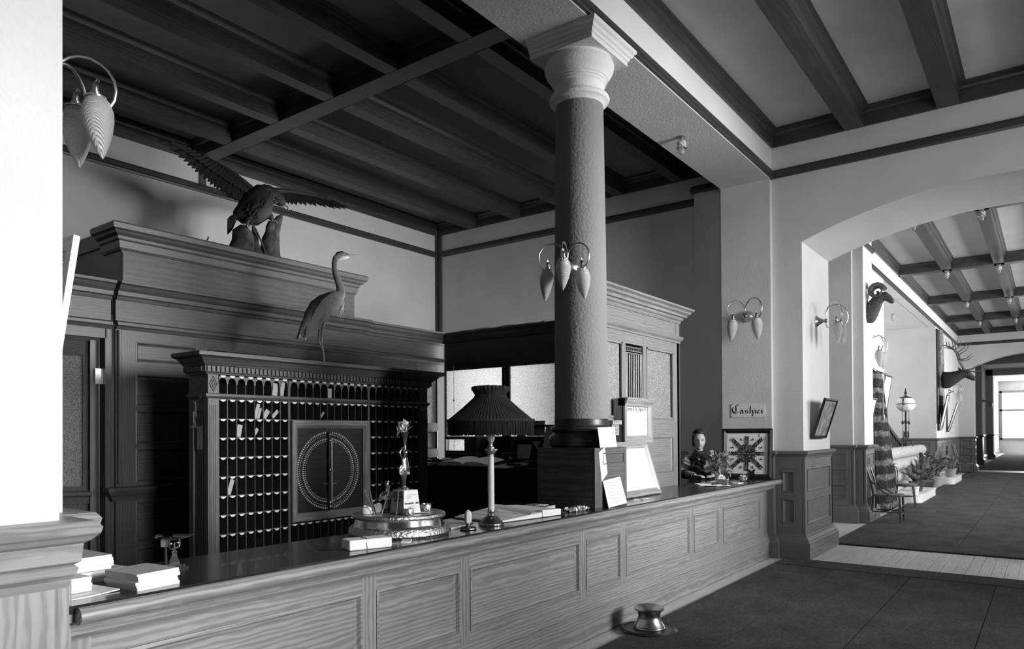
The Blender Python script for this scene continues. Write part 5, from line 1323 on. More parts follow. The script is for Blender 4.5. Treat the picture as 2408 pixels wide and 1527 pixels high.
hung_picture('pale framed print tilting out behind the curtain', 17.2, 2.97, 1.5, 0.8, 1.25, 0.15, 0, 'print_pale', 'chair_wood', 0)
hung_picture('white framed print tilting out beside the log', 25.35, 2.70, 1.55, 0.6, 1.1, 0.2, 0, 'print_pale', 'chair_wood', 0)
hung_picture('bright framed print tilting out past the log', 27.6, 2.72, 1.5, 0.6, 1.0, 0.3, 0, 'print_pale', 'chair_wood', 0)
# picture hung on the side of the left pier, seen edge on
t = thing('framed_picture', 'oak picture frame seen edge on at the side of the left pier', 'picture', (1.055, 3.02, 1.85), PI / 2)
hold = bpy.data.objects.new('frame', None); COL.objects.link(hold); hold.parent = t; hold.rotation_euler = (0.14, 0, 0)
picture_frame_local(hold, 0.24, 0.42, 0.05, 'floor_wood', 0.022)
MB().box(-0.20, 0.20, -0.012, -0.004, 0.04, 0.38).build('print', 'print_grey', hold)
MB().loft([(-0.20, 0.006, 0.32), (-0.20, 0.012, 0.33), (-0.20, 0.018, 0.32), (-0.20, 0.012, 0.31), (-0.20, 0.006, 0.32)], 0.0025, 6).build('screw_eye', 'silver', hold, True)
MB().loft([(-0.20, 0.012, 0.33), (-0.1, 0.03, 0.45), (0, 0.05, 0.52)], 0.002, 5).build('cord', 'wire', hold, True)
# ================================================================== STUFFED BIRDS
def feather(par, base, tip, w, mat, up_=(0, 0, 1), nm='feather', curl=0.0):
    b_, t_ = Vector(base), Vector(tip); d = t_ - b_
    side = d.cross(Vector(up_)).normalized(); nrm = side.cross(d).normalized()
    m = MB(); n = 5
    for i in range(n + 1):
        k = i / n; c = b_ + d * k + nrm * (curl * math.sin(PI * k))
        ww = w * (0.55 + 0.6 * k if k < 0.6 else 0.91 * (1 - ((k - 0.6) / 0.4) ** 2 * 0.85))
        m.v += [tuple(c - side * ww), tuple(c + nrm * w * 0.25), tuple(c + side * ww), tuple(c - nrm * w * 0.1)]
    for i in range(n):
        a = 4 * i
        m.f += [(a, a + 1, a + 5, a + 4), (a + 1, a + 2, a + 6, a + 5), (a + 2, a + 3, a + 7, a + 6), (a + 3, a, a + 4, a + 7)]
    m.f += [(0, 3, 2, 1), (4 * n, 4 * n + 1, 4 * n + 2, 4 * n + 3)]
    return m.build(nm, mat, par, True, world=True)
# ---- heron on the rack
HX, HY, HZ = 4.60, 5.80, 2.24
t = thing('stuffed_heron', 'stuffed grey heron standing tall on top of the key rack', 'bird', (HX, HY, HZ))
Y = HY
body = MB().loft([(4.33, Y, 2.52), (4.39, Y, 2.60), (4.47, Y, 2.69), (4.56, Y, 2.785), (4.66, Y, 2.855), (4.74, Y, 2.905), (4.80, Y, 2.945), (4.832, Y, 2.985), (4.832, Y, 3.04), (4.805, Y, 3.10), (4.775, Y, 3.16), (4.757, Y, 3.22), (4.757, Y, 3.28), (4.775, Y, 3.33), (4.81, Y, 3.365), (4.85, Y, 3.382), (4.90, Y, 3.388), (4.945, Y, 3.392)],
                 [(0.02, 0.015), (0.05, 0.04), (0.075, 0.065), (0.09, 0.085), (0.095, 0.095), (0.085, 0.09), (0.062, 0.068), (0.048, 0.052), (0.038, 0.042), (0.033, 0.036), (0.03, 0.031), (0.028, 0.029), (0.027, 0.03), (0.028, 0.033), (0.032, 0.036), (0.034, 0.036), (0.026, 0.027), (0.016, 0.016)], 18)
body.build('body', 'feather_grey', t, True, world=True)
MB().loft([(4.795, Y, 3.335), (4.84, Y, 3.352), (4.89, Y, 3.366), (4.945, Y, 3.378)], [(0.02, 0.022), (0.035, 0.03), (0.029, 0.022), (0.012, 0.01)], 14).build('white_face', 'feather_white', t, True, world=True)
MB().loft([(4.77, Y, 3.36), (4.80, Y, 3.392), (4.85, Y, 3.408), (4.90, Y, 3.404)], [(0.014, 0.008), (0.024, 0.012), (0.026, 0.012), (0.012, 0.006)], 12).build('black_crown', 'feather_dark', t, True, world=True)
MB().loft([(4.93, Y, 3.398), (4.99, Y, 3.404), (5.07, Y, 3.416), (5.15, Y, 3.432)], [(0.012, 0.013), (0.010, 0.011), (0.007, 0.008), (0.002, 0.002)], 10).build('beak', 'beak', t, True, world=True)
for s_ in (-1, 1):
    MB().ell((4.892, Y + s_ * 0.028, 3.394), 0.007, 0.004, 0.007, 10, 8).build('eye', 'frame_black', t, True, world=True)
    wg = MB().loft([(4.42, Y + s_ * 0.05, 2.60), (4.50, Y + s_ * 0.075, 2.70), (4.59, Y + s_ * 0.085, 2.80), (4.68, Y + s_ * 0.085, 2.87), (4.76, Y + s_ * 0.07, 2.93), (4.79, Y + s_ * 0.05, 2.96)], [(0.012, 0.03), (0.022, 0.07), (0.026, 0.09), (0.026, 0.09), (0.024, 0.07), (0.01, 0.03)], 14, (-0.7, 0, 0.7))
    w_ = wg.build('wing', 'feather_grey', t, True, world=True)
    for i in range(7):
        a = (4.60 - i * 0.015, Y + s_ * 0.10, 2.82 - i * 0.035); b_ = (4.375 - 0.006 * i, Y + s_ * (0.045 + 0.004 * i), 2.60 - 0.022 * i)
        feather(w_, a, b_, 0.022, 'feather_grey', (0, s_, 0.3), 'flight_feather')
    MB().loft([(4.773, Y + s_ * 0.075, 2.945), (4.79, Y + s_ * 0.062, 2.89), (4.775, Y + s_ * 0.055, 2.83), (4.72, Y + s_ * 0.06, 2.775)], [(0.012, 0.012), (0.014, 0.012), (0.01, 0.008), (0.003, 0.003)], 8).build('dark_bar', 'feather_dark', t, True, world=True)
for i in range(5):
    feather(t, (4.40, Y + (i - 2) * 0.015, 2.60), (4.325 + 0.022 * abs(i - 2), Y + (i - 2) * 0.02, 2.455 + 0.01 * i), 0.018, 'feather_white', (0, 1, 0), 'tail_feather')
rr = random.Random(4)
for i in range(22):
    y = Y + rr.uniform(-0.04, 0.04)
    x0_ = 4.79 + rr.uniform(0, 0.05); z0_ = 2.97 + rr.uniform(-0.06, 0.03)
    MB().loft([(x0_, y, z0_), (x0_ + 0.03, y, z0_ - 0.08), (x0_ + 0.02 - rr.uniform(0, 0.05), y, z0_ - 0.16 - rr.uniform(0, 0.08))], [0.004, 0.004, 0.0008], 5).build('breast_plume', 'feather_white', t, True, world=True)
MB().loft([(4.70, Y, 2.80), (4.64, Y, 2.735), (4.58, Y, 2.69)], [(0.04, 0.02), (0.045, 0.022), (0.02, 0.012)], 10).build('white_belly', 'feather_white', t, True, world=True)
MB().loft([(4.77, Y, 3.34), (4.745, Y + 0.005, 3.27), (4.735, Y + 0.005, 3.16)], [0.004, 0.003, 0.001], 5).build('nape_plume', 'feather_dark', t, True, world=True)
for s_, fx, kx in ((-1, 4.595, 4.565), (1, 4.655, 4.585)):
    y = Y + s_ * 0.035
    MB().loft([(4.62, y, 2.75), (4.60, y, 2.68), (kx + 0.01, y, 2.58), (kx, y, 2.50)], [0.03, 0.026, 0.014, 0.010], 10).build('thigh', 'feather_grey', t, True, world=True)
    MB().loft([(kx, y, 2.51), (kx - 0.002, y, 2.48), (fx - 0.01, y, 2.36), (fx, y, 2.252)], [0.009, 0.011, 0.007, 0.008], 8).build('shank', 'beak', t, True, world=True)
    for a in (-0.5, 0, 0.5, PI):
        MB().loft([(fx, y, 2.254), (fx + 0.03 * math.cos(a), y + 0.03 * math.sin(a), 2.257), (fx + 0.06 * math.cos(a), y + 0.06 * math.sin(a), 2.247)], [0.006, 0.005, 0.002], 6).build('toe', 'beak', t, True, world=True)
MB().box(4.50, 4.83, 5.72, 5.88, 2.2405, 2.249).build('base_board', 'cabinet_X', t, world=True)
# ---- eagle on its stump
EY = 7.18; EZ = 3.516
t = thing('stuffed_eagle', 'stuffed dark eagle with wings spread perched on a tree stump', 'bird', (4.75, EY, EZ))
Y = EY
MB().loft([(4.52, Y, 3.98), (4.60, Y, 4.0), (4.70, Y, 4.05), (4.78, Y, 4.13), (4.83, Y, 4.22), (4.87, Y - 0.005, 4.29), (4.93, Y - 0.02, 4.315), (4.99, Y - 0.04, 4.295), (5.05, Y - 0.05, 4.262), (5.09, Y - 0.055, 4.235), (5.112, Y - 0.058, 4.222)],
          [(0.05, 0.05), (0.12, 0.11), (0.165, 0.165), (0.18, 0.185), (0.165, 0.16), (0.13, 0.125), (0.095, 0.095), (0.08, 0.08), (0.068, 0.07), (0.046, 0.05), (0.026, 0.028)], 20, (0, 0, 1)).build('body', 'feather_brown', t, True, world=True)
rr = random.Random(21)
for i in range(80):
    k = rr.random(); c = Vector((4.60 + 0.32 * k, Y - 0.13 - 0.05 * math.sin(PI * k), 4.00 + 0.26 * k + rr.uniform(-0.13, 0.11)))
    c.y += 0.8 * abs(c.z - (4.03 + 0.26 * k)) ** 1.2
    feather(t, c, c + Vector((-0.05 + rr.uniform(-0.02, 0.02), -0.012, -0.075)), 0.02, 'feather_dark' if k < 0.6 else 'feather_brown', (0, -1, 0.2), 'breast_feather')
for i in range(40):
    k = rr.random(); a = rr.uniform(-1.4, 1.9)
    c = Vector((4.86 + 0.19 * k, Y - 0.02 - 0.03 * k, 4.30 - 0.045 * k)); r_ = 0.118 - 0.045 * k
    n_ = Vector((0.1, -math.cos(a), math.sin(a)))
    feather(t, c + n_ * r_, c + n_ * (r_ * 0.95) + Vector((-0.055, 0, -0.03)), 0.012, 'feather_brown', n_, 'hackle')
MB().loft([(5.095, Y - 0.058, 4.238), (5.135, Y - 0.062, 4.230), (5.163, Y - 0.064, 4.205), (5.163, Y - 0.064, 4.175), (5.152, Y - 0.064, 4.160)], [0.026, 0.024, 0.017, 0.008, 0.001], 10).build('beak', 'beak', t, True, world=True)
MB().loft([(5.09, Y - 0.058, 4.205), (5.12, Y - 0.06, 4.185), (5.138, Y - 0.062, 4.172)], [0.017, 0.011, 0.002], 8).build('lower_beak', 'beak', t, True, world=True)
for s_ in (-1, 1): MB().ell((5.085, Y - 0.055 + s_ * 0.046, 4.258), 0.010, 0.006, 0.010, 10, 8).build('eye', 'frame_black', t, True, world=True)
MB().loft([(5.04, Y - 0.10, 4.272), (5.085, Y - 0.098, 4.262)], [(0.006, 0.004), (0.004, 0.003)], 6).build('brow', 'feather_dark', t, True, world=True)
# left wing
lead = [(4.80, Y + 0.02, 4.28), (4.66, Y + 0.03, 4.36), (4.513, Y + 0.03, 4.425), (4.39, Y + 0.02, 4.452), (4.261, Y, 4.472), (4.10, Y - 0.02, 4.50), (3.93, Y - 0.03, 4.528), (3.78, Y - 0.04, 4.525)]
wl = thing('wing', '', 'x', (4.75 - 4.75, 0, 0)); wl.parent = t
for k_ in ('label', 'category'): del wl[k_]
MB().loft(lead, [(0.05, 0.035), (0.045, 0.034), (0.04, 0.03), (0.034, 0.026), (0.03, 0.024), (0.024, 0.018), (0.018, 0.014), (0.008, 0.006)], 12).build('wing_arm', 'feather_brown', wl, True, world=True)
def lerp_path(path, k):
    s_ = k * (len(path) - 1); i = min(len(path) - 2, int(s_)); f = s_ - i
    return Vector(path[i]) * (1 - f) + Vector(path[i + 1]) * f
low = [(4.64, Y + 0.02, 4.12), (4.538, Y, 4.130), (4.44, Y, 4.150), (4.36, Y, 4.185), (4.26, Y - 0.01, 4.21), (4.163, Y - 0.02, 4.25), (4.04, Y - 0.03, 4.31), (3.93, Y - 0.04, 4.36), (3.80, Y - 0.05, 4.43), (3.70, Y - 0.05, 4.475), (3.625, Y - 0.05, 4.502)]
nf = 26
for i in range(nf):
    k = i / (nf - 1)
    a = lerp_path(lead, 0.06 + 0.90 * k); b_ = lerp_path(low, k)
    feather(wl, a + Vector((0, 0.012 * (i % 2), 0)), b_ + Vector((0, 0.012 * (i % 2), 0)), 0.052 - 0.03 * k, 'feather_dark', (0, -1, 0), 'flight_feather')
for i in range(20):
    k = i / 19; a = lerp_path(lead, 0.06 + 0.85 * k); b_ = a.lerp(lerp_path(low, k), 0.5)
    feather(wl, a + Vector((0, -0.03, 0.0)), b_ + Vector((0, -0.02, 0)), 0.045 - 0.02 * k, 'feather_dark', (0, -1, 0), 'covert')
# right wing, reaching back and away
lead = [(4.90, Y + 0.06, 4.33), (5.02, Y + 0.10, 4.40), (5.15, Y + 0.12, 4.435), (5.30, Y + 0.12, 4.47), (5.46, Y + 0.12, 4.49), (5.62, Y + 0.11, 4.505), (5.78, Y + 0.10, 4.51), (5.93, Y + 0.09, 4.508)]
low = [(5.05, Y + 0.36, 4.27), (5.16, Y + 0.36, 4.31), (5.28, Y + 0.35, 4.345), (5.42, Y + 0.33, 4.37), (5.56, Y + 0.30, 4.40), (5.72, Y + 0.26, 4.425), (5.88, Y + 0.21, 4.44), (6.03, Y + 0.16, 4.44), (6.12, Y + 0.12, 4.45), (6.18, Y + 0.09, 4.465)]
wr = bpy.data.objects.new('wing', None); COL.objects.link(wr); wr.parent = t
MB().loft(lead, [(0.05, 0.036), (0.05, 0.036), (0.046, 0.032), (0.04, 0.026), (0.034, 0.022), (0.026, 0.018), (0.02, 0.012), (0.008, 0.006)], 12).build('wing_arm', 'feather_brown', wr, True, world=True)
for i in range(24):
    k = i / 23; a = lerp_path(lead, 0.05 + 0.93 * k); b_ = lerp_path(low, k)
    feather(wr, a + Vector((0, 0, 0.008 * (i % 2))), b_ + Vector((0, 0, 0.008 * (i % 2))), 0.05 - 0.03 * k, 'feather_dark', (0, 0.3, 1), 'flight_feather')
for i in range(16):
    k = i / 15; a = lerp_path(lead, 0.05 + 0.8 * k); b_ = a.lerp(lerp_path(low, k), 0.45)
    feather(wr, a + Vector((0, 0, 0.02)), b_ + Vector((0, 0, 0.012)), 0.03 - 0.012 * k, 'feather_brown', (0, 0.3, 1), 'covert')
for i in range(8):
    a = (i - 3.5) / 3.5
    feather(t, (4.56, Y + a * 0.03, 3.99 - 0.01 * a), (4.375 + 0.055 * (a + 1) * 0.8, Y + a * 0.07, 3.845 - 0.055 * (a + 1) + 0.02), 0.026, 'feather_dark', (0, -1, 0.3), 'tail_feather')
for (hx, hz), (kx, kz), (fx, fz_), y in (((4.66, 4.06), (4.625, 3.95), (4.585, 3.86), Y - 0.09), ((4.85, 4.10), (4.905, 4.03), (4.945, 3.99), Y - 0.08)):
    MB().loft([(hx, y + 0.03, hz), (kx, y, kz), (fx, y, fz_)], [0.05, 0.038, 0.017], 12).build('thigh', 'feather_brown', t, True, world=True)
    for a in (-0.9, -0.1, 0.7, 2.6):
        e = Vector((math.cos(a) * 0.05, -abs(math.sin(a)) * 0.03 - 0.012, -0.012))
        MB().loft([(fx, y, fz_), Vector((fx, y, fz_)) + e * 0.6 + Vector((0, 0, 0.01)), Vector((fx, y, fz_)) + e + Vector((0, 0, -0.012))], [0.010, 0.008, 0.002], 7).build('talon', 'beak', t, True, world=True)
s_ = thing('tree_stump', 'gnarled forked tree stump under the eagle', 'stump', (4.77, EY, EZ))
def gnarl(m, amp, k):
    m.v = [tuple(Vector(v) + Vector((noise.noise(Vector(v) * k), noise.noise(Vector(v) * k + Vector((9, 0, 0))), 0)) * amp) for v in m.v]
    return m
gnarl(MB().loft([(4.58, Y, 3.53), (4.585, Y, 3.60), (4.59, Y - 0.02, 3.70), (4.58, Y - 0.05, 3.79), (4.575, Y - 0.08, 3.845)], [(0.16, 0.12), (0.135, 0.12), (0.12, 0.11), (0.11, 0.10), (0.06, 0.06)], 16, (0, 1, 0)), 0.03, 9).build('left_trunk', 'bark', s_, True, world=True)
gnarl(MB().loft([(4.955, Y, 3.53), (4.96, Y, 3.65), (4.965, Y, 3.78), (4.99, Y, 3.88), (5.03, Y, 3.97), (5.085, Y, 4.07), (5.115, Y, 4.125)], [(0.13, 0.11), (0.115, 0.10), (0.10, 0.09), (0.08, 0.08), (0.06, 0.06), (0.034, 0.04), (0.008, 0.01)], 16, (0, 1, 0)), 0.02, 9).build('right_trunk', 'bark', s_, True, world=True)
gnarl(MB().loft([(4.95, Y - 0.01, 3.86), (4.93, Y - 0.04, 3.93), (4.925, Y - 0.07, 3.975)], [(0.06, 0.05), (0.05, 0.05), (0.035, 0.035)], 12, (0, 1, 0)), 0.012, 9).build('side_branch', 'bark', s_, True, world=True)
gnarl(MB().loft([(4.80, Y, 3.53), (4.79, Y, 3.60), (4.765, Y, 3.70), (4.75, Y, 3.80), (4.74, Y, 3.90)], [(0.10, 0.08), (0.06, 0.06), (0.035, 0.04), (0.03, 0.03), (0.015, 0.015)], 12, (0, 1, 0)), 0.02, 9).build('middle_root', 'bark', s_, True, world=True)
MB().loft([(4.72, Y - 0.07, 3.86), (4.80, Y - 0.08, 3.70), (4.87, Y - 0.07, 3.55)], [0.008, 0.011, 0.009], 7).build('twig', 'bark', s_, True, world=True)
MB().box(4.42, 5.10, Y - 0.15, Y + 0.15, EZ + 0.001, EZ + 0.03).build('base_board', 'oak_X', s_, world=True)
tag(MB().loft([(4.02, 6.90, 3.517), (4.02, 6.90, 3.54), (4.035, 6.90, 3.565), (4.03, 6.90, 3.585)], [0.006, 0.007, 0.008, 0.003], 6).build('hook', 'iron', None, True), 'small dark hook sticking up from the oak cornice', 'hook')

# ================================================================== TROPHY HEADS
t = thing('ram_trophy', 'mounted bighorn ram head on the corridor pilaster', 'trophy', (13.55, 2.5, 3.6))
X = 13.55
MB().loft([(X, 2.498, 3.40), (X, 2.49, 3.46), (X, 2.46, 3.56), (X, 2.41, 3.66), (X, 2.35, 3.76), (X, 2.29, 3.83), (X, 2.23, 3.83), (X, 2.17, 3.785), (X, 2.125, 3.73), (X, 2.105, 3.70)],
          [(0.03, 0.08), (0.12, 0.115), (0.13, 0.13), (0.12, 0.12), (0.10, 0.10), (0.09, 0.09), (0.075, 0.075), (0.055, 0.058), (0.042, 0.042), (0.022, 0.02)], 18, (0, 0.8, 0.6)).build('head', 'fur', t, True, world=True)
for s_ in (-1, 1):
    pts = []; rad = []
    for i in range(22):
        a = math.radians(165 - i * 16.5)
        k = i / 21
        r_ = 0.105 - 0.012 * k
        pts.append((X + s_ * (0.05 + 0.10 * k), 2.345 - r_ * math.cos(a) * -1.0, 3.925 + r_ * math.sin(a)))
        rad.append(0.042 * (1 - k) ** 0.6 + 0.006)
    MB().loft(pts, rad, 12).build('horn', 'horn', t, True, world=True)
    MB().loft([(X + s_ * 0.09, 2.31, 3.88), (X + s_ * 0.13, 2.32, 3.90), (X + s_ * 0.16, 2.34, 3.89)], [(0.02, 0.012), (0.026, 0.012), (0.006, 0.004)], 8).build('ear', 'fur', t, True, world=True)
    MB().ell((X + s_ * 0.078, 2.215, 3.855), 0.01, 0.014, 0.012, 10, 8).build('eye', 'frame_black', t, True, world=True)
MB().ell((X, 2.098, 3.715), 0.022, 0.012, 0.016, 10, 8).build('nose', 'frame_black', t, True, world=True)
t = thing('elk_trophy', 'mounted elk head with branching antlers on the bark slab', 'trophy', (25.6, 2.62, 3.1))
X = 25.6
MB().loft([(X, 2.62, 3.08), (X, 2.60, 3.08), (X, 2.50, 3.09), (X, 2.36, 3.14), (X, 2.22, 3.21), (X, 2.10, 3.26), (X, 2.00, 3.23), (X, 1.92, 3.16), (X, 1.84, 3.09), (X, 1.80, 3.055)],
          [(0.12, 0.22), (0.17, 0.26), (0.18, 0.25), (0.16, 0.20), (0.14, 0.155), (0.125, 0.135), (0.105, 0.115), (0.08, 0.085), (0.065, 0.068), (0.03, 0.03)], 20, (0, 0, 1)).build('head', 'fur_dark', t, True, world=True)
for s_ in (-1, 1):
    main = [(X + s_ * 0.07, 2.08, 3.36), (X + s_ * 0.12, 2.12, 3.48), (X + s_ * 0.22, 2.20, 3.66), (X + s_ * 0.32, 2.24, 3.86), (X + s_ * 0.38, 2.34, 4.02), (X + s_ * 0.40, 2.50, 4.10), (X + s_ * 0.40, 2.66, 4.12)]
    a_ = MB().loft(main, [0.03, 0.028, 0.026, 0.026, 0.024, 0.018, 0.006], 10).build('antler', 'horn', t, True, world=True)
    for bi, tip in ((0, (0.10, -0.46, -0.02)), (0, (0.06, -0.38, 0.16)), (2, (0.10, -0.36, 0.16)), (3, (0.08, -0.30, 0.34)), (4, (0.04, -0.16, 0.32)), (4, (-0.02, 0.02, 0.26)), (5, (0.0, 0.02, 0.20))):
        b_ = Vector(main[bi]); e = b_ + Vector((s_ * tip[0], tip[1], tip[2]))
        MB().loft([b_, b_.lerp(e, 0.5) + Vector((0, -0.03, -0.05)), e], [0.018, 0.014, 0.004], 8).build('tine', 'horn', a_ if False else t, True, world=True)
    MB().loft([(X + s_ * 0.11, 2.13, 3.33), (X + s_ * 0.20, 2.17, 3.38), (X + s_ * 0.28, 2.20, 3.42)], [(0.03, 0.015), (0.045, 0.015), (0.008, 0.005)], 8).build('ear', 'fur_dark', t, True, world=True)
    MB().ell((X + s_ * 0.10, 1.98, 3.27), 0.012, 0.018, 0.015, 10, 8).build('eye', 'frame_black', t, True, world=True)
t = thing('bark_slab', 'tall bark-covered log slab fixed upright to the corridor wall', 'log', (25.7, 2.68, 3.4))
gnarl(MB().loft([(25.75, 2.70, 4.62), (25.74, 2.70, 4.2), (25.72, 2.70, 3.6), (25.72, 2.70, 3.0), (25.74, 2.70, 2.5), (25.76, 2.70, 2.2)], [(0.24, 0.07), (0.26, 0.08), (0.26, 0.08), (0.27, 0.08), (0.30, 0.09), (0.22, 0.06)], 18, (0, 1, 0)), 0.05, 5).build('log', 'bark_pale', t, True, world=True)
for i in range(6):
    x = 25.52 + i * 0.09
    MB().loft([(x, 2.68, 2.3), (x + 0.02 * (i - 2.5), 2.66, 2.0), (x + 0.05 * (i - 2.5), 2.67, 1.6 + 0.08 * (i % 3))], [0.05, 0.035, 0.006], 8).build('root', 'bark', t, True, world=True)
tag(MB().box(24.93, 25.40, 2.70, 2.735, 1.75, 4.60).build('back_board', 'frame_black'), 'narrow black board on the wall beside the bark slab', 'board')

# ================================================================== THE WOMAN AT THE CASHIER DESK
t = thing('person', 'woman in a dark puff-sleeved dress standing at the cashier place', 'person', (8.60, 3.52, 0.0), math.radians(-55))
hc = Vector((0.0, -0.02, 1.43))
HR = Matrix.Rotation(math.radians(-10), 4, 'Z')
hd = MB(); nu, nv = 48, 40
for j in range(nv + 1):
    ph = PI * j / nv
    for i in range(nu):
        th = 2 * PI * i / nu
        x, y, z = math.sin(ph) * math.sin(th), -math.sin(ph) * math.cos(th), math.cos(ph)
        # skull width, jaw taper, flatter face
        wj = 1.0 - 0.30 * max(0, -z) ** 1.3
        px_, py_, pz_ = 0.073 * x * wj, 0.092 * y, 0.118 * z
        if y < 0: py_ *= 0.98 - 0.10 * max(0, -z)
        f = max(0.0, -y)
        def bumpf(cx, cz, sx, sz): return math.exp(-((px_ - cx) / sx) ** 2 - ((pz_ - cz) / sz) ** 2) * f
        py_ -= 0.024 * bumpf(0, -0.022, 0.011, 0.016) + 0.016 * bumpf(0, -0.004, 0.008, 0.024)          # nose
        py_ += 0.011 * (bumpf(0.030, 0.008, 0.017, 0.011) + bumpf(-0.030, 0.008, 0.017, 0.011))           # eye sockets
        py_ -= 0.006 * bumpf(0, 0.028, 0.05, 0.010)                                                       # brow
        py_ -= 0.006 * bumpf(0, -0.056, 0.020, 0.007) - 0.004 * bumpf(0, -0.072, 0.02, 0.006)             # lips, fold
        py_ -= 0.008 * bumpf(0, -0.092, 0.020, 0.014)                                                     # chin
        py_ -= 0.004 * (bumpf(0.042, -0.022, 0.018, 0.02) + bumpf(-0.042, -0.022, 0.018, 0.02))           # cheeks
        hd.v.append((px_, py_, pz_))
for j in range(nv):
    for i in range(nu):
        hd.f.append((j * nu + i, j * nu + (i + 1) % nu, (j + 1) * nu + (i + 1) % nu, (j + 1) * nu + i))
bodyM = MB(); bodyM.v = [tuple(HR @ Vector(v) + hc) for v in hd.v]; bodyM.f = hd.f
bodyM.loft([(0, 0.02, 1.22), (0, 0.012, 1.28), (0, 0.004, 1.34), (0, -0.005, 1.40)], [0.062, 0.05, 0.047, 0.05], 18)
bodyM.loft([(0, 0.01, 0.70), (0, 0.01, 0.85), (0, 0.005, 0.98), (0, 0.0, 1.10), (0, 0.01, 1.19), (0, 0.02, 1.25)], [(0.15, 0.11), (0.13, 0.10), (0.115, 0.09), (0.145, 0.105), (0.15, 0.09), (0.08, 0.06)], 22, (0, 1, 0))
for s_ in (-1, 1):
    MB_ = bodyM
    MB_.ell((s_ * 0.074, 0.0 - 0.01, 1.425), 0.01, 0.02, 0.03, 10, 8)                                      # ears
    sh_, el_, wr_ = Vector((s_ * 0.16, 0.02, 1.21)), Vector((s_ * 0.24, -0.03, 1.02)), Vector((s_ * 0.10, -0.245, 1.012))
    MB_.loft([sh_, sh_.lerp(el_, 0.5), el_, el_.lerp(wr_, 0.5), wr_], [0.05, 0.045, 0.04, 0.034, 0.026], 12)
    dirn = (wr_ - el_).normalized(); side_ = dirn.cross(Vector((0, 0, 1))).normalized()
    palm = wr_ + dirn * 0.045
    MB_.loft([wr_, wr_ + dirn * 0.03, wr_ + dirn * 0.075], [(0.026, 0.017), (0.036, 0.014), (0.036, 0.012)], 10)
    for q in range(4):
        b0_ = wr_ + dirn * 0.072 + side_ * (0.027 - 0.018 * q)
        L_ = (0.062, 0.072, 0.068, 0.052)[q]
        MB_.loft([b0_, b0_ + dirn * L_ * 0.45 + Vector((0, 0, 0.006)), b0_ + dirn * L_ * 0.8 + Vector((0, 0, -0.004)), b0_ + dirn * L_ + Vector((0, 0, -0.016))], [0.0085, 0.008, 0.0072, 0.006], 8)
    th_ = wr_ + dirn * 0.022 - side_ * (-s_ * 0.0) + side_ * (0.03 if s_ > 0 else -0.03)
    MB_.loft([th_ - side_ * (0.01 if s_ > 0 else -0.01), th_ + dirn * 0.025 + side_ * (0.018 if s_ > 0 else -0.018), th_ + dirn * 0.05 + side_ * (0.014 if s_ > 0 else -0.014)], [0.012, 0.0095, 0.007], 8)
o = bodyM.build('body', 'skin', t, True)
rm = o.modifiers.new('fuse', 'REMESH'); rm.mode = 'VOXEL'; rm.voxel_size = 0.0055; rm.use_smooth_shade = True
sm = o.modifiers.new('soften', 'SMOOTH'); sm.factor = 0.4; sm.iterations = 2
HM = Matrix.Translation(hc) @ HR
for s_ in (-1, 1):
    MB().ell((s_ * 0.030, -0.080, 0.007), 0.012, 0.007, 0.0055, 12, 8).xf(HM).build('eye', 'frame_black', t, True)
    MB().loft([(s_ * 0.014, -0.089, 0.024), (s_ * 0.030, -0.088, 0.028), (s_ * 0.048, -0.075, 0.022)], [0.003, 0.0035, 0.002], 6).xf(HM).build('eyebrow', 'hair', t, True)
MB().loft([(-0.020, -0.0895, -0.057), (0, -0.0965, -0.055), (0.020, -0.0895, -0.057)], [(0.002, 0.002), (0.004, 0.0035), (0.002, 0.002)], 8).xf(HM).build('lips', 'feather_brown', t, True)
hr = MB()
for i in range(90):
    rr_ = random.Random(i * 7 + 1)
    th = rr_.uniform(0, 2 * PI); ph = rr_.uniform(0, 0.95)
    x, y, z = math.sin(ph) * math.sin(th), -math.sin(ph) * math.cos(th) * 1.0, math.cos(ph)
    hr.ell((0.078 * x, 0.088 * y + 0.012, 0.055 + 0.085 * z), 0.024, 0.026, 0.020, 8, 6)
for i in range(70):
    rr_ = random.Random(i * 5 + 2)
    th = rr_.uniform(PI * 0.42, PI * 1.58); zz = rr_.uniform(-0.05, 0.08)
    hr.ell((0.074 * math.sin(th), -0.094 * math.cos(th), zz), 0.018, 0.02, 0.022, 8, 6)
hr.ell((0, 0.06, 0.12), 0.045, 0.045, 0.04, 12, 8)
o = hr.xf(HM).build('hair', 'hair', t, True)
rm = o.modifiers.new('fuse', 'REMESH'); rm.mode = 'VOXEL'; rm.voxel_size = 0.008; rm.use_smooth_shade = True
dr_ = MB()
dr_.loft([(0, 0.02, 0.02), (0, 0.02, 0.35), (0, 0.015, 0.70), (0, 0.01, 0.90), (0, 0.005, 0.97), (0, 0.0, 1.05), (0, -0.005, 1.12), (0, 0.005, 1.20), (0, 0.015, 1.26), (0, 0.012, 1.31), (0, 0.008, 1.325)],
         [(0.30, 0.29), (0.26, 0.25), (0.20, 0.19), (0.145, 0.12), (0.128, 0.104), (0.15, 0.12), (0.165, 0.13), (0.165, 0.11), (0.09, 0.075), (0.058, 0.058), (0.056, 0.056)], 28, (0, 1, 0))
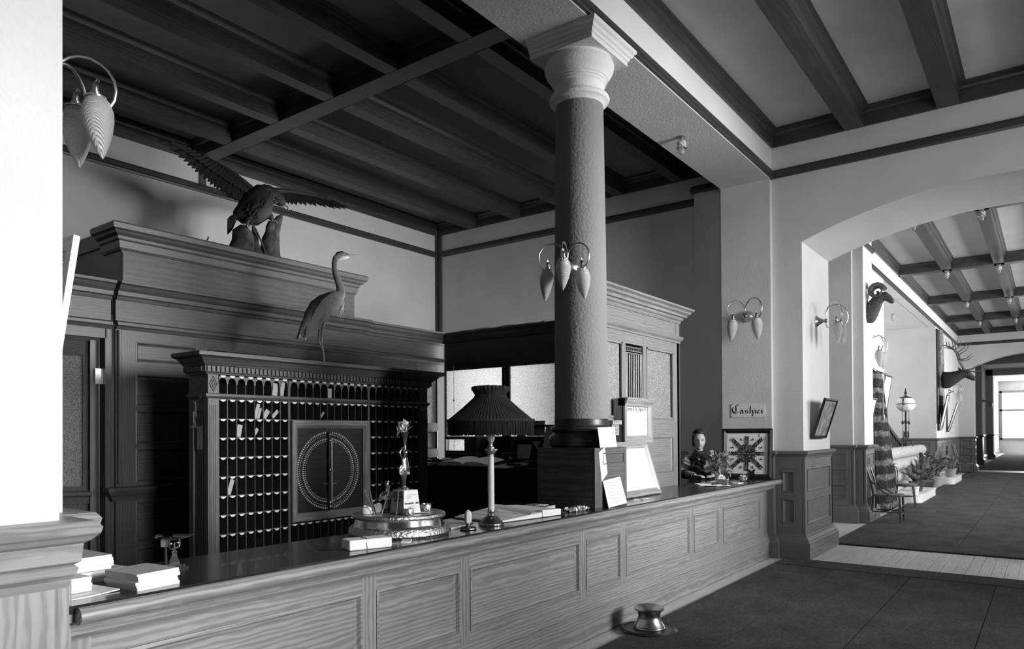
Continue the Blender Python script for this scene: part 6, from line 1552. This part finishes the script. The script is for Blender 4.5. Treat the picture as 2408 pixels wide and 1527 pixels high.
for s_ in (-1, 1):
    sh_, el_, wr_ = Vector((s_ * 0.16, 0.02, 1.21)), Vector((s_ * 0.24, -0.03, 1.02)), Vector((s_ * 0.105, -0.235, 1.013))
    dr_.loft([sh_ + Vector((-s_ * 0.03, 0, 0.03)), sh_ + Vector((s_ * 0.03, 0, 0.02)), sh_.lerp(el_, 0.4) + Vector((s_ * 0.03, 0, 0)), el_ + Vector((s_ * 0.01, 0, 0.01)), el_.lerp(wr_, 0.3), el_.lerp(wr_, 0.6), wr_], [0.06, 0.105, 0.115, 0.085, 0.055, 0.045, 0.033], 18)
rr_ = random.Random(2)
o = dr_.build('dress', 'dress', t, True)
rm = o.modifiers.new('fuse', 'REMESH'); rm.mode = 'VOXEL'; rm.voxel_size = 0.012; rm.use_smooth_shade = True
tex = bpy.data.textures.new('folds', 'CLOUDS'); tex.noise_scale = 0.055
dp = o.modifiers.new('folds', 'DISPLACE'); dp.texture = tex; dp.strength = 0.022; dp.mid_level = 0.5
for i in range(16):
    x = rr_.uniform(-0.06, 0.06); z = 1.27 - i * 0.014
    MB().loft([(x - 0.03, -0.105 - 0.02 * (i % 2), z), (x, -0.135 - 0.012 * (i % 3), z - 0.02), (x + 0.02, -0.12, z - 0.055)], [(0.012, 0.006), (0.022, 0.007), (0.012, 0.003)], 8).build('jabot_fold', 'dress', t, True)
for s_ in (-1, 1):
    el_, wr_ = Vector((s_ * 0.24, -0.03, 1.02)), Vector((s_ * 0.105, -0.235, 1.013))
    for q in range(5):
        c = el_.lerp(wr_, 0.55 + 0.09 * q); d_ = (wr_ - el_).normalized()
        MB().lathe([(0.050 - 0.0028 * q, -0.003), (0.052 - 0.0028 * q, 0.0), (0.050 - 0.0028 * q, 0.003)], c, 18, d_).build('cuff_stripe', 'feather_grey', t, True)
# ================================================================== CASHIER END OF THE COUNTER
def foliage(par, c, rx, ry, rz_, n, seed, mats, lw=0.012, ll=0.05, down=0.2, nm='leaf'):
    rr = random.Random(seed)
    for i in range(n):
        v = Vector((rr.gauss(0, 1), rr.gauss(0, 1), rr.gauss(0, 1))).normalized()
        p = Vector(c) + Vector((v.x * rx, v.y * ry, v.z * rz_)) * rr.uniform(0.35, 1.0)
        d = (v + Vector((0, 0, -down)) + Vector((rr.gauss(0, .4), rr.gauss(0, .4), rr.gauss(0, .4)))).normalized() * ll * rr.uniform(0.7, 1.3)
        leaf(par, p, p + d, lw * rr.uniform(0.7, 1.3), mats[i % len(mats)], 0.2, nm)
PXc, PYc = 7.80, 2.95
t = thing('potted_bouquet', 'bushy bouquet in a small white pot on the cashier counter', 'plant', (PXc, PYc, CT))
MB().lathe([(0.035, 0), (0.05, 0.012), (0.055, 0.05), (0.045, 0.075), (0.03, 0.085), (0.034, 0.1)], (0, 0, 0), 24).build('pot', 'porcelain', t, True)
for i in range(9):
    a = 2 * PI * i / 9
    MB().loft([(0, 0, 0.09), (0.05 * math.cos(a), 0.05 * math.sin(a), 0.17), (0.11 * math.cos(a), 0.11 * math.sin(a), 0.26)], 0.003, 5).build('stem', 'leaf', t, True)
foliage(t, (0.0, 0.0, 0.235), 0.155, 0.155, 0.10, 150, 3, ['leaf', 'leaf', 'leaf_pale', 'leaf'], 0.009, 0.055, 0.15)
for i, (x, y, z) in enumerate(((-0.09, 0.06, 0.36), (-0.085, 0.055, 0.325), (-0.07, 0.05, 0.29), (0.08, -0.06, 0.31), (0.11, -0.05, 0.29), (0.02, -0.03, 0.32), (0.14, -0.03, 0.24))):
    blossom((x, y, z), 0.024, 26, i + 40).build('blossom', 'flower', t)
foliage(t, (0.12, -0.05, 0.12), 0.05, 0.05, 0.04, 16, 8, ['leaf', 'leaf_pale'], 0.009, 0.06, 0.9)
t = thing('striped_box', 'small white box with striped side holding papers on the cashier counter', 'box', (7.70, 2.88, CT), 0.25)
MB().box(-0.10, 0.10, -0.05, 0.05, 0, 0.055).build('box', 'porcelain', t)
MB().box(-0.101, -0.03, -0.0505, 0.05, 0.0, 0.056).build('dark_end', 'chair_seat', t)
for i in range(6): MB().prism([(-0.005 + i * 0.015, -0.0515, 0.006), (0.001 + i * 0.015, -0.0515, 0.006), (-0.006 + i * 0.015, -0.0515, 0.05), (-0.012 + i * 0.015, -0.0515, 0.05)], (0, 0.001, 0)).build('stripe', 'stripe_dark', t)
blossom((-0.03, 0.0, 0.075), 0.03, 40, 77).build('crumpled_paper', 'paper', t)
t = thing('dip_pen', 'pale pen standing in the striped box', 'pen', (7.66, 2.89, CT + 0.056))
MB().loft([(0, 0, 0), (-0.02, 0.0, 0.08), (-0.035, 0.0, 0.14)], [0.002, 0.003, 0.002], 7).build('holder', 'paper', t, True)
MB().loft([(0.0015, 0, -0.01), (0, 0, 0.002)], [0.0008, 0.002], 6).build('nib', 'silver', t, True)
t = thing('paper_spray', 'low heap of pale cut flowers lying before the butterfly case', 'flowers', (8.32, 2.86, CT))
for i, (x, y, r) in enumerate(((0, 0, 0.035), (0.06, 0.01, 0.035), (-0.06, 0, 0.03), (0.02, 0.03, 0.04))): blossom((x, y, 0.035), r, 50, i + 60).build('blossom', 'flower', t)
foliage(t, (0, 0, 0.03), 0.09, 0.04, 0.02, 14, 5, ['leaf_pale'], 0.008, 0.05, 0.0)
ribbon_sheet((7.38, 2.93, CT), 0.9, 0.20, 0.13, 0.003, 'paper', 'paper_sheet', 'curled white sheet at the foot of the ticket screen', 'paper', None, 0.012)
ribbon_sheet((7.42, 2.79, CT), 1.1, 0.15, 0.10, 0.003, 'paper', 'paper_sheet', 'white sheet nearest the counter edge by the ticket screen', 'paper', None, 0.01)
ribbon_sheet((7.80, 3.05, CT), 0.0, 0.55, 0.16, 0.006, 'paper', 'account_book', 'long open account book before the woman', 'book', None, 0.004)
ribbon_sheet((7.95, 2.80, CT), -0.1, 0.14, 0.06, 0.006, 'paper', 'note_pad', 'white pad on the counter edge under the bouquet', 'pad')
ribbon_sheet((8.15, 2.92, CT), 0.1, 0.35, 0.06, 0.003, 'paper', 'paper_strip', 'long strip of white paper before the butterfly case', 'paper')
for i in range(2):
    MB_ = MB().loft([(7.55 + 0.3 * i, 2.90, CT + 0.012), (7.80 + 0.3 * i, 2.84, CT + 0.012)], 0.004, 6)
    tag(MB_.build('ruler', 'frame_black', None, True), ('dark ruler lying under the striped box', 'short dark ruler lying beside the flowers')[i], 'ruler')

# ================================================================== CORRIDOR FURNISHINGS
def slat_chair(label, loc, rz, k=1.0):
    """front faces local -y"""
    t = thing('wooden_chair', label, 'chair', loc, rz)
    SH = 0.455
    seat = MB()
    seat.prism([(-0.23, -0.22, SH - 0.03), (0.23, -0.22, SH - 0.03), (0.20, 0.20, SH - 0.03), (-0.20, 0.20, SH - 0.03)], (0, 0, 0.03))
    seat.build('seat', 'chair_seat', t)
    for s_ in (-1, 1):
        MB().loft([(s_ * 0.205, -0.20, SH - 0.02), (s_ * 0.21, -0.205, 0.30), (s_ * 0.212, -0.21, 0.15), (s_ * 0.215, -0.215, 0)], [0.018, 0.021, 0.018, 0.012], 10).build('leg', 'chair_wood', t, True)
        MB().loft([(s_ * 0.185, 0.26, 0), (s_ * 0.185, 0.21, 0.2), (s_ * 0.185, 0.19, SH), (s_ * 0.185, 0.22, 0.65), (s_ * 0.19, 0.29, 0.88), (s_ * 0.195, 0.335, 1.04)], [0.014, 0.017, 0.019, 0.019, 0.018, 0.014], 10).build('back_leg', 'chair_wood', t, True)
        MB().loft([(s_ * 0.19, 0.24, 0.70), (s_ * 0.205, 0.10, 0.55), (s_ * 0.215, -0.02, 0.47), (s_ * 0.215, -0.05, 0.455)], 0.012, 8).build('brace', 'chair_wood', t, True)
        MB().loft([(s_ * 0.212, -0.21, 0.17), (s_ * 0.187, 0.215, 0.17)], 0.010, 8).build('stretcher', 'chair_wood', t, True)
    for z in (0.13, 0.26): MB().loft([(-0.21, -0.21, z), (0.21, -0.21, z)], 0.010, 8).build('stretcher', 'chair_wood', t, True)
    MB().box(-0.20, 0.20, 0.285, 0.31, 0.86, 1.05).build('crest', 'chair_wood', t)
    for i in range(3):
        x = -0.10 + 0.10 * i
        MB().hexa([(x - 0.035, 0.18, SH), (x + 0.035, 0.18, SH), (x + 0.035, 0.195, SH), (x - 0.035, 0.195, SH), (x - 0.035, 0.285, 0.87), (x + 0.035, 0.285, 0.87), (x + 0.035, 0.30, 0.87), (x - 0.035, 0.30, 0.87)]).build('slat', 'chair_seat', t)
    return t
slat_chair('slat-back wooden chair standing by the corridor pilaster', (13.50, 2.21, 0.024), 0.03)
slat_chair('distant slat-back chair near the far corridor wall', (27.3, 2.22, 0.024), -0.05)
t = thing('bentwood_chair', 'bentwood chair with round seat behind the curtain hem', 'chair', (16.35, 2.36, 0.0), 0.1)
MB().lathe([(0.20, 0.45), (0.21, 0.455), (0.21, 0.475), (0.195, 0.48), (0.0001, 0.478)], (0, 0, 0), 28).build('seat', 'chair_seat', t, True)
MB().lathe([(0.205, 0.43), (0.215, 0.44), (0.205, 0.455)], (0, 0, 0), 28).build('seat_ring', 'chair_wood', t, True)
for s_ in (-1, 1):
    MB().loft([(s_ * 0.15, -0.14, 0.45), (s_ * 0.16, -0.155, 0.3), (s_ * 0.17, -0.17, 0.12), (s_ * 0.19, -0.20, 0.0)], 0.015, 10).build('leg', 'chair_wood', t, True)
    MB().loft([(s_ * 0.16, 0.14, 0.45), (s_ * 0.17, 0.17, 0.2), (s_ * 0.19, 0.23, 0.0)], 0.015, 10).build('leg', 'chair_wood', t, True)
hoop = [(-0.18, 0.15, 0.45), (-0.20, 0.17, 0.60), (-0.19, 0.20, 0.78), (-0.12, 0.22, 0.88), (0, 0.225, 0.91), (0.12, 0.22, 0.88), (0.19, 0.20, 0.78), (0.20, 0.17, 0.60), (0.18, 0.15, 0.45)]
MB().loft(hoop, 0.014, 10).build('hoop', 'chair_wood', t, True)
MB().loft([(x * 0.62, y - 0.005, 0.45 + (z - 0.45) * 0.75) for x, y, z in hoop], 0.010, 10).build('inner_hoop', 'chair_wood', t, True)
MB().lathe([(0.15, 0.22), (0.158, 0.228), (0.15, 0.236)], (0, 0, 0), 24).build('ring', 'chair_wood', t, True)
# portiere curtain
t = thing('portiere', 'patterned dark curtain gathered and hanging in the corridor doorway', 'curtain', (15.2, 2.66, 0))
def banded():
    m, N, L, b = base_mat('curtain_cloth', 0.06, 0.85, 0, 0.2)
    v = coords(N, L, (1, 1, 1))
    w = N.new('ShaderNodeTexWave'); w.bands_direction = 'Z'; w.inputs['Scale'].default_value = 1.15; w.inputs['Distortion'].default_value = 1.5; w.inputs['Detail'].default_value = 3; w.inputs['Detail Scale'].default_value = 6
    L.new(v, w.inputs['Vector'])
    c1 = ramp(N, L, w.outputs['Fac'], 0.55, 0.05, 0.85, 0.22)
    c2 = ramp(N, L, noise_n(N, L, v, 22, 3), 0.4, 0.5, 0.65, 1.3)
    L.new(mul(N, L, c1, c2), b.inputs['Base Color'])
banded()
cu = MB(); nz, nn = 16, 60
for j in range(nz + 1):
    k = j / nz; z = 2.66 - 2.62 * k
    wdt = 0.26 + 0.42 * k ** 0.8; cxx = 15.05 + 0.42 * k
    for i in range(nn + 1):
        u = i / nn
        cu.v.append((cxx - wdt + 2 * wdt * u, 2.63 + (0.05 + 0.05 * k) * math.sin(u * 2 * PI * 5.5 + 0.5 * math.sin(k * 3)) - 0.10 * k, z))
for j in range(nz):
    for i in range(nn):
        a = j * (nn + 1) + i; cu.f.append((a, a + 1, a + nn + 2, a + nn + 1))
o = cu.build('curtain_cloth', 'curtain_cloth', t, True, world=True)
sd = o.modifiers.new('thick', 'SOLIDIFY'); sd.thickness = 0.012
MB().loft([(14.75, 2.64, 2.68), (16.15, 2.64, 2.68)], 0.018, 10).ell((14.73, 2.64, 2.68), 0.03, 0.03, 0.03, 10, 8).build('pole', 'brass_dark', t, True, world=True)
for i in range(8):
    x = 14.85 + i * 0.07
    MB().lathe([(0.026, -0.004), (0.030, 0), (0.026, 0.004)], (x, 2.64, 2.672), 16, (1, 0, 0)).build('ring', 'brass', t, True, world=True)
MB().loft([(15.0, 2.50, 2.6), (14.95, 2.51, 2.1), (14.97, 2.51, 1.85)], [0.006, 0.008, 0.014], 8).ell((14.97, 2.51, 1.80), 0.03, 0.03, 0.06, 10, 8).build('tassel', 'rug_roll', t, True, world=True)
# stair flight with iron rail in the alcove
t = thing('staircase', 'wooden stair flight with ornamental iron rail at the back of the alcove', 'stairs', (21, 4.1, 0))
ST = MB()
for i in range(8):
    x1 = 24.2 - i * 0.75; z1 = 0.18 + 0.18 * i + 0.18
    MB().box(x1 - 0.78, x1, 3.55, 4.5, 0, z1).build('step', 'oak_dark_X', t, world=True)
MB().prism([(24.4, 3.5, 1.05), (24.4, 3.5, 0.95), (18.0, 3.5, 2.5), (18.0, 3.5, 2.62)], (0, 0.07, 0)).build('handrail', 'oak_dark_X', t, world=True)
MB().prism([(24.2, 3.52, 0.15), (24.2, 3.52, 0.35), (18.0, 3.52, 1.85), (18.0, 3.52, 1.6)], (0, 0.05, 0)).build('string_board', 'oak_dark_X', t, world=True)
MB().box(24.3, 24.5, 3.43, 3.63, 0, 1.15).build('newel_post', 'oak_dark_Z', t, world=True)
for i in range(14):
    x = 24.0 - i * 0.42; z = 0.98 + (24.4 - x) * 0.242; zb = 0.36 + (24.2 - x) * 0.242
    sc = MB(); n = 26
    for c_, sg in ((z - 0.17, 1), (zb + 0.16, -1)):
        pts = [(x + sg * (0.15 - 0.0045 * q) * math.cos(q * 0.42), 3.535, c_ + (0.15 - 0.0045 * q) * math.sin(q * 0.42)) for q in range(n)]
        sc.loft(pts, 0.009, 6)
    sc.loft([(x - 0.2, 3.535, z + 0.02), (x - 0.2, 3.535, zb + 0.03)], 0.011, 6)
    sc.build('iron_scroll', 'iron', t, True, world=True)
# wrought iron lamp
t = thing('iron_lamp', 'wrought iron standing lamp with round pale globe and scrolls', 'lamp', (19.9, 2.84, 1.14))
MB().lathe([(0.06, 0.87), (0.14, 0.90), (0.20, 0.97), (0.215, 1.05), (0.20, 1.13), (0.14, 1.20), (0.07, 1.225)], (0, 0, 0), 28).build('globe', 'porcelain', t, True)
MB().lathe([(0.14, 1.20), (0.145, 1.215), (0.06, 1.24), (0.02, 1.26), (0.018, 1.30), (0.035, 1.33), (0.02, 1.36), (0.008, 1.44)], (0, 0, 0), 20).build('crown', 'iron', t, True)
MB().lathe([(0.213, 1.045), (0.222, 1.055), (0.213, 1.065)], (0, 0, 0), 28).build('band', 'iron', t, True)
MB().loft([(0, 0, 0.02), (0, 0, 0.87)], 0.022, 10).ell((0, 0, 0.62), 0.04, 0.04, 0.05, 10, 8).ell((0, 0, 0.30), 0.04, 0.04, 0.05, 10, 8).build('stem', 'iron', t, True)
for s_ in (-1, 1):
    n = 30
    pts = [(s_ * (0.42 + (0.11 - 0.003 * q) * math.cos(q * 0.45)) * 0.9, -0.0, 1.10 + (0.11 - 0.003 * q) * math.sin(q * 0.45)) for q in range(n)]
    MB().loft([(s_ * 0.215, 0, 1.03)] + pts, 0.012, 7).build('scroll', 'iron', t, True)
    MB().loft([(s_ * 0.46, 0, 1.0), (s_ * 0.47, 0, 0.6), (s_ * 0.42, 0, 0.35)], 0.006, 6).ell((s_ * 0.47, 0, 0.6), 0.03, 0.03, 0.05, 8, 6).build('chain', 'iron', t, True)
    pts = [(s_ * (0.30 + (0.16 - 0.004 * q) * math.cos(q * 0.4)), 0.0, 0.24 + (0.16 - 0.004 * q) * math.sin(q * 0.4)) for q in range(n)]
    MB().loft([(s_ * 0.02, 0, 0.16)] + pts, 0.012, 7).build('base_scroll', 'iron', t, True)
for a in range(3):
    u = Vector((math.cos(a * 2.094 + 0.5), math.sin(a * 2.094 + 0.5), 0))
    MB().loft([Vector((0, 0, 0.18)), u * 0.12 + Vector((0, 0, 0.14)), u * 0.16 + Vector((0, 0, 0.012))], [0.014, 0.014, 0.010], 8).build('foot', 'iron', t, True)
# rolled carpets
for i, (y, z, lab) in enumerate(((3.02, 0.145, 'lowest front roll of pale figured carpet in the alcove'), (3.03, 0.43, 'second roll of pale figured carpet from the floor'), (3.02, 0.715, 'third roll of pale figured carpet from the floor'), (3.03, 0.995, 'topmost roll of pale figured carpet under the iron lamp'))):
    t = thing('carpet_roll', lab, 'carpet roll', (20.9, y, z), 0, 'rolled carpets in the alcove')
    MB().lathe([(0.142, -3.0), (0.143, 0), (0.142, 3.0)], (0, 0, 0), 24, (1, 0, 0)).build('roll', 'rug_roll', t, True)
    sp = MB(); pts = [(3.003, (0.135 - 0.004 * q) * math.cos(q * 0.7), (0.135 - 0.004 * q) * math.sin(q * 0.7)) for q in range(30)]
    sp.loft(pts, 0.004, 5).build('spiral_end', 'leaf_pale', t, True)
# marble plinths and pots
def plinth_block(label, x0, x1, y0, y1, h_):
    t = thing('marble_block', label, 'plinth', ((x0 + x1) / 2, (y0 + y1) / 2, 0.0))
    r_ = 0.22; q = [(x0, y1), (x0, y0 + r_)] + [(x0 + r_ - r_ * math.cos(a), y0 + r_ - r_ * math.sin(a)) for a in [PI / 2 * k / 6 for k in range(1, 7)]] + [(x1, y0), (x1, y1)]
    MB().prism([(x, y, 0.0) for x, y in q], (0, 0, h_ - 0.03)).build('block', 'marble', t, world=True)
    q2 = [(x + (0.0 if x > x0 + 0.01 else -0.0), y - (0.012 if y < y1 else 0)) for x, y in q]
    MB().prism([(x, y, h_ - 0.03) for x, y in q2], (0, 0, 0.03)).build('slab', 'marble', t, world=True)
plinth_block('low white marble block with rounded corner near the bentwood chair', 17.1, 19.5, 2.18, 2.72, 0.20)
plinth_block('low white marble block farther down the corridor', 23.5, 25.7, 2.18, 2.68, 0.20)
def pot_plant(label, loc, r, h_, pot, n, L_, seed, mats, spread=1.0):
    t = thing('potted_plant', label, 'plant', loc)
    MB().lathe([(r * 0.72, 0), (r * 0.98, h_ * 0.86), (r * 1.05, h_ * 0.86), (r * 1.06, h_), (r * 0.95, h_), (r * 0.85, h_ * 0.8)], (0, 0, 0), 22).build('pot', pot, t, True)
    MB().lathe([(r * 0.88, h_ * 0.84), (0.0001, h_ * 0.88)], (0, 0, 0), 20).build('soil', 'bark', t)
    rr = random.Random(seed)
    for i in range(n):
        a = rr.uniform(0, 2 * PI); sp = rr.uniform(0.25, 1.0) * spread; l_ = L_ * rr.uniform(0.6, 1.15)
        b0 = Vector((0.3 * r * math.cos(a), 0.3 * r * math.sin(a), h_ * 0.85))
        e = b0 + Vector((math.cos(a) * sp * l_, math.sin(a) * sp * l_, l_ * (1.05 - 0.75 * sp)))
        leaf(t, b0, e, 0.035 * L_ / 0.5, mats[i % len(mats)], 0.55, 'leaf')
pot_plant('fern spilling over a dark pot on the nearer marble block', (18.2, 2.40, 0.20), 0.15, 0.22, 'chair_wood', 46, 0.48, 1, ['leaf', 'leaf_pale', 'leaf'])
pot_plant('small white pot with leaves on the nearer marble block', (17.35, 2.32, 0.20), 0.085, 0.16, 'porcelain', 14, 0.22, 2, ['leaf_pale', 'leaf'])
pot_plant('large dark urn of ferns behind the nearer marble block', (19.9, 2.45, 0.0), 0.20, 0.36, 'brass_dark', 46, 0.55, 3, ['leaf', 'leaf_pale'])
pot_plant('tall leafy plant before the carpet rolls', (20.9, 2.60, 0.0), 0.16, 0.30, 'terracotta', 40, 0.75, 4, ['leaf', 'leaf', 'leaf_pale'], 0.7)
pot_plant('feathery plant in the alcove end before the wainscot', (22.6, 2.55, 0.0), 0.16, 0.30, 'terracotta', 40, 0.85, 5, ['leaf', 'leaf_pale'], 0.7)
pot_plant('terracotta pot on the farther marble block', (24.1, 2.32, 0.20), 0.13, 0.24, 'terracotta', 18, 0.35, 6, ['leaf', 'leaf_pale'])
pot_plant('white pot beside the terracotta one on the farther marble block', (24.7, 2.42, 0.20), 0.11, 0.26, 'porcelain', 18, 0.4, 7, ['leaf', 'leaf_pale'])
pot_plant('bushy plant against the wainscot behind the farther block', (25.4, 2.40, 0.20), 0.12, 0.2, 'terracotta', 26, 0.5, 8, ['leaf', 'leaf_pale'])
pot_plant('round bush on a plant stand in the doorway light', (17.9, 2.95, 0.40), 0.12, 0.22, 'porcelain', 34, 0.38, 9, ['leaf', 'leaf_pale', 'leaf'])
t = thing('wicker_stand', 'white wicker plant stand with looped wire sides', 'plant stand', (17.9, 2.95, 0.0))
MB().lathe([(0.16, 0.37), (0.165, 0.38), (0.165, 0.395), (0.0001, 0.397)], (0, 0, 0), 22).build('top', 'wicker', t, True)
for a in range(4):
    u = Vector((math.cos(a * PI / 2 + 0.6), math.sin(a * PI / 2 + 0.6), 0))
    MB().loft([u * 0.12 + Vector((0, 0, 0.375)), u * 0.09 + Vector((0, 0, 0.2)), u * 0.15], 0.01, 7).build('leg', 'wicker', t, True)
for a in range(2):
    MB().loft([(0.0 + 0.30 * math.cos(q), -0.14 - 0.04 * a, 0.45 + 0.30 * math.sin(q)) for q in [k * 2 * PI / 24 for k in range(25)]], 0.008, 6).build('wire_hoop', 'iron', t, True)
